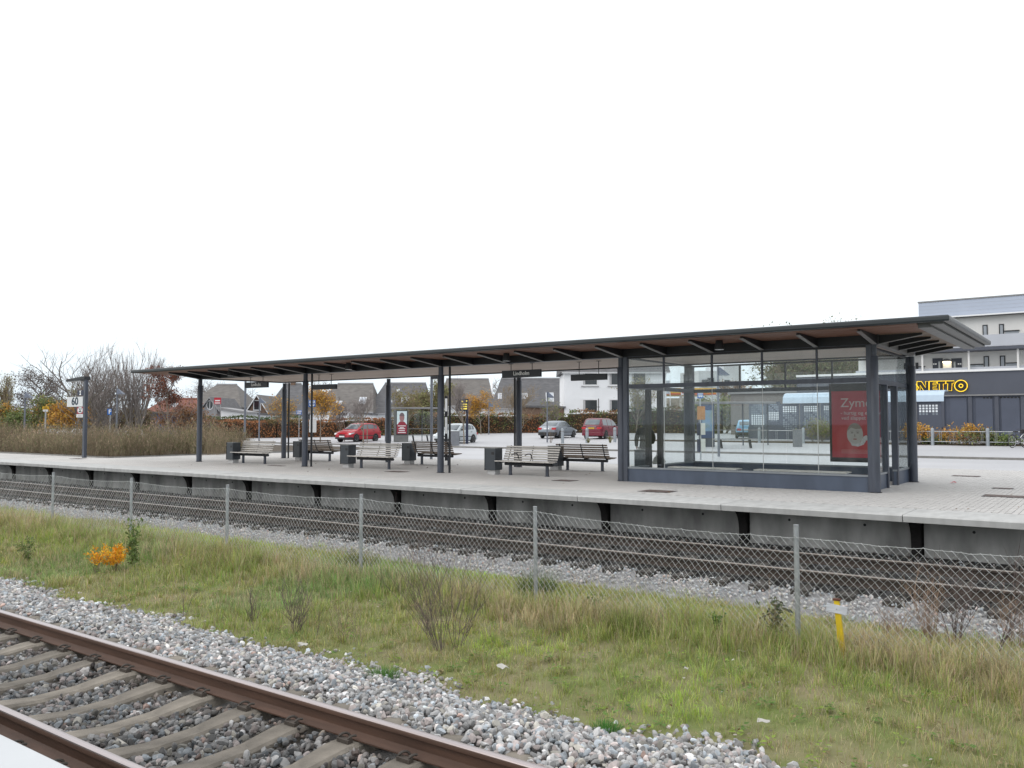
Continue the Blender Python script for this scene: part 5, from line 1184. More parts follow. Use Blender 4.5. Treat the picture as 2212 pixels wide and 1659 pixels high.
def win(parent, x, z, w_, h, y=0.0, frame=0.07, glassm=WING, sill=True, curtain=False):
    f = MB()
    for a in ((x-w_/2, x-w_/2+frame, z, z+h), (x+w_/2-frame, x+w_/2, z, z+h), (x-w_/2+frame, x+w_/2-frame, z, z+frame), (x-w_/2+frame, x+w_/2-frame, z+h-frame, z+h)): f.box(a[0], a[1], y-0.06, y+0.05, a[2], a[3])
    o = f.build('window', WINF, parent)
    MB().box(x-w_/2+frame, x+w_/2-frame, y-0.015, y+0.02, z+frame, z+h-frame).build('pane', glassm, o)
    if curtain: MB().box(x-w_/2+frame+0.02, x-w_/2+frame+0.22, y-0.019, y-0.0155, z+frame+0.02, z+h-frame-0.02).build('curtain', CURT, o)
    if sill: MB().box(x-w_/2-0.06, x+w_/2+0.06, y-0.12, y+0.04, z-0.08, z-0.002).build('sill', GREYW, o)
    return o
def house(label, xl, xr, d, y_eave, y_ridge, ridge=(0.1, 0.9), wall=RENDER, roof=SLATE, dep=8.0, rot=0.0, over=0.35, name='house', skylights=(), windows=(), gable=(False, False), chimney=None, base_drop=0.0):
    """ridge runs across the view; xl/xr eave ends in photograph columns, ridge = where the ridge starts and ends (0-1)"""
    A = at(xl, 914, d); B = at(xr, 914, d); C = (A+B)/2; gz_ = lot_z(C[0], C[1]); W = np.linalg.norm(B[:2]-A[:2])
    ze = float(at((xl+xr)/2, y_eave, d)[2])-gz_; zr = float(at((xl+xr)/2, y_ridge, d+dep/2)[2])-gz_
    t = thing(name, label, 'house', (C[0], C[1], gz_), CAMROT+rot)
    w2 = W/2
    wl = MB()
    wl.box(-w2+over, w2-over, over, dep-over, -0.3, ze)
    r0, r1 = -w2+W*ridge[0], -w2+W*ridge[1]
    for side, (gx, rx) in enumerate(((-w2+over, r0), (w2-over, r1))):
        if gable[side]: wl.prism([(over, ze), (dep-over, ze), (dep/2, zr-0.12)], 'x', gx-0.001 if side else gx, gx+0.25 if not side else gx-0.25)
    wl.build('wall', wall, t)
    rb = MB(); e = 0.12
    V = [(-w2, 0, ze-0.05), (w2, 0, ze-0.05), (w2, dep, ze-0.05), (-w2, dep, ze-0.05), (r0, dep/2, zr), (r1, dep/2, zr)]
    V2 = [(a, b, c-e) for a, b, c in V]
    rb.add(V+V2, [(0, 1, 5, 4), (2, 3, 4, 5), (3, 0, 4), (1, 2, 5), (6, 10, 11, 7), (8, 11, 10, 9), (9, 10, 6), (7, 11, 8), (0, 6, 7, 1), (2, 8, 9, 3), (1, 7, 8, 2), (3, 9, 6, 0)])
    ro = rb.build('roof', roof, t)
    sl = math.atan2(zr-ze, dep/2)
    MB().tube([(r0, dep/2, zr+0.02), (r1, dep/2, zr+0.02)], 0.13, 8).build('ridge_tiles', GREYW if roof is not REDROOF else REDROOF, ro)
    MB().tube([(-w2, -0.07, ze-0.12), (w2, -0.07, ze-0.12)], 0.075, 8).build('gutter', GREYW, t)
    MB().tube([(w2*0.93, 0.2, ze-0.15), (w2*0.93, 0.25, 0)], 0.05, 6).build('downpipe', GREYW, t)
    for (u, v, sw, shh) in skylights:
        x = -w2+W*u; yy = dep/2*v; zz = ze-0.05+(zr-ze+0.05)*v
        s_ = MB().cbox((x, yy, zz+0.03), (sw, shh, 0.10), (sl, 0, 0)).build('skylight', WINF, ro)
        MB().cbox((x, yy-0.06*math.sin(sl), zz+0.03+0.06*math.cos(sl)), (sw-0.12, shh-0.14, 0.02), (sl, 0, 0)).build('pane', SKYL, s_)
    for (u, z0, ww, hh) in windows: win(t, -w2+W*u, z0, ww, hh, over)
    if chimney is not None:
        x = -w2+W*chimney; c = MB().box(x-0.3, x+0.3, dep/2-0.25, dep/2+0.25, zr-0.5, zr+0.55).build('chimney', BRICK, ro)
        MB().box(x-0.34, x+0.34, dep/2-0.29, dep/2+0.29, zr+0.551, zr+0.62).build('cap', GREYW, c)
    return t
def gable_house(label, xl, xr, d, y_eave, y_ridge, wall=GREYW, roof=SLATE, dep=9.0, rot=0.0, oval=False, window=None, name='house', over=0.3):
    """gable turned to the viewer"""
    A = at(xl, 914, d); B = at(xr, 914, d); C = (A+B)/2; gz_ = lot_z(C[0], C[1]); W = float(np.linalg.norm(B[:2]-A[:2])); w2 = W/2
    ze = float(at((xl+xr)/2, y_eave, d)[2])-gz_; zr = float(at((xl+xr)/2, y_ridge, d)[2])-gz_
    t = thing(name, label, 'house', (C[0], C[1], gz_), CAMROT+rot)
    MB().prism([(-w2+over, -0.3), (w2-over, -0.3), (w2-over, ze), (0, zr-0.1), (-w2+over, ze)], 'y', 0.3, dep-0.3).build('wall', wall, t)
    for s_ in (-1, 1):
        k = (zr-ze)/w2; MB().prism([(0, zr), (s_*(w2+0.1), ze-0.1*k-0.02), (s_*(w2+0.1), ze-0.1*k-0.2), (0, zr-0.18)], 'y', 0, dep).build('roof_slope', roof, t)
        MB().prism([(0, zr-0.02), (s_*(w2+0.1), ze-0.1*k-0.04), (s_*(w2+0.1), ze-0.1*k-0.2), (0, zr-0.18)], 'y', -0.06, -0.002).build('bargeboard', WINF if wall is BRICK else GREYW, t)
    zc = ze+(zr-ze)*0.35
    if oval:
        o = MB().prism([(0.42*math.cos(a), zc+0.58*math.sin(a)) for a in np.linspace(0, 2*math.pi, 20)[:-1]], 'y', 0.26, 0.305).build('window', WINF, t)
        MB().prism([(0.33*math.cos(a), zc+0.48*math.sin(a)) for a in np.linspace(0, 2*math.pi, 20)[:-1]], 'y', 0.24, 0.259).build('pane', WING, o)
        MB().box(-0.03, 0.03, 0.225, 0.239, zc-0.48, zc+0.48).build('glazing_bar', WINF, o)
    if window: win(t, window[0], zc+window[1], window[2], window[3], 0.3)
    return t
house('large grey hipped-roof house behind the first canopy column', 392, 520, 112, 878, 831, (0.36, 0.72), GREYW, SLATE2, 10)
gable_house('pale grey gabled house with an oval window right of the first column', 430, 472, 98, 884, 857, GREYW, SLATE, 9, oval=True)
house('low red-tiled house behind the russet tree', 300, 430, 104, 893, 862, (0.2, 0.75), mat('ochre_wall', (0.42, 0.28, 0.13), 0.8), REDROOF, 8, skylights=((0.45, 0.55, 0.9, 1.1),))
gable_house('brick gabled house with a white-edged gable behind the left station sign', 530, 577, 100, 888, 852, BRICK, SLATE2, 9, window=(0, -0.6, 0.9, 1.2))
house('dark slate-roofed house behind the second pair of columns', 566, 668, 108, 892, 829, (0.25, 0.62), RENDER, SLATE, 10, chimney=0.44)
house('wide grey-roofed house with a skylight left of the red car', 662, 806, 106, 889, 829, (0.34, 0.90), RENDER, SLATE2, 10, skylights=((0.80, 0.38, 0.9, 1.5), (0.45, 0.30, 0.7, 0.8)))
house('slate-roofed house with two skylights behind the advertising panel', 788, 925, 108, 892, 828, (0.22, 0.9), RENDER, SLATE, 10, skylights=((0.36, 0.36, 0.6, 0.7), (0.60, 0.40, 1.1, 1.3), (0.46, 0.75, 0.35, 0.5)))
house('brown-grey-roofed house behind the yellow departure display', 945, 1068, 110, 876, 819, (0.1, 0.88), RENDER, SLATE2, 10, gable=(False, True))
house('dark-roofed house with a white gable left of the white house', 1058, 1222, 106, 882, 818, (0.14, 0.97), RENDER, SLATE, 10, skylights=((0.80, 0.36, 1.0, 1.9), (0.46, 0.40, 0.8, 1.2), (0.13, 0.4, 0.5, 1.2)), gable=(False, True))
# low white outbuildings in front of the houses
def shed(label, x0, x1, d, ytop, dep=4.0, wall=RENDER, roofm=None, name='garage', slope=0.0, door=False):
    A = at(x0, 914, d); B = at(x1, 914, d); C = (A+B)/2; g = lot_z(C[0], C[1]); W = float(np.linalg.norm(B[:2]-A[:2])); h = float(at((x0+x1)/2, ytop, d)[2])-g
    t = thing(name, label, 'outbuilding', (C[0], C[1], g), CAMROT, group='low outbuildings behind the hedge')
    MB().prism([(-W/2, -0.3), (W/2, -0.3), (W/2, h-slope), (-W/2, h)], 'y', 0, dep).build('wall', wall, t)
    MB().prism([(-W/2-0.2, h+0.01), (W/2+0.2, h-slope-0.0), (W/2+0.2, h-slope+0.22), (-W/2-0.2, h+0.23)], 'y', -0.25, dep+0.2).build('roof', roofm or GREYW, t)
    if door: MB().box(-W*0.16, W*0.10, -0.04, -0.002, 0, h-slope-0.35).build('door', GREYW, t)
shed('white flat-roofed garage behind the hedge left of the station sign', 476, 534, 94, 884, slope=0.5)
shed('long low white outbuilding left of the second column', 560, 642, 94, 896, slope=0.2, roofm=SLATE)
shed('low white outbuilding with a grey door behind the golden tree', 690, 752, 95, 893, door=True, roofm=RENDER)
shed('small white shed behind the red car', 756, 800, 96, 893, roofm=SLATE, slope=0.2)
shed('grey lean-to shed behind the silver car', 1125, 1218, 94, 880, roofm=SLATE, wall=BRICK, slope=0.1)
shed('low white building behind the white car', 958, 1012, 96, 880, roofm=WINF)
shed('blue-grey open shelter behind the russet tree', 322, 378, 92, 893, wall=mat('blue_tarp', (0.10, 0.12, 0.22), 0.6), roofm=SLATE, slope=0.1)
# red board on the dark roof at the left
l = at(470, 866, 93); t = thing('red_board', 'red board with white lettering between the first column and the station sign', 'sign', (l[0], l[1], lot_z(l[0], l[1])), CAMROT)
zz = float(l[2])-lot_z(l[0], l[1]); MB().box(-0.38, 0.38, -0.03, 0.03, zz-0.36, zz+0.36).build('board', mat('bright_red', (0.45, 0.02, 0.04), 0.5), t)
MB().box(-0.28, 0.28, -0.035, -0.031, zz-0.04, zz+0.1).build('lettering', WHITE, t); MB().box(-0.3, 0.3, -0.035, -0.031, zz-0.28, zz-0.18).build('lettering', WHITE, t)
for x in (-0.4, 0.4): MB().tube([(x, 0, 0), (x*0.8, 0, zz-0.36)], 0.04, 6).build('post', GREYW, t)
# white two-storey house
dW = 94.0; A = at(1219, 914, dW); B = at(1440, 914, dW); C = (A+B)/2; g = lot_z(C[0], C[1]); W = float(np.linalg.norm(B[:2]-A[:2])); w2 = W/2
wh = thing('white_house', 'tall white rendered two-storey house behind the maroon car', 'house', (C[0], C[1], g), CAMROT)
hz = lambda y: float(at(1300, y, dW)[2])-g
hx = lambda x: (x-(1219+1440)/2)/FPX*dW
he = hz(805)
MB().box(-w2, w2, 0, 9, -0.3, he).build('wall', RENDER, wh)
MB().prism([(-0.45, he+0.02), (4.5, he+3.4), (9.45, he+0.02)], 'x', -w2-0.4, w2+0.4).build('roof', SLATE, wh)
MB().box(-w2-0.3, w2+0.3, -0.42, -0.28, he-0.10, he+0.06).build('gutter', WINF, wh)
for (x0, x1, y0, y1) in ((1257, 1293, 802, 836), (1257, 1294, 861, 893), (1367-3, 1400, 802, 832), (1366, 1402, 860, 892)):
    pass
for xc in (1275, 1381-1, 1332):
    ww = 36/FPX*dW; win(wh, hx(xc), hz(834), ww, hz(801)-hz(834), 0.0, 0.17, curtain=True); win(wh, hx(xc), hz(893), ww, hz(861)-hz(893), 0.0, 0.17, curtain=True)
# antenna mast in front of it
l = spot(1293, 90); t = thing('mast', 'thin dark mast with a crossbar in front of the white house', 'mast', l, CAMROT)
zt = float(at(1293, 861, 90)[2])-l[2]; MB().tube([(0, 0, 0), (0, 0, zt)], 0.05, 6).build('pole', STEELD, t); MB().tube([(-0.6, 0, zt-0.9), (0.15, 0, zt-0.9)], 0.03, 6).build('crossbar', STEELD, t)
# distant white tower block and filling station, seen through the waiting room
l = at(1555, 914, 260); g = 0.58; t = thing('tower_block', 'distant white slab tower seen through the waiting room glass', 'building', (l[0], l[1], g), CAMROT+R(12))
w_ = 96/FPX*260/2; h = float(at(1555, 797, 260)[2])
MB().box(-w_, w_*0.15, 0, 14, 0, h-1.2).build('wall', mat('far_white_wall', (0.60, 0.62, 0.65), 0.8, var=0.08, scale=0.2), t); MB().box(w_*0.1501, w_, -1, 12, 0, h+0.6).build('wall', MATS['far_white_wall'], t)
for x, z in ((-w_*0.72, h-5), (-w_*0.45, h-4.4), (w_*0.3, h-5)): MB().box(x-0.9, x+0.9, -1.06, -0.02 if x < 0 else -1.01, z-1.0, z+1.0).build('window', WING, t)
l = at(1490, 914, 118); g = 0.58; t = thing('filling_station', 'filling station canopy with a yellow and red band behind the waiting room', 'filling station', (l[0], l[1], g), CAMROT+R(4))
w_ = 118/FPX*118/2; z0 = float(at(1490, 852, 118)[2])-g; z1 = float(at(1490, 838, 118)[2])-g
MB().box(-w_, w_, 0, 9, z0, z1).build('canopy', mat('signal_yellow', (0.62, 0.34, 0.01), 0.5, var=0.05), t)
MB().box(-w_-0.02, w_+0.02, -0.03, -0.002, z0-0.02, z0+0.14).build('red_band', mat('signal_red', (0.5, 0.03, 0.02), 0.5), t)
for x in (-w_*0.75, -w_*0.1, w_*0.6): MB().box(x-0.15, x+0.15, 3, 3.3, 0, z0).build('pillar', WHITE, t)
MB().box(-w_*0.9, w_*0.9, 11, 15, 0, z0-0.2).build('shop', mat('pale_shopfront', (0.40, 0.38, 0.33), 0.5, var=0.3, scale=1.2), t)
MB().box(-w_*0.32, -w_*0.12, -0.06, -0.031, z0-0.1, z1+0.2).build('logo_panel', WHITE, t)
MB().box(-w_*0.29, -w_*0.15, -0.075, -0.061, z0+0.15, z1-0.1).build('lettering', MATS['signal_red'], t)
l = at(1440, 914, 112); t = thing('flag_pole', 'flagpole with a pale banner beside the filling station', 'flagpole', (l[0], l[1], g), CAMROT)
MB().tube([(0.5, 0, 0), (0.5, 0, 6.9)], 0.05, 6).build('pole', WHITE, t); MB().box(-0.6, 0.45, -0.012, 0.012, 4.9, 6.7).build('banner', mat('pale_banner', (0.5, 0.55, 0.6), 0.7, var=0.2, scale=1), t)

# ================================================================ street furniture between railway and car park
def lamp(label, x, d, ytop, head='pyramid', r=0.055, group='lamp posts of the car park'):
    l = spot(x, d); h = float(at(x, ytop, d)[2])-l[2]; t = thing('lamp_post', label, 'lamp post', l, CAMROT, group)
    PM = mat('lamp_post_paint', (0.15, 0.165, 0.20), 0.45, var=0.08)
    if head == 'pyramid':
        MB().tube([(0, 0, -0.05), (0, 0, h)], [r, r*0.8], 10).build('post', PM, t, smooth=True)
        hd = MB().add([(0.03, -0.24, h-0.46), (0.52, -0.24, h-0.46), (0.52, 0.24, h-0.46), (0.03, 0.24, h-0.46), (0.03, -0.08, h-0.08), (0.10, -0.08, h-0.08), (0.10, 0.08, h-0.08), (0.03, 0.08, h-0.08)], [(0, 3, 2, 1), (4, 5, 6, 7), (0, 1, 5, 4), (1, 2, 6, 5), (2, 3, 7, 6), (3, 0, 4, 7)]).build('lamp_head', mat('lamp_hood', (0.085, 0.105, 0.15), 0.4), t)
        MB().box(0.08, 0.46, -0.18, 0.18, h-0.50, h-0.461).build('lamp_glass', LENS, hd)
    else:
        MB().tube([(0, 0, -0.05), (0, 0, h)], r, 10).build('post', PM, t, smooth=True)
        MB().box(-0.02, 0.34, -0.12, 0.12, h-0.22, h).build('lamp_head', STEELD, t)
    return t
lamp('lamp post with a sloping blue-grey hood in front of the silver car', 1182, 61, 845)
lamp('far lamp post with a small blue hood behind the white car', 1056, 82, 868, r=0.045)
lamp('lamp post with a sloping hood among the bare trees at the left', 252, 62, 838, r=0.07)
lamp('lamp post with a sloping hood at the far left', 53, 64, 846, r=0.07)
lamp('lamp post right of the leftmost station sign', 529, 62, 815, 'box', 0.08)
lamp('slim lamp post left of the second back column', 560, 68, 858, r=0.06)
lamp('slim grey post right of the third back column', 833, 66, 858, r=0.05)
lamp('tall dark lamp post just behind the canopy, right of the advertising panel', 932, 37.2, 808, 'box', 0.06)
lamp('lamp post with a pyramid hood behind the waiting room', 1552, 40, 790, r=0.06)
lamp('small far lamp with a hood seen through the waiting room glass', 1607, 75, 862, r=0.05)
def bollard(x, d, label):
    l = spot(x, d); t = thing('bollard', label, 'bollard', l, group='grey bollards along the car park')
    ZB_ = mat('bollard_grey', (0.30, 0.33, 0.36), 0.45, metal=0.3, var=0.1)
    MB().lathe([(0.11, 0), (0.11, 0.92), (0.105, 0.98), (0.08, 1.03), (0.03, 1.05)], 14).build('post', ZB_, t, smooth=True); MB().lathe([(0.118, 0.80), (0.118, 0.86)], 14).build('band', FLANGE, t)
bollard(1215, 59, 'grey bollard in front of the silver car'); bollard(1268, 59.5, 'grey bollard left of the maroon car'); bollard(1328, 60, 'grey bollard beside the waiting room corner column')
# weeds at the bollards
leafy('green_weed', 'small weed growing at the bollard left of the maroon car', 'weed', spot(1271, 59.2), 0.35, 8, 0.8, OLV, 20, 0.06, 51); leafy('green_weed', 'weed tuft at the bollard beside the waiting room column', 'weed', spot(1318, 58.6), 0.55, 10, 0.8, OLV, 20, 0.07, 52)
twig_plant('bare_shrub', 'small bare twigs at the foot of the hooded lamp post', 'shrub', spot(1190, 60.5), 1.1, 10, 0.5, TWIGP, 53, 3, 0.008)
BLU = mat('bus_sign_blue', (0.02, 0.13, 0.45), 0.4, var=0.05)
def bus_sign(label, x, d, ytop, w_=0.55, h_=0.62, boards=()):
    l = spot(x, d) if d > 48 else (float(at(x, 914, d)[0]), float(at(x, 914, d)[1]), 0.0); h = float(at(x, ytop, d)[2])-l[2]
    t = thing('bus_stop_sign', label, 'bus stop sign', l, CAMROT)
    MB().tube([(0, 0, -0.05), (0, 0, h)], 0.033, 8).build('pole', ZINC, t, smooth=True)
    s_ = MB().box(-w_*0.5, w_*0.5, -0.05, -0.034, h-h_, h).build('sign', BLU, t, bevel=0.004)
    MB().box(-w_*0.42, w_*0.42, -0.054, -0.051, h-h_*0.42, h-h_*0.12).build('panel', WHITE, s_)
    b = MB(); b.box(-w_*0.36, w_*0.36, -0.054, -0.051, h-h_*0.80, h-h_*0.52)
    b.build('bus_symbol', WHITE, s_)
    for k in range(3): MB().box(-w_*0.30+k*w_*0.22, -w_*0.14+k*w_*0.22, -0.058, -0.055, h-h_*0.66, h-h_*0.56).build('bus_window', BLU, s_)
    for k in (-0.2, 0.2): MB().tube([(w_*k, -0.051, h-h_*0.82), (w_*k, -0.056, h-h_*0.82)], w_*0.075, 10).build('bus_wheel', WHITE, s_)
    for k in range(4): MB().box(-w_*0.34+k*w_*0.17, -w_*0.22+k*w_*0.17, -0.058, -0.055, h-h_*0.32, h-h_*0.2).build('lettering', BLU, s_)
    for (x0, x1, z0, z1, m_) in boards: MB().box(x0, x1, -0.07, -0.036, z0, z1).build('timetable', m_, t)
    return t
CREAM = mat('timetable_paper', (0.55, 0.56, 0.52), 0.5, var=0.1, scale=6); WOODO = mat('orange_wood_panel', (0.38, 0.17, 0.04), 0.6, var=0.15)
bus_sign('blue bus stop sign on a pole with a white timetable, beside the second column', 674, 40.6, 864, 0.34, 0.34, [(-0.12, 0.22, 1.15, 1.75, WHITE)])
bus_sign('small far blue bus stop sign left of the second back column', 646, 70, 886, 0.45, 0.36)
bus_sign('blue bus stop sign with timetable boards seen through the waiting room glass', 1513, 37.5, 843, 0.26, 0.36, [(-0.17, -0.02, 1.05, 1.62, NAVY), (0.0, 0.2, 1.08, 1.60, CREAM), (-0.17, -0.02, 0.32, 0.88, NAVY), (0.0, 0.2, 0.34, 0.90, CREAM), (-0.15, 0.2, 1.75, 2.35, WOODO)])
# yellow-lit departure display on a navy pole
l = spot(1008, 60); t = thing('departure_display', 'navy departure display with yellow lines on a navy pole', 'display', l, CAMROT)
h = float(at(1008, 862, 60)[2])-l[2]
MB().box(-0.06, 0.12, -0.09, 0.09, -0.05, h).build('pole', NAVY, t, bevel=0.01); ds = MB().box(-0.78, 0.10, -0.13, 0.13, h-0.86, h+0.02).build('display', NAVY, t, bevel=0.01)
YEL = emit('display_yellow', (0.85, 0.68, 0.10), 0.7)
for k in range(3): MB().box(-0.40, 0.03, -0.135, -0.131, h-0.74+0.16*k, h-0.65+0.16*k).build('text_line', YEL, ds)
MB().box(-0.40, -0.25, -0.135, -0.131, h-0.22, h-0.12).build('text_line', YEL, ds); MB().box(-0.04, 0.04, -0.135, -0.131, h-0.2, h-0.08).build('text_line', YEL, ds)
# bus shelter with advertising panel
def shelter(label, x0, x1, d, ytop, name='bus_shelter', posts=4):
    A = at(x0, 914, d); B = at(x1, 914, d); C = (A+B)/2; g = lot_z(C[0], C[1]); W = float(np.linalg.norm(B[:2]-A[:2])); h = float(at((x0+x1)/2, ytop, d)[2])-g
    t = thing(name, label, 'bus shelter', (C[0], C[1], g), CAMROT)
    MB().box(-W/2, W/2, -0.7, 0.8, h-0.12, h).build('roof', FLANGE, t, bevel=0.02)
    for k in range(posts):
        x = -W/2+0.15+(W-0.3)*k/(posts-1); MB().box(x-0.03, x+0.03, 0.58, 0.64, -0.05, h-0.121).build('post', STEEL, t)
    for k in range(posts-1):
        xa = -W/2+0.19+(W-0.3)*k/(posts-1); xb_ = -W/2+0.11+(W-0.3)*(k+1)/(posts-1)
        MB().box(xa, xb_, 0.605, 0.615, 0.3, h-0.25).build('pane', PANE, t)
    MB().box(-W/2+0.18, W/2-0.18, 0.59, 0.63, 0.95, 1.0).build('rail', FLANGE, t)
    return t, W, h
st_, Wst, hst = shelter('glass bus shelter with a thin flat roof left of the white car', 838, 948, 66.5, 880)
bn_ = thing('shelter_bench', 'thin grey bench with slanted legs under the left bus shelter', 'bench', spot(912, 65.8), CAMROT)
MB().box(-1.1, 0.9, -0.2, 0.2, 0.46, 0.52).build('seat', FLANGE, bn_)
for x in (-0.6, 0.5): MB().prism([(x-0.1, 0.0), (x, 0.0), (x-0.08, 0.46), (x-0.18, 0.46)], 'y', -0.12, 0.12).build('leg', STEELD, bn_)
l = spot(868, 65.2); ad = thing('advertising_panel', 'poster panel showing a head over a dark red block beside the bus shelter', 'advertising panel', l, CAMROT)
h = float(at(868, 886, 65.2)[2])-l[2]
MB().box(-0.62, 0.50, -0.08, 0.12, 0, h).build('case', mat('panel_grey', (0.12, 0.125, 0.12), 0.5), ad, bevel=0.02)
fr = MB().box(-0.42, 0.46, -0.11, -0.081, 0.55, h-0.02).build('frame', BLACK, ad)
z0, z1 = 0.62, h-0.08; zm = z0+(z1-z0)*0.42
MB().box(-0.37, 0.41, -0.118, -0.111, zm, z1).build('print', mat('pale_blue_print', (0.55, 0.66, 0.68), 0.5, var=0.05), fr); MB().box(-0.37, 0.41, -0.118, -0.111, z0, zm-0.001).build('print', mat('dark_red_print', (0.24, 0.02, 0.04), 0.5, var=0.05), fr)
flat([(0.02+0.19*math.cos(a), zm+0.52+0.34*math.sin(a)) for a in np.linspace(0, 2*math.pi, 22)[:-1]], -0.119, 'printed_head', mat('print_skin', (0.30, 0.16, 0.16), 0.5), fr)
flat([(0.02+0.20*math.cos(a), zm+0.60+0.30*math.sin(a)) for a in np.linspace(0.1, math.pi-0.1, 14)], -0.121, 'printed_hair', mat('print_hair', (0.14, 0.10, 0.11), 0.5), fr)
flat([(-0.30, zm), (0.36, zm), (0.28, zm+0.14), (0.12, zm+0.24), (-0.08, zm+0.24), (-0.22, zm+0.14)], -0.1185, 'printed_shoulders', MATS['dark_red_print'], fr)
for k, (wd, zz) in enumerate(((0.62, 0.80), (0.3, 0.62), (0.5, 0.5), (0.45, 0.3), (0.6, 0.10))): MB().box(0.02-wd/2, 0.02+wd/2, -0.1205, -0.1185, z0+(zm-z0)*zz, z0+(zm-z0)*zz+0.05).build('lettering', WHITE, fr)
for k in range(4): MB().box(-0.5, 0.48, -0.0815, -0.0805, 0.08+0.1*k, 0.11+0.1*k).build('slot', FLANGE, ad)
l = spot(982, 57); t = thing('ticket_box', 'small grey box on the ground in front of the white car', 'box', l, CAMROT); MB().box(-0.32, 0.32, -0.2, 0.2, 0, 0.95).build('body', mat('grey_box', (0.17, 0.18, 0.20), 0.5), t, bevel=0.03); MB().box(-0.33, 0.33, -0.21, 0.21, 0.951, 0.98).build('lid', FLANGE, t)
# tall thin information mast by the third column
l = at(964, 914, 36); t = thing('info_column', 'slim dark column with white panels just behind the middle column', 'sign', (l[0]+0.0, l[1], 0), CAMROT)
MB().box(-0.06, 0.06, -0.05, 0.05, 0, 2.75).build('post', STEELD, t)
for z0, z1 in ((2.1, 2.65), (1.15, 1.85)): MB().box(-0.052, 0.045, -0.056, -0.051, z0, z1).build('panel', WHITE, t)
# shelter, map stand, bench and rails behind the waiting room
shelter('glass bus shelter seen through the waiting room', 1497, 1670, 52, 868)
l = spot(1528, 51); t = thing('map_stand', 'dark blue stand with a pale green map behind the waiting room', 'map stand', l, CAMROT); h = float(at(1528, 872, 51)[2])-l[2]
MB().box(-0.52, 0.42, -0.08, 0.1, 0, h).build('case', STEEL, t, bevel=0.02); mp_ = MB().box(-0.4, 0.36, -0.1, -0.081, 0.55, h-0.1).build('print', mat('map_blue', (0.03, 0.06, 0.14), 0.4), t)
MB().box(-0.34, 0.32, -0.106, -0.1005, 0.95, h-0.4).build('map', mat('map_green', (0.30, 0.36, 0.22), 0.5, var=0.35, scale=2.2, col2=(0.12, 0.25, 0.45)), mp_)
bn2 = thing('shelter_bench', 'pale bench with slanted dark legs behind the waiting room', 'bench', spot(1568+20, 49), CAMROT)
MB().box(-1.25, 1.25, -0.2, 0.2, 0.50, 0.56).build('seat', FLANGE, bn2)
for x in (-0.85, 0.85): MB().prism([(x, 0.0), (x+0.10, 0.0), (x+0.02, 0.5), (x-0.08, 0.5)], 'y', -0.12, 0.12).build('leg', STEELD, bn2)
l = spot(1722, 50); t = thing('litter_bin', 'grey slim litter bin on the pavement behind the waiting room', 'litter bin', l, CAMROT); MB().box(-0.22, 0.22, -0.2, 0.2, 0.0, 1.0).build('body', mat('grey_box', (0.17, 0.18, 0.20), 0.5), t, bevel=0.02); MB().box(-0.23, 0.23, -0.21, 0.21, 1.001, 1.04).build('lid', FLANGE, t)
# signs at the left behind the planting bed
l = spot(236, 55); t = thing('parking_sign', 'small blue and white sign with the letter F on a thin pole', 'sign', l, CAMROT); zt = float(at(236, 883, 55)[2])-l[2]
MB().tube([(0.05, 0, 0), (0.05, 0, zt-0.40)], 0.03, 8).build('pole', ZINC, t); bf_ = MB().box(-0.13, 0.13, -0.02, 0.02, zt-0.40, zt).build('board', BLU, t); text_part('F', 0.36, WHITE, bf_, (0.03, -0.0225, zt-0.20), bold=0.014)
l = spot(98, 62); t = thing('route_sign', 'yellow route sign over a small white plate on a grey pole', 'sign', l, CAMROT); zt = float(at(98, 878, 62)[2])-l[2]
MB().tube([(0, 0, 0), (0, 0, zt-0.3)], 0.055, 8).build('pole', ZINC, t); yb = MB().box(-0.23, 0.23, -0.04, 0.0, zt-0.22, zt).build('board', mat('sign_yellow', (0.62, 0.36, 0.01), 0.5), t); MB().box(-0.14, 0.14, -0.045, -0.041, zt-0.15, zt-0.08).build('lettering', BLACK, yb); MB().box(-0.19, 0.19, -0.04, 0.0, zt-0.38, zt-0.23).build('plate', SB, t)
# ================================================================ shop and flats at the right
FYB = 68.0
def z5(x, y): return ((2736+x*912/2212)*2212/3648, (1000+y*912/2212)*2212/3648)      # detail grid -> photograph columns and rows
def F5(x, y, Y=FYB): return onY(*z5(x, y), Y)
bld = thing('shop_building', 'grey shop with white flats above and a yellow-outlined sign', 'building', (-8, FYB, 0.5))
OX, OY = -8.0, FYB
def bpart(mb, name, m, par=bld, **k):
    for i, v in enumerate(mb.v): mb.v[i] = (v[0]-OX, v[1]-OY, v[2]-0.5)
    return mb.build(name, m, par, **k)
BG1 = mat('pale_blue_grey_cladding', (0.40, 0.45, 0.55), 0.5, var=0.04, scale=0.5); BG2 = mat('flat_white_wall', (0.74, 0.735, 0.725), 0.75, var=0.05, scale=0.4)
BG3 = mat('balcony_panel', (0.44, 0.46, 0.51), 0.5, var=0.05, scale=0.6); BG4 = mat('shop_dark_grey', (0.072, 0.080, 0.105), 0.55, var=0.08, scale=0.6); BG5 = mat('shop_blue_grey', (0.075, 0.088, 0.125), 0.5, var=0.1, scale=0.8)
X0b = float(F5(1272, 178)[0]); XR = 30.0; zt1 = float(F5(1272, 178)[2]); zt0 = float(F5(2212, 262)[2]); zb1 = float(F5(2212, 450)[2]); zb0 = float(F5(2212, 568)[2]); zf1 = float(F5(2212, 772)[2]); zf0 = float(F5(2212, 975)[2])
XL2 = float(onY(1846, 900, FYB)[0]); XL3 = float(onY(1722, 900, FYB)[0])
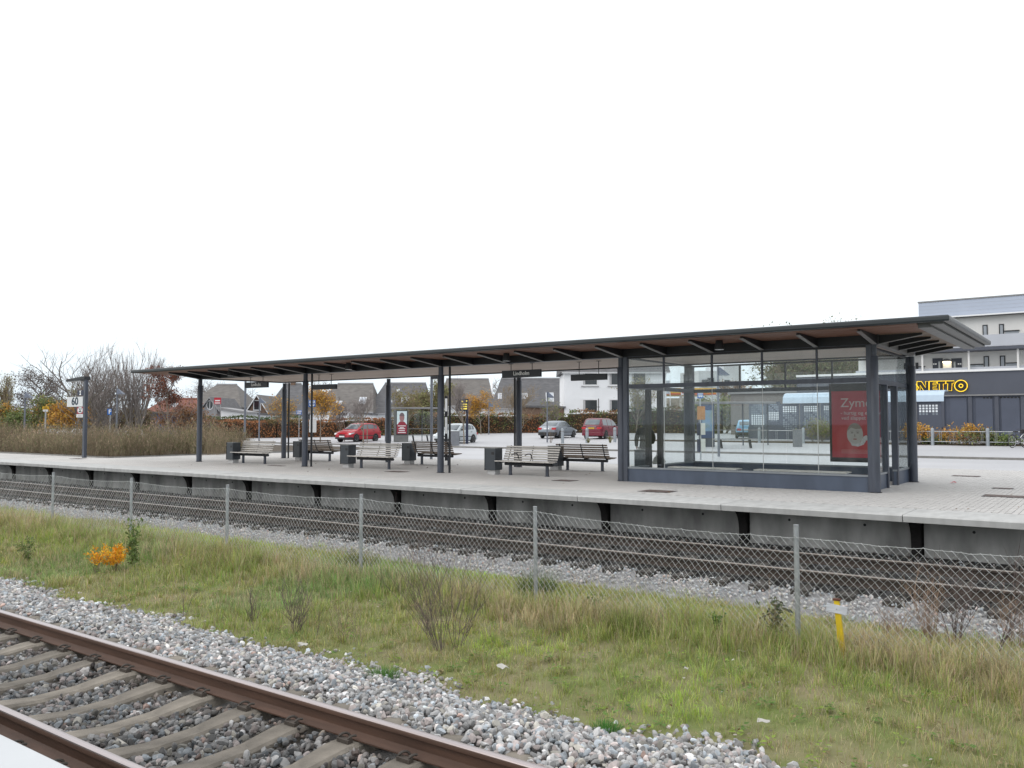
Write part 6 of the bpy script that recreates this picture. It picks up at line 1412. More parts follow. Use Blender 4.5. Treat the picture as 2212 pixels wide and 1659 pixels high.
bpart(MB().box(X0b, XR, FYB+1.2, FYB+14, zt0, zt1), 'upper_block', BG1); bpart(MB().box(X0b-0.05, XR, FYB+1.15, FYB+14.05, zt1+0.002, zt1+0.10), 'parapet_cap', FLANGE)
for k in range(5): bpart(MB().box(X0b, XR, FYB+1.19, FYB+1.198, zt0+0.26*k+0.2, zt0+0.26*k+0.212), 'cladding_seam', BG3)
wl = bpart(MB().box(XL2, XR, FYB+1.6, FYB+14, zb0+0.1, zt0-0.001), 'wall', BG2); bpart(MB().box(XL2-0.1, XR, FYB+0.9, FYB+14, zt0, zt0+0.09), 'roof_flashing', WHITE)
bpart(MB().box(XL2, XR, FYB+1.5, FYB+13.9, zf1-0.5, zb0+0.099), 'wall', BG2)
# balconies
bpart(MB().box(XL2, XR, FYB-0.05, FYB+0.05, zb0+0.12, zb1), 'balcony_front', BG3); bpart(MB().box(XL2, XR, FYB-0.1, FYB+1.6, zb0-0.12, zb0+0.1), 'balcony_slab', BG4)
bpart(MB().box(XL2, XR, FYB+0.6, FYB+0.7, zf1-0.3, zf1+0.36), 'balcony_front', BG3)
# white roof edge, dark fascia and shop wall
bpart(MB().box(XL3, XR, FYB-0.12, FYB+14, zf1+0.002, zf1+0.16), 'roof_edge', WHITE)
fa = bpart(MB().box(XL3, XR, FYB, FYB+13, zf0, zf1), 'fascia', BG4); bpart(MB().box(XL3, XR, FYB+0.25, FYB+13, 0.3, zf0-0.001), 'shop_wall', BG5)
bpart(MB().box(XL3, XR, FYB-0.02, FYB+0.25, zf0-0.10, zf0-0.002), 'soffit_trim', FLANGE)
def bwin(x0, y0, x1, y1, Yw, bot=None):
    a = F5(x0, y0, Yw); b = F5(x1, y1, Yw); z0 = b[2] if bot is None else bot
    f = bpart(MB().box(a[0], b[0], Yw-0.05, Yw+0.02, z0, a[2]), 'window', STEELD); bpart(MB().box(a[0]+0.07, b[0]-0.07, Yw-0.06, Yw-0.051, z0, a[2]-0.08), 'pane', mat('grey_window_glass', (0.32, 0.35, 0.39), 0.15, var=0.2, scale=0.7), f)
for (x0, y0, x1, y1) in ((1853, 383, 1900, 462), (1995, 375, 2041, 458)): bwin(x0, y0, x1, y1, FYB+1.6, bot=zb1-0.9)
for (x0, y0, x1, y1) in ((1863, 652, 1912, 738), (2003, 648, 2052, 732)): bwin(x0, y0, x1, y1, FYB+1.5, bot=zf1)
def ledge(x0, x1, y, Yw):
    a = F5(x0, y, Yw); b = F5(x1, y, Yw); bpart(MB().box(a[0], b[0], Yw-0.12, Yw-0.001, a[2]-0.06, a[2]), 'window_head', STEELD); bpart(MB().box(a[0]+0.05, b[0]-0.05, Yw-0.03, Yw-0.0005, a[2]-0.9, a[2]-0.061), 'pane', mat('grey_window_glass', (0.32, 0.35, 0.39)), bld)
ledge(2042, 2174, 432, FYB+1.6); ledge(1740, 1862, 722, FYB+1.5); ledge(2052, 2160, 708, FYB+1.5); ledge(1240, 1360, 742, FYB+1.5)
for (x0, x1) in ((1422, 1510), (1586, 1675)):
    a = F5(x0, 672, FYB+1.5); b = F5(x1, 672, FYB+1.5); z1 = a[2]; d_ = bpart(MB().box(a[0], b[0], FYB+1.44, FYB+1.499, zf1-0.2, z1), 'door', mat('navy_door', (0.03, 0.037, 0.055), 0.45), bld)
    xm = a[0]+(b[0]-a[0])*(0.66 if x0 < 1500 else 0.3); bpart(MB().box(xm-0.06, xm+0.06, FYB+1.43, FYB+1.439, zf1-0.1, z1-0.25), 'pane', mat('grey_window_glass', (0.32, 0.35, 0.39)), d_)
    for k in range(2): xq = a[0]+(b[0]-a[0])*(0.22 if x0 < 1500 else 0.78)+0.14*k-0.07; bpart(MB().box(xq-0.05, xq+0.05, FYB+1.43, FYB+1.439, z1-0.48, z1-0.38), 'number', WHITE, d_)
a = F5(1548, 700, FYB+1.5); lm = bpart(MB().lathe([(0.30, 0.0), (0.26, 0.10), (0.12, 0.2)], 12, (a[0], FYB+1.3, a[2])), 'wall_lamp', FLANGE); bpart(MB().lathe([(0.25, -0.10), (0.28, -0.002)], 12, (a[0], FYB+1.3, a[2])), 'lamp_glow', emit('warm_lamp', (1.0, 0.85, 0.55), 4.0), lm)
for xx in (1325, 1728, 2155):
    a = F5(xx, 600); bpart(MB().tube([(a[0], FYB+0.3, zf1-0.1), (a[0], FYB+0.3, zb0-0.12)], 0.07, 8), 'balcony_column', BG2)
for xx in (1150, 1250): 
    a = F5(xx, 600); bpart(MB().box(a[0]-0.1, a[0]+0.1, FYB+1.43, FYB+1.499, zf1, zf1+0.9), 'window', STEELD)
# ground-floor bays: posts, recessed panels, slots
for xx in (1505, 1745, 1975, 2200, 2420):
    a = F5(xx, 1100); bpart(MB().box(a[0]-0.12, a[0]+0.12, FYB+0.10, FYB+0.249, 0.3, zf0-0.11), 'pilaster', BG4)
for x0, x1 in ((1565, 1720), (1790, 1945), (2010, 2180)):
    a = F5(x0, 1010); b = F5(x1, 1330); bpart(MB().box(a[0], b[0], FYB+0.18, FYB+0.249, 0.5, a[2]), 'wall_panel', BG5)
for k in range(3): a = F5(1865+30*k, 1012); bpart(MB().box(a[0]-0.07, a[0]+0.07, FYB+0.17, FYB+0.179, a[2]-0.05, a[2]+0.05), 'vent_slot', BLACK)
for k in range(6): a = F5(2010+32*k, 1008); bpart(MB().box(a[0]-0.07, a[0]+0.07, FYB+0.17, FYB+0.179, a[2]-0.05, a[2]+0.05), 'vent_slot', BLACK)
WL = emit('soffit_lamp', (1.0, 0.9, 0.7), 3.0)
for k, x in enumerate((1045, 1165, 1035+220)):
    a = F5(x, 950 if k == 0 else 985); bpart(MB().cbox((a[0], FYB-0.3, zf0-0.2), (0.22, 0.2, 0.08)), 'soffit_lamp', WL)
# sign: NETTO, black letters with a yellow tube outline
sg = thing('shop_sign', 'black letters NETTO with yellow outlines on the dark shop front', 'sign', (float(F5(1490, 910)[0]), FYB-0.02, float(F5(1490, 910)[2])))
SGX, SGZ = float(F5(1490, 910)[0]), float(F5(1490, 910)[2])
YEO = emit('yellow_tube', (0.92, 0.62, 0.02), 0.55); BLK = mat('sign_black', (0.016, 0.014, 0.012), 0.5)
def pt(x, y): q = F5(x, y); return (float(q[0])-SGX, float(q[2])-SGZ)
T0, T1 = 872, 958
letters = [[(1290, T0), (1330, T0), (1365, 925), (1365, T0), (1393, T0), (1393, T1), (1352, T1), (1318, 905), (1318, T1), (1290, T1)],
           [(1397, T0), (1462, T0), (1462, 888), (1428, 888), (1428, 904), (1458, 904), (1458, 922), (1428, 922), (1428, 940), (1464, 940), (1464, T1), (1397, T1)],
           [(1466, T0), (1537, T0), (1537, 896), (1518, 896), (1518, T1), (1484, T1), (1484, 896), (1466, 896)],
           [(1541, T0), (1611, T0), (1611, 893), (1594, 893), (1590, 957), (1554, 957), (1556, 895), (1541, 895)]]
for L_ in letters:
    poly = [pt(x, y-6*(x-1290)/320) for x, y in L_]; lt = MB().prism(poly, 'y', -0.12, -0.02).build('letter', BLK, sg)
    MB().tube([(p[0], -0.13, p[1]) for p in poly+[poly[0]]], 0.027, 6, cap=False).build('outline', YEO, lt)
oc = pt(1670, 909); ro = abs(pt(1725, 909)[0]-oc[0])
lt = MB().prism([(oc[0]+ro*math.cos(a), oc[1]+ro*math.sin(a)) for a in np.linspace(0, 2*math.pi, 33)[:-1]], 'y', -0.12, -0.02).build('letter', BLK, sg)
for rk in (ro, ro*0.3): MB().tube([(oc[0]+rk*math.cos(a), -0.13, oc[1]+rk*math.sin(a)) for a in np.linspace(0, 2*math.pi, 41)], 0.035, 6, cap=False).build('outline', YEO, lt)
dl = [pt(1235, 868), pt(1262, 868), pt(1305, 925), pt(1288, 955)]; MB().tube([(p[0], -0.13, p[1]) for p in dl], 0.035, 6).build('outline', YEO, lt)

# ---------------- perforated screens with a pale blue curved roof in front of the shop
SY = 59.0
scr = thing('trolley_shelter', 'dark perforated trolley shelter with a pale blue curved roof', 'shelter', (-12, SY, lot_z(0, SY)))
OX, OY = -12.0, SY; gzs = lot_z(0, SY)
def spart(mb, name, m, par=scr, **k):
    for i, v in enumerate(mb.v): mb.v[i] = (v[0]-OX, v[1]-OY, v[2]-gzs)
    return mb.build(name, m, par, **k)
HOLE = mat('bright_hole_tile', (0.80, 0.86, 0.92), 0.3, var=0.08, scale=0.7); HOLE2 = mat('dim_hole_tile', (0.22, 0.26, 0.31), 0.3, var=0.3, scale=0.7)  # pale and grey tiles: brightness seen through the perforations, put into colour
xa = float(onY(1692, 860, SY)[0]); xe = float(onY(2040, 860, SY)[0]); zr0 = float(onY(1740, 871, SY)[2]); zr1 = float(onY(1740, 848, SY)[2])
nseg = 5
for k in range(nseg):
    x0 = xa+(xe-xa)*k/nseg+0.01; x1 = xa+(xe-xa)*(k+1)/nseg-0.01; pr = [(SY-0.2, zr0), (SY-0.12, zr0+(zr1-zr0)*0.55), (SY+0.15, zr0+(zr1-zr0)*0.88), (SY+0.6, zr1), (SY+1.6, zr1+0.02), (SY+1.6, zr1-0.06), (SY+0.6, zr1-0.08), (SY+0.2, zr0+(zr1-zr0)*0.80), (SY-0.06, zr0+(zr1-zr0)*0.5), (SY-0.14, zr0)]
    spart(MB().prism(pr, 'x', x0, x1), 'roof_panel', mat('pale_blue_roof', (0.45, 0.56, 0.68), 0.3, var=0.04), smooth=False)
cells = []
def screen(x0p, x1p, rows_bright, name='screen_panel', ztop=None, nrow=11, hole_top=0):
    x0 = float(onY(x0p, 900, SY)[0]); x1 = float(onY(x1p, 900, SY)[0]); zt_ = (zr0-0.02) if ztop is None else ztop
    pn = spart(MB().box(x0, x1, SY, SY+0.06, gzs+0.1, zt_), name, BG5)
    nx = 6; mg = (x1-x0)*0.12; px = (x1-x0-2*mg)/nx; pz = px*0.92; dim = MB()
    for j in range(nrow):
        for i in range(nx):
            cx_ = x0+mg+px*(i+0.5); cz = zt_-0.16-pz*(j+0.5)-hole_top; hw = px*0.33
            if cz < gzs+0.25: continue
            oct_ = [(cx_-hw, cz-hw*0.7), (cx_-hw*0.7, cz-hw), (cx_+hw*0.7, cz-hw), (cx_+hw, cz-hw*0.7), (cx_+hw, cz+hw*0.7), (cx_+hw*0.7, cz+hw), (cx_-hw*0.7, cz+hw), (cx_-hw, cz+hw*0.7)]
            if j in rows_bright: spart(MB().prism(oct_, 'y', SY-0.004, SY-0.001), 'hole_tile', HOLE, pn)
            elif (i*7+j*3) % 5 != 0: dim.prism(oct_, 'y', SY-0.003, SY-0.001)
    if dim.v: stuff(spart(dim, 'dim_hole_tiles', HOLE2, pn))
for a_, b_ in ((1686, 1726), (1732, 1770), (1776, 1806), (1978, 2034)): screen(a_, b_, (0, 1, 2), nrow=11 if a_ < 1900 else 4)
for xx in (1728.5, 1773, 1981): a = onY(xx, 900, SY); spart(MB().tube([(a[0], SY-0.1, gzs), (a[0], SY-0.1, zr0)], 0.03, 8), 'post', FLANGE)
low_top = float(onY(1650, 868, SY)[2])
for a_, b_ in ((1618, 1656), (1656.6, 1686)): screen(a_, b_, (5, 6, 7, 8, 9), ztop=low_top, nrow=11)
spart(MB().box(float(onY(1615, 900, SY)[0]), xe, SY+0.09, SY+0.12, gzs+0.1, gzs+1.0), 'rear_panel', BG4)
# low grey shop annexe behind the screens
t = thing('annexe', 'low brown-grey flat building behind the perforated screens', 'building', (float(onY(1690, 900, 72)[0]), 72, 0.5))
MB().box(-4.6, 3.0, 0, 8, -0.1, float(onY(1650, 850, 72)[2])-0.5).build('wall', mat('taupe_wall', (0.17, 0.155, 0.145), 0.8, var=0.08), t); MB().box(-4.8, 3.2, -0.2, 8.2, float(onY(1650, 850, 72)[2])-0.499, float(onY(1650, 845, 72)[2])-0.5).build('roof', FLANGE, t)

# ---------------- low rail fence with bollard posts in front of the shop
FNY = 55.3; gf = lot_z(0, FNY)
def rail_fence(label, xps, name='rail_fence'):
    X = [float(onY(x, 930, FNY)[0]) for x in xps]; t = thing(name, label, 'fence', (X[0], FNY, gf))
    for i, x in enumerate(X):
        MB().lathe([(0.10, -0.05), (0.10, 0.92), (0.09, 0.98), (0.05, 1.02)], 12, (x-X[0], 0, 0)).build('post', mat('bollard_grey', (0.30, 0.33, 0.36)), t, smooth=True)
    for a_, b_ in zip(X[:-1], X[1:]):
        for z in (0.82, 0.22): MB().tube([(a_-X[0]+0.1, 0, z), (b_-X[0]-0.1, 0, z)], 0.024, 8).build('rail', ZINC, t, smooth=True)
        n = 4
        for k in range(n):
            xx = a_-X[0]+(b_-a_)*(k+0.6)/n
            for dx in (-0.045, 0.045): MB().tube([(xx+dx, 0, 0.22), (xx+dx, 0, 0.82)], 0.011, 6).build('bar', ZINC, t)
rail_fence('low steel rail fence with grey posts in front of the dark shop', [1826, *[z5(x, 1400)[0] for x in (1110, 1420, 1897, 2390)]])
rail_fence('low steel rail fence seen through the middle of the waiting room', [1640, 1735])
for i, (x, y, w_, c_, lb) in enumerate(((1305, 1222, 1.7, ORA, 'orange shrub behind the rail fence beside the waiting room end'), (1655, 1240, 2.1, ORA, 'orange shrub growing through the rail fence before the shop'), (1800, 1282, 2.3, OLV+GRN+RED[:1], 'olive and brown shrub right of the orange shrub at the fence'), (2060, 1350, 1.6, GRN, 'low green shrub behind the leaning bicycle'), (1450, 1350, 1.6, GRN, 'low dark green shrub between the two orange shrubs'))):
    xv, yv = z5(x, y); P = onY(xv, yv, FNY+0.7); tree('fence_shrub', lb, (P[0], P[1], gf), float(P[2])-gf, w_, 500+i, 0.02, 0.03, 5, 3, (6, 6, 4), up=0.3, spread=0.6, leaf=c_, nleaf=1500, lsize=0.075, cat='shrub', group='shrubs along the rail fence')
P = onY(1765, 895, FNY+1.2); tree('fence_shrub', 'tall sparse yellow-green shrub seen through the right panes', (P[0], P[1], gf), 1.7, 2.2, 511, 0.02, 0.03, 5, 3, (7, 6, 4), up=0.4, spread=0.5, leaf=OLV+GRN, nleaf=1500, lsize=0.07, cat='shrub', group='shrubs along the rail fence')
struct(MB().box(-30, 20, FNY+0.15, SY-0.3, -0.2, gf+0.06).build('soil_strip', mat('bark_mulch', (0.07, 0.055, 0.04))))
# ---------------- bicycle leaning at the right edge
bx_, by_ = float(onY(z5(2160, 1400)[0], 930, 53.6)[0]), 53.6; gb = lot_z(0, by_)
bk_ = thing('bicycle', 'dark bicycle with white mudguard leaning at the fence on the right edge', 'bicycle', (bx_, by_, gb), R(62))
TYRE = mat('tyre_rubber', (0.02, 0.02, 0.021), 0.8, var=0.1); BKF = mat('bicycle_frame', (0.03, 0.025, 0.03), 0.35); CHR = mat('chrome', (0.6, 0.6, 0.62), 0.2, metal=0.9, var=0.05)
for xw in (-0.52, 0.52):
    wv = MB().tube([(xw+0.335*math.cos(a), 0, 0.345+0.335*math.sin(a)) for a in np.linspace(0, 2*math.pi, 29)], 0.017, 6, cap=False).build('wheel', TYRE, bk_)
    sp = MB()
    for k in range(12): a = k*math.pi/6; sp.tube([(xw, 0, 0.345), (xw+0.32*math.cos(a), 0, 0.345+0.32*math.sin(a))], 0.002, 3)
    sp.tube([(xw+0.315*math.cos(a), 0, 0.345+0.315*math.sin(a)) for a in np.linspace(0, 2*math.pi, 25)], 0.008, 4, cap=False); sp.build('rim', CHR, wv)
    MB().tube([(xw+0.37*math.cos(a), 0, 0.345+0.37*math.sin(a)) for a in np.linspace(0.3, 2.6, 12)], 0.018, 5).build('mudguard', WHITE if xw > 0 else BKF, bk_)
MB().tube([(0.52, 0, 0.345), (0.43, 0, 0.62), (0.36, 0, 0.86)], 0.015, 8).tube([(0.37, 0, 0.80), (-0.16, 0, 0.72)], 0.014, 8).tube([(0.40, 0, 0.68), (-0.08, 0, 0.30)], 0.015, 8).tube([(-0.08, 0, 0.30), (-0.2, 0, 0.84)], 0.014, 8).tube([(-0.08, 0, 0.30), (-0.52, 0, 0.345)], 0.011, 8).tube([(-0.52, 0, 0.345), (-0.17, 0, 0.74)], 0.010, 8).build('frame', BKF, bk_, smooth=True)
MB().tube([(0.30, -0.28, 0.98), (0.36, -0.24, 1.02), (0.38, 0, 1.0), (0.36, 0.24, 1.02), (0.30, 0.28, 0.98)], 0.012, 6).tube([(0.36, 0, 0.86), (0.38, 0, 1.0)], 0.012, 6).build('handlebar', BKF, bk_); MB().cbox((-0.22, 0, 0.88), (0.26, 0.15, 0.06)).build('saddle', BLACK, bk_, bevel=0.02)
MB().box(0.42, 0.70, -0.17, 0.17, 0.78, 0.98).build('basket', BLACK, bk_, bevel=0.01); MB().tube([(-0.08, -0.06, 0.30), (-0.08, 0.06, 0.30)], 0.09, 12).build('chainwheel', CHR, bk_)
# ---------------- yellow-green pavement sign
P = onZ(1958, 950, 0.2); ab = thing('pavement_sign', 'yellow-green pavement sign board behind the waiting room end', 'sign', (P[0], P[1], lot_z(P[0], P[1])), CAMROT)
for s_ in (-1, 1):
    q = MB().cbox((0, s_*0.16, 0.62), (0.62, 0.03, 1.2), (R(-12)*s_*-1, 0, 0)).build('board', mat('lime_board', (0.52, 0.56, 0.06), 0.5, var=0.1, scale=3), ab)
    if s_ < 0:
        for k in range(6): MB().cbox((0, -0.185-0.02*k*0+0.0, 0.30+0.14*k), (0.44-0.05*(k % 3), 0.008, 0.05), (R(-12), 0, 0)).build('lettering', mat('dark_print', (0.09, 0.12, 0.05), 0.6), q, loc=(0, -0.075+0.03*k, 0))
# ================================================================ parked cars
CARGLASS = mat('car_glass', (0.10, 0.125, 0.145), 0.06, var=0.15, scale=0.8, spec=0.9); RIM = mat('wheel_rim', (0.42, 0.44, 0.46), 0.3, metal=0.7, var=0.1); TRIM = mat('black_trim', (0.02, 0.021, 0.023), 0.5, var=0.1)
LAMPW = mat('headlight_lens', (0.62, 0.65, 0.68), 0.12, var=0.1, spec=0.8); LAMPR = mat('tail_light', (0.50, 0.02, 0.025), 0.2, var=0.1, spec=0.7)
def car(label, loc, rz, paint, L, W, H, top, hood, roofpts, pillars, bumper, name='parked_car', wb=(0.19, 0.80), rr_=0.29, plate='white', estate=False, grille=True):
    """x: 0 = front bumper .. L = rear; top: beltline/bonnet outline [(x,z)], roofpts: greenhouse outline [(x,z)]"""
    t = thing(name, label, 'car', loc, rz, 'cars parked behind the station')
    def tx(x): return L/2-x                                     # local +x is the front of the car
    xs = np.linspace(0, L, 37); hw = W/2
    def ztop(x): return float(np.interp(x, [p[0] for p in top], [p[1] for p in top]))
    def zbot(x): return 0.19+0.10*max(0, (0.35-x)/0.35)+0.12*max(0, (x-L+0.4)/0.4)
    def wid(x): return hw*(1-0.20*max(0, 1-x/0.55)**2.2-0.13*max(0, 1-(L-x)/0.45)**2.2)
    b = MB(); rows = []
    for x in xs:
        zt, zb, w_ = ztop(x), zbot(x), wid(x)
        half = [(w_*0.90, zb), (w_*0.975, zb+0.10), (w_*1.0, zb+(zt-zb)*0.45), (w_*0.985, zb+(zt-zb)*0.72), (w_*0.945, zt-0.035), (w_*0.86, zt), (w_*0.4, zt+0.022)]
        rows.append([(tx(x), -y, z) for y, z in half]+[(tx(x), y, z) for y, z in reversed(half)])
    n = len(rows[0])
    for r_ in rows: b.v.extend(r_)
    for i in range(len(rows)-1):
        for k in range(n): a = i*n+k; c = i*n+(k+1) % n; b.f.append((a, c, c+n, a+n))
    b.f.append(tuple(range(n))); b.f.append(tuple(range((len(rows)-1)*n, len(rows)*n)))
    body = b.build('body', paint, t, smooth=True)
    # greenhouse
    rx = [p[0] for p in roofpts]; gx = np.linspace(rx[0], rx[-1], 25)
    def zroof(x): return float(np.interp(x, rx, [p[1] for p in roofpts]))
    zmax = max(p[1] for p in roofpts)
    def ring(x, o=0.0):
        zb = ztop(x)-0.03; zr = max(zroof(x), zb+0.01); f = (zr-zb)/max(zmax-zb, 0.1); wb_ = wid(x)*0.935+o; wr = wb_-(0.17*f)*hw
        return zb, zr, wb_, wr
    g = MB(); rows = []
    for x in gx:
        zb, zr, wb_, wr = ring(x); half = [(wb_, zb), (wb_-(wb_-wr)*0.5, zb+(zr-zb)*0.5), (wr, zr-0.05*min(1, (zr-zb)/0.2)), (wr*0.90, zr), (wr*0.4, zr+0.018)]
        rows.append([(tx(x), -y, z) for y, z in half]+[(tx(x), y, z) for y, z in reversed(half)])
    n = len(rows[0])
    for r_ in rows: g.v.extend(r_)
    for i in range(len(rows)-1):
        for k in range(n): a = i*n+k; c = i*n+(k+1) % n; g.f.append((a, c, c+n, a+n))
    g.f.append(tuple(range(n))); g.f.append(tuple(range((len(rows)-1)*n, len(rows)*n)))
    g.build('cabin', paint, t, smooth=True)
    # side windows between the pillars
    for s_ in (-1, 1):
        for (p0, p1) in pillars:
            m_ = MB(); k = 8; V = []; 
            for i in range(k+1):
                x = p0+(p1-p0)*i/k; zb, zr, wb_, wr = ring(x, 0.006); z0 = zb+0.07; z1 = max(zr-0.085, z0+0.004)
                yy = lambda z: wb_-(wb_-wr)*(z-zb)/max(zr-0.05-zb, 0.05)
                V += [(tx(x), s_*(yy(z0)+0.004), z0), (tx(x), s_*(yy(z1)+0.004), z1)]
            m_.add(V, [(2*i, 2*i+2, 2*i+3, 2*i+1) for i in range(k)]); w_o = m_.build('side_window', CARGLASS, t); sd = w_o.modifiers.new('thick', 'SOLIDIFY'); sd.thickness = 0.006; sd.offset = 0
    # windscreen and rear window lie on the sloping ends of the cabin
    def slope_glass(x0, x1, name_):
        m_ = MB(); V = []; k = 5
        for i in range(k+1):
            x = x0+(x1-x0)*i/k; zb, zr, wb_, wr = ring(x); hw_ = wr*0.90
            V += [(tx(x), y*hw_, zr+0.008+0.018*(1-abs(y))) for y in (-0.93, -0.4, 0.4, 0.93)]
        m_.add(V, [(4*i+j, 4*i+j+1, 4*i+j+5, 4*i+j+4) for i in range(k) for j in range(3)]); o = m_.build(name_, CARGLASS, t, smooth=True); sd = o.modifiers.new('thick', 'SOLIDIFY'); sd.thickness = 0.006; sd.offset = 0
    i0 = 1; fx0, fx1 = roofpts[0][0], roofpts[1][0]; slope_glass(fx0+(fx1-fx0)*0.08, fx0+(fx1-fx0)*0.92, 'windscreen')
    bx0, bx1 = roofpts[-2][0], roofpts[-1][0]; slope_glass(bx0+(bx1-bx0)*0.10, bx0+(bx1-bx0)*0.88, 'rear_window')
    # wheels in dark arches
    for fr in wb:
        x = L*fr
        for s_ in (-1, 1):
            yc = wid(x)
            MB().tube([(tx(x), s_*(yc-0.12), rr_+0.01), (tx(x), s_*(yc+0.004), rr_+0.01)], rr_+0.055, 24).build('wheel_arch', TRIM, t)
            wv = bpy.data.objects.new('wheel', None); COL.objects.link(wv); wv.parent = t; wv.location = (tx(x), s_*(yc-0.07), rr_)
            ty = MB(); o_ = [(rr_*0.66, -0.085), (rr_*0.95, -0.085), (rr_, -0.06), (rr_, 0.06), (rr_*0.95, 0.085), (rr_*0.66, 0.085)]; N = 24
            for k in range(N):
                a = 2*math.pi*k/N
                for r_, y in o_: ty.v.append((r_*math.cos(a), y, r_*math.sin(a)))
            for k in range(N):
                for j in range(6): a = k*6+j; c = k*6+(j+1) % 6; d_ = ((k+1) % N)*6; ty.f.append((a, c, d_+(j+1) % 6, d_+j))
            ty.build('tyre', TYRE, wv, smooth=True)
            rm_ = MB(); rm_.tube([(0, s_*0.05, 0), (0, s_*0.068, 0)], rr_*0.18, 12)
            for k in range(6): a = k*math.pi/3; rm_.cbox((rr_*0.38*math.cos(a), s_*0.058, rr_*0.38*math.sin(a)), (rr_*0.6, 0.02, rr_*0.22), (0, -a, 0))
            rm_.tube([(rr_*0.64*math.cos(a), s_*0.06, rr_*0.64*math.sin(a)) for a in np.linspace(0, 2*math.pi, 25)], 0.022, 5, cap=False); rm_.build('rim', RIM, wv); MB().tube([(0, s_*0.02, 0), (0, s_*0.03, 0)], rr_*0.64, 20).build('brake_disc', TRIM, wv)
    # bumpers, lamps, plates, mirrors, handles, sill
    for s_ in (-1, 1):
        xq = 0.20; z = ztop(0.3)-0.13
        MB().prism([(tx(0.03), z-0.07), (tx(0.50), z+0.03), (tx(0.52), z+0.10), (tx(0.10), z+0.05)], 'y', s_*wid(0.3)*0.62, s_*(wid(0.32)+0.006)).build('headlight', LAMPW, t, bevel=0.01)
        zr_ = ztop(L-0.1)-0.16; hh = 0.17 if not estate else 0.13
        MB().prism([(tx(L-0.20), zr_-hh/2), (tx(L+0.008), zr_-hh/2), (tx(L+0.008), zr_+hh/2), (tx(L-0.24), zr_+hh/2)], 'y', s_*wid(L-0.05)*0.60, s_*(wid(L-0.08)+0.008)).build('tail_light', LAMPR, t, bevel=0.01)
        xm = roofpts[0][0]+0.42; MB().cbox((tx(xm), s_*(wid(xm)+0.05), ztop(xm)+0.07), (0.10, 0.17, 0.12), (0, 0, 0)).build('mirror', TRIM, t, bevel=0.02)
        MB().box(tx(L*0.73), tx(L*0.27), s_*(hw*0.985), s_*(hw*1.012), 0.46, 0.51).build('side_strip', TRIM if not estate else paint, t)
        for fx_ in pillars[:2]: xh = fx_[1]-0.12; MB().cbox((tx(xh), s_*(wid(xh)*0.985+0.006), ztop(xh)-0.13), (0.15, 0.03, 0.03)).build('door_handle', TRIM, t)
    def bump(x0, x1, z0, z1, nm, m_):
        bb = MB(); V = []
        for x in (x0, (x0+x1)/2, x1):
            w_ = wid(min(max(x, 0), L))+0.012
            V += [(tx(x), -w_, z0), (tx(x), -w_, z1), (tx(x), w_, z1), (tx(x), w_, z0)]
        bb.add(V, [(0, 1, 2, 3), (8, 11, 10, 9)]+[(4*i+j, 4*i+(j+1) % 4, 4*i+4+(j+1) % 4, 4*i+4+j) for i in range(2) for j in range(4)]); bb.build(nm, m_, t, bevel=0.02)
    bump(-0.03, 0.34, 0.22, 0.36 if bumper else 0.30, 'front_bumper', TRIM if bumper else paint); bump(L-0.30, L+0.03, 0.24, 0.50, 'rear_bumper', TRIM if bumper == 2 else paint)
    if grille: MB().box(tx(0.10), tx(-0.012), -0.30, 0.30, ztop(0.1)-0.18, ztop(0.1)-0.09).build('grille', TRIM, t)
    PL = WHITE if plate == 'white' else mat('yellow_plate', (0.55, 0.36, 0.03), 0.5)
    MB().box(tx(-0.035), tx(-0.026), -0.26, 0.26, 0.36, 0.47).build('number_plate', WHITE, t)
    zp = ztop(L-0.1)-0.22; pb = MB().box(tx(L+0.012), tx(L+0.02), -0.26, 0.26, zp, zp+0.11).build('number_plate', PL, t)
    if estate: MB().box(tx(L+0.012), tx(L+0.02), -0.42, 0.42, zp+0.15, zp+0.18).build('chrome_strip', RIM, t)
    MB().box(tx(L*0.8), tx(L*0.15), -hw*0.8, hw*0.8, 0.14, 0.24).build('underbody', TRIM, t)
    return t
REDC = mat('red_car_paint', (0.42, 0.016, 0.03), 0.22, var=0.03, spec=0.6); WHC = mat('pale_silver_paint', (0.52, 0.57, 0.60), 0.25, var=0.03, spec=0.6); SIL = mat('silver_blue_paint', (0.22, 0.25, 0.29), 0.28, metal=0.35, var=0.04, spec=0.6); MAR = mat('maroon_paint', (0.15, 0.014, 0.03), 0.25, var=0.04, spec=0.6)
HATCH = dict(top=[(0, 0.56), (0.12, 0.70), (0.45, 0.82), (1.05, 0.93), (3.3, 0.99), (3.75, 0.97), (3.92, 0.78)], hood=None, roofpts=[(0.95, 0.92), (1.75, 1.40), (2.2, 1.46), (3.0, 1.44), (3.45, 1.36), (3.86, 0.98)], pillars=[(1.35, 2.18), (2.27, 3.02), (3.10, 3.40)])
car('red five-door hatchback facing the railway behind the middle benches', spot(774, 67.2), R(277), REDC, 3.92, 1.68, 1.46, bumper=1, **HATCH)
H2 = dict(top=[(0, 0.55), (0.12, 0.68), (0.45, 0.79), (1.0, 0.90), (3.2, 0.96), (3.6, 0.93), (3.77, 0.72)], hood=None, roofpts=[(0.9, 0.90), (1.65, 1.36), (2.1, 1.42), (2.9, 1.40), (3.3, 1.32), (3.72, 0.95)], pillars=[(1.28, 2.08), (2.16, 2.88), (2.95, 3.25)])
car('white hatchback with black side strips behind the navy departure display', spot(985, 61.5), R(279), WHC, 3.77, 1.64, 1.42, bumper=1, **H2)
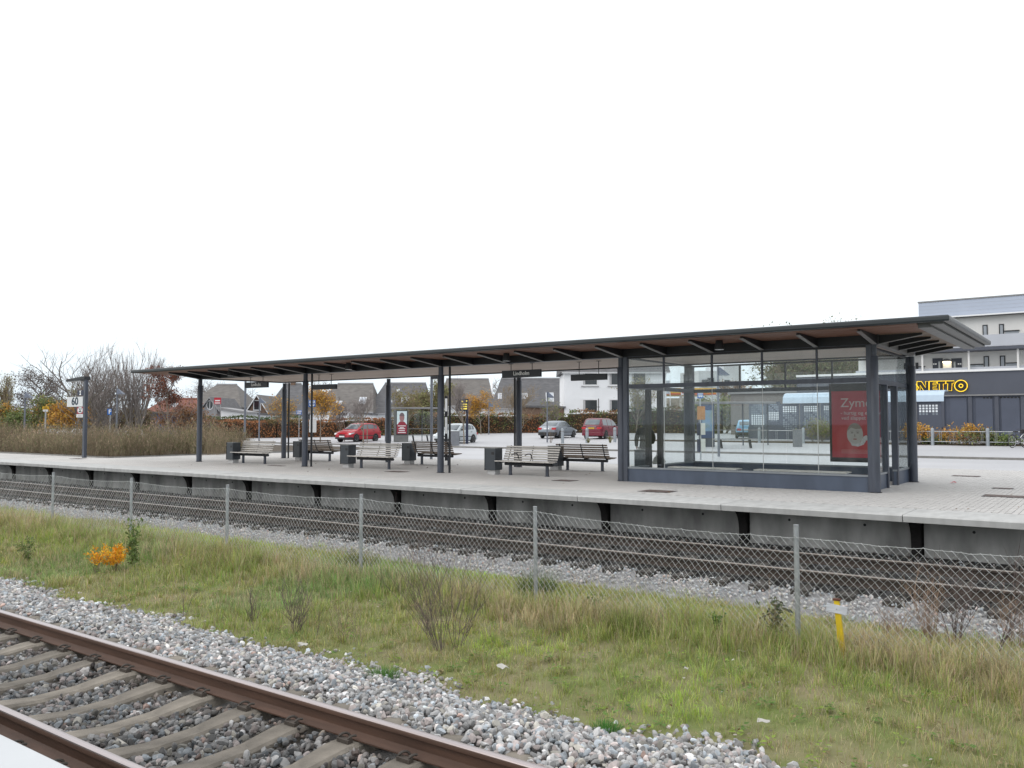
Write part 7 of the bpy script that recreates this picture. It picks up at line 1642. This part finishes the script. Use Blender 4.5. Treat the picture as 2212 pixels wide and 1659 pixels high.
SED = dict(top=[(0, 0.55), (0.12, 0.68), (0.5, 0.80), (1.15, 0.90), (3.3, 0.95), (3.75, 0.97), (4.15, 0.94), (4.25, 0.72)], hood=None, roofpts=[(1.1, 0.90), (1.85, 1.37), (2.25, 1.42), (2.85, 1.41), (3.2, 1.33), (3.85, 0.97)], pillars=[(1.55, 2.32), (2.40, 3.02), (3.10, 3.45)])
car('silver-grey saloon seen from behind right of the middle column', spot(1205, 70.8), R(97), SIL, 4.25, 1.71, 1.43, bumper=2, **SED)
EST = dict(top=[(0, 0.58), (0.12, 0.72), (0.5, 0.84), (1.15, 0.97), (4.2, 1.03), (4.55, 1.02), (4.66, 0.8)], hood=None, roofpts=[(1.1, 0.96), (1.9, 1.50), (2.4, 1.60), (3.9, 1.61), (4.2, 1.56), (4.62, 1.02)], pillars=[(1.5, 2.35), (2.45, 3.25), (3.35, 4.15)])
car('maroon estate car with a yellow plate seen from behind by the waiting room', spot(1302, 68.5), R(97), MAR, 4.66, 1.78, 1.62, bumper=0, plate='yellow', estate=True, rr_=0.31, **EST)
LBL = mat('light_blue_paint', (0.22, 0.42, 0.60), 0.3, var=0.04, spec=0.6)
car('light blue hatchback half hidden behind the perforated screens', spot(1613, 64.5), R(112), LBL, 3.77, 1.64, 1.42, bumper=2, **H2)
# ================================================================ person waiting by the glazed room
Pp = onY(1393.5, 980, 23.3); px_, py_ = float(Pp[0]), 23.3
per = thing('person', 'person in a dark jacket and pale trousers standing with a grey bag', 'person', (px_, py_, 0), R(200))
def skin_obj(name, nodes, edges, m, parent, root=0, sub=2):
    me = bpy.data.meshes.new(name); me.from_pydata([n[0] for n in nodes], edges, []); o = bpy.data.objects.new(name, me); COL.objects.link(o); o.parent = parent; o.data.materials.append(m)
    sk_ = o.modifiers.new('skin', 'SKIN'); sk_.use_smooth_shade = True
    for i, v in enumerate(me.skin_vertices[0].data): v.radius = nodes[i][1]; v.use_root = (i == root)
    sb_ = o.modifiers.new('sub', 'SUBSURF'); sb_.levels = sub; sb_.render_levels = sub
    return o
SKIN = mat('skin_tone', (0.42, 0.25, 0.18), 0.55, var=0.06); JACK = mat('dark_jacket', (0.012, 0.013, 0.016), 0.7, var=0.2, scale=8); TRO = mat('pale_trousers', (0.34, 0.34, 0.31), 0.8, var=0.1, scale=8); HAIR = mat('dark_hair', (0.016, 0.012, 0.01), 0.6, var=0.2)
# one continuous body: pelvis, spine, neck, head, both arms and legs
N = [((0, 0, 0.90), (0.13, 0.10)), ((0, 0, 1.08), (0.125, 0.10)), ((0, 0.01, 1.28), (0.155, 0.11)), ((0, 0, 1.40), (0.10, 0.085)), ((0, -0.01, 1.47), (0.05, 0.055)), ((0, -0.02, 1.53), (0.065, 0.075)), ((0, -0.02, 1.60), (0.075, 0.09)), ((0, -0.01, 1.655), (0.045, 0.055)),
     ((0.17, 0, 1.37), (0.06, 0.06)), ((0.25, 0.02, 1.12), (0.048, 0.048)), ((0.26, -0.06, 0.88), (0.034, 0.034)), ((0.265, -0.09, 0.80), (0.03, 0.022)),
     ((-0.17, 0, 1.37), (0.06, 0.06)), ((-0.27, 0.02, 1.13), (0.048, 0.048)), ((-0.20, -0.15, 0.97), (0.036, 0.036)), ((-0.13, -0.19, 1.0), (0.03, 0.024)),
     ((0.09, 0, 0.84), (0.09, 0.095)), ((0.10, -0.01, 0.47), (0.058, 0.062)), ((0.10, 0.02, 0.09), (0.042, 0.045)), ((0.11, -0.12, 0.035), (0.04, 0.03)),
     ((-0.09, 0, 0.84), (0.09, 0.095)), ((-0.10, -0.01, 0.47), (0.058, 0.062)), ((-0.10, 0.02, 0.09), (0.042, 0.045)), ((-0.11, -0.12, 0.035), (0.04, 0.03))]
E_ = [(0, 1), (1, 2), (2, 3), (3, 4), (4, 5), (5, 6), (6, 7), (3, 8), (8, 9), (9, 10), (10, 11), (3, 12), (12, 13), (13, 14), (14, 15), (0, 16), (16, 17), (17, 18), (18, 19), (0, 20), (20, 21), (21, 22), (22, 23)]
body = skin_obj('body', N, E_, SKIN, per)
skin_obj('jacket', [((0, 0, 0.74), (0.20, 0.17)), ((0, 0, 0.90), (0.185, 0.155)), ((0, 0, 1.10), (0.165, 0.14)), ((0, 0.01, 1.28), (0.195, 0.15)), ((0, 0, 1.40), (0.15, 0.12)), ((0, -0.005, 1.48), (0.085, 0.08)), ((0.18, 0, 1.36), (0.10, 0.10)), ((0.26, 0.02, 1.12), (0.075, 0.075)), ((0.268, -0.06, 0.87), (0.055, 0.055)), ((-0.18, 0, 1.36), (0.10, 0.10)), ((-0.275, 0.02, 1.13), (0.075, 0.075)), ((-0.205, -0.15, 0.97), (0.055, 0.055))],
         [(0, 1), (1, 2), (2, 3), (3, 4), (4, 5), (4, 6), (6, 7), (7, 8), (4, 9), (9, 10), (10, 11)], JACK, body)
skin_obj('trousers', [((0, 0, 0.94), (0.18, 0.15)), ((0.092, 0, 0.82), (0.115, 0.125)), ((0.10, -0.01, 0.47), (0.078, 0.082)), ((0.10, 0.015, 0.10), (0.072, 0.075)), ((-0.092, 0, 0.82), (0.115, 0.125)), ((-0.10, -0.01, 0.47), (0.078, 0.082)), ((-0.10, 0.015, 0.10), (0.072, 0.075))], [(0, 1), (1, 2), (2, 3), (0, 4), (4, 5), (5, 6)], TRO, body)
for s_ in (-1, 1): skin_obj('shoe', [((s_*0.10, 0.06, 0.045), (0.045, 0.042)), ((s_*0.105, -0.06, 0.045), (0.05, 0.04)), ((s_*0.11, -0.16, 0.035), (0.042, 0.03))], [(0, 1), (1, 2)], BLACK, body)
skin_obj('hair', [((0, 0.0, 1.685), (0.055, 0.065)), ((0, 0.03, 1.62), (0.083, 0.085)), ((0, 0.055, 1.53), (0.075, 0.055)), ((0, 0.06, 1.44), (0.06, 0.04))], [(0, 1), (1, 2), (2, 3)], HAIR, body)
for s_ in (-1, 1):
    MB().lathe([(0.003, -0.008), (0.010, 0), (0.003, 0.008)], 8, (s_*0.03, -0.103, 1.60)).build('eye', BLACK, body); MB().cbox((s_*0.078, -0.01, 1.59), (0.015, 0.035, 0.05)).build('ear', SKIN, body, bevel=0.006)
MB().prism([(-0.095, 1.60), (-0.128, 1.565), (-0.095, 1.557)], 'x', -0.013, 0.013).build('nose', SKIN, body); MB().cbox((0, -0.096, 1.535), (0.045, 0.012, 0.012)).build('mouth', mat('lip_tone', (0.3, 0.1, 0.09), 0.5), body)
# five fingers closing on the bag strap (right) and the free hand (left)
for (hx, hy, hz_, s_) in ((0.266, -0.10, 0.79, 1), (-0.12, -0.20, 1.0, -1)):
    for k in range(4):
        fl = (0.040, 0.046, 0.043, 0.034)[k]; y0 = hy-0.022+0.015*k; skin_obj('finger', [((hx, y0, hz_), (0.009, 0.009)), ((hx+0.012*s_, y0, hz_-fl*0.6), (0.0085, 0.0085)), ((hx-0.004*s_, y0, hz_-fl), (0.0075, 0.0075)), ((hx-0.02*s_, y0, hz_-fl*0.9), (0.0065, 0.0065))], [(0, 1), (1, 2), (2, 3)], SKIN, body, sub=1)
    skin_obj('thumb', [((hx-0.01*s_, hy-0.03, hz_+0.012), (0.0095, 0.0095)), ((hx-0.022*s_, hy-0.045, hz_-0.012), (0.009, 0.009)), ((hx-0.024*s_, hy-0.04, hz_-0.034), (0.0075, 0.0075))], [(0, 1), (1, 2)], SKIN, body, sub=1)
c_, s__ = math.cos(R(200)), math.sin(R(200)); lb = (-0.15*c_+0.20*s__+0.33, -0.15*s__-0.20*c_-0.12)
bag = thing('handbag', 'grey half-round handbag hanging from the standing person\'s hand', 'bag', (px_+lb[0], py_+lb[1], 0.34), R(30))
MB().prism([(-0.19, 0.0), (0.19, 0.03), (0.20, 0.10), (0.14, 0.22), (0.04, 0.29), (-0.06, 0.28), (-0.15, 0.20), (-0.195, 0.08)], 'y', -0.06, 0.06).build('pouch', mat('grey_bag', (0.33, 0.34, 0.32), 0.5, var=0.1), bag, bevel=0.02)
MB().tube([(-0.08, 0, 0.26), (-0.05, 0, 0.42), (0.0, 0, 0.44), (0.04, 0, 0.40), (0.06, 0, 0.27)], 0.009, 6).build('strap', mat('bag_strap', (0.22, 0.22, 0.21), 0.5), bag); MB().box(-0.02, 0.03, -0.066, -0.061, 0.02, 0.26).build('stripe', WHITE, bag)
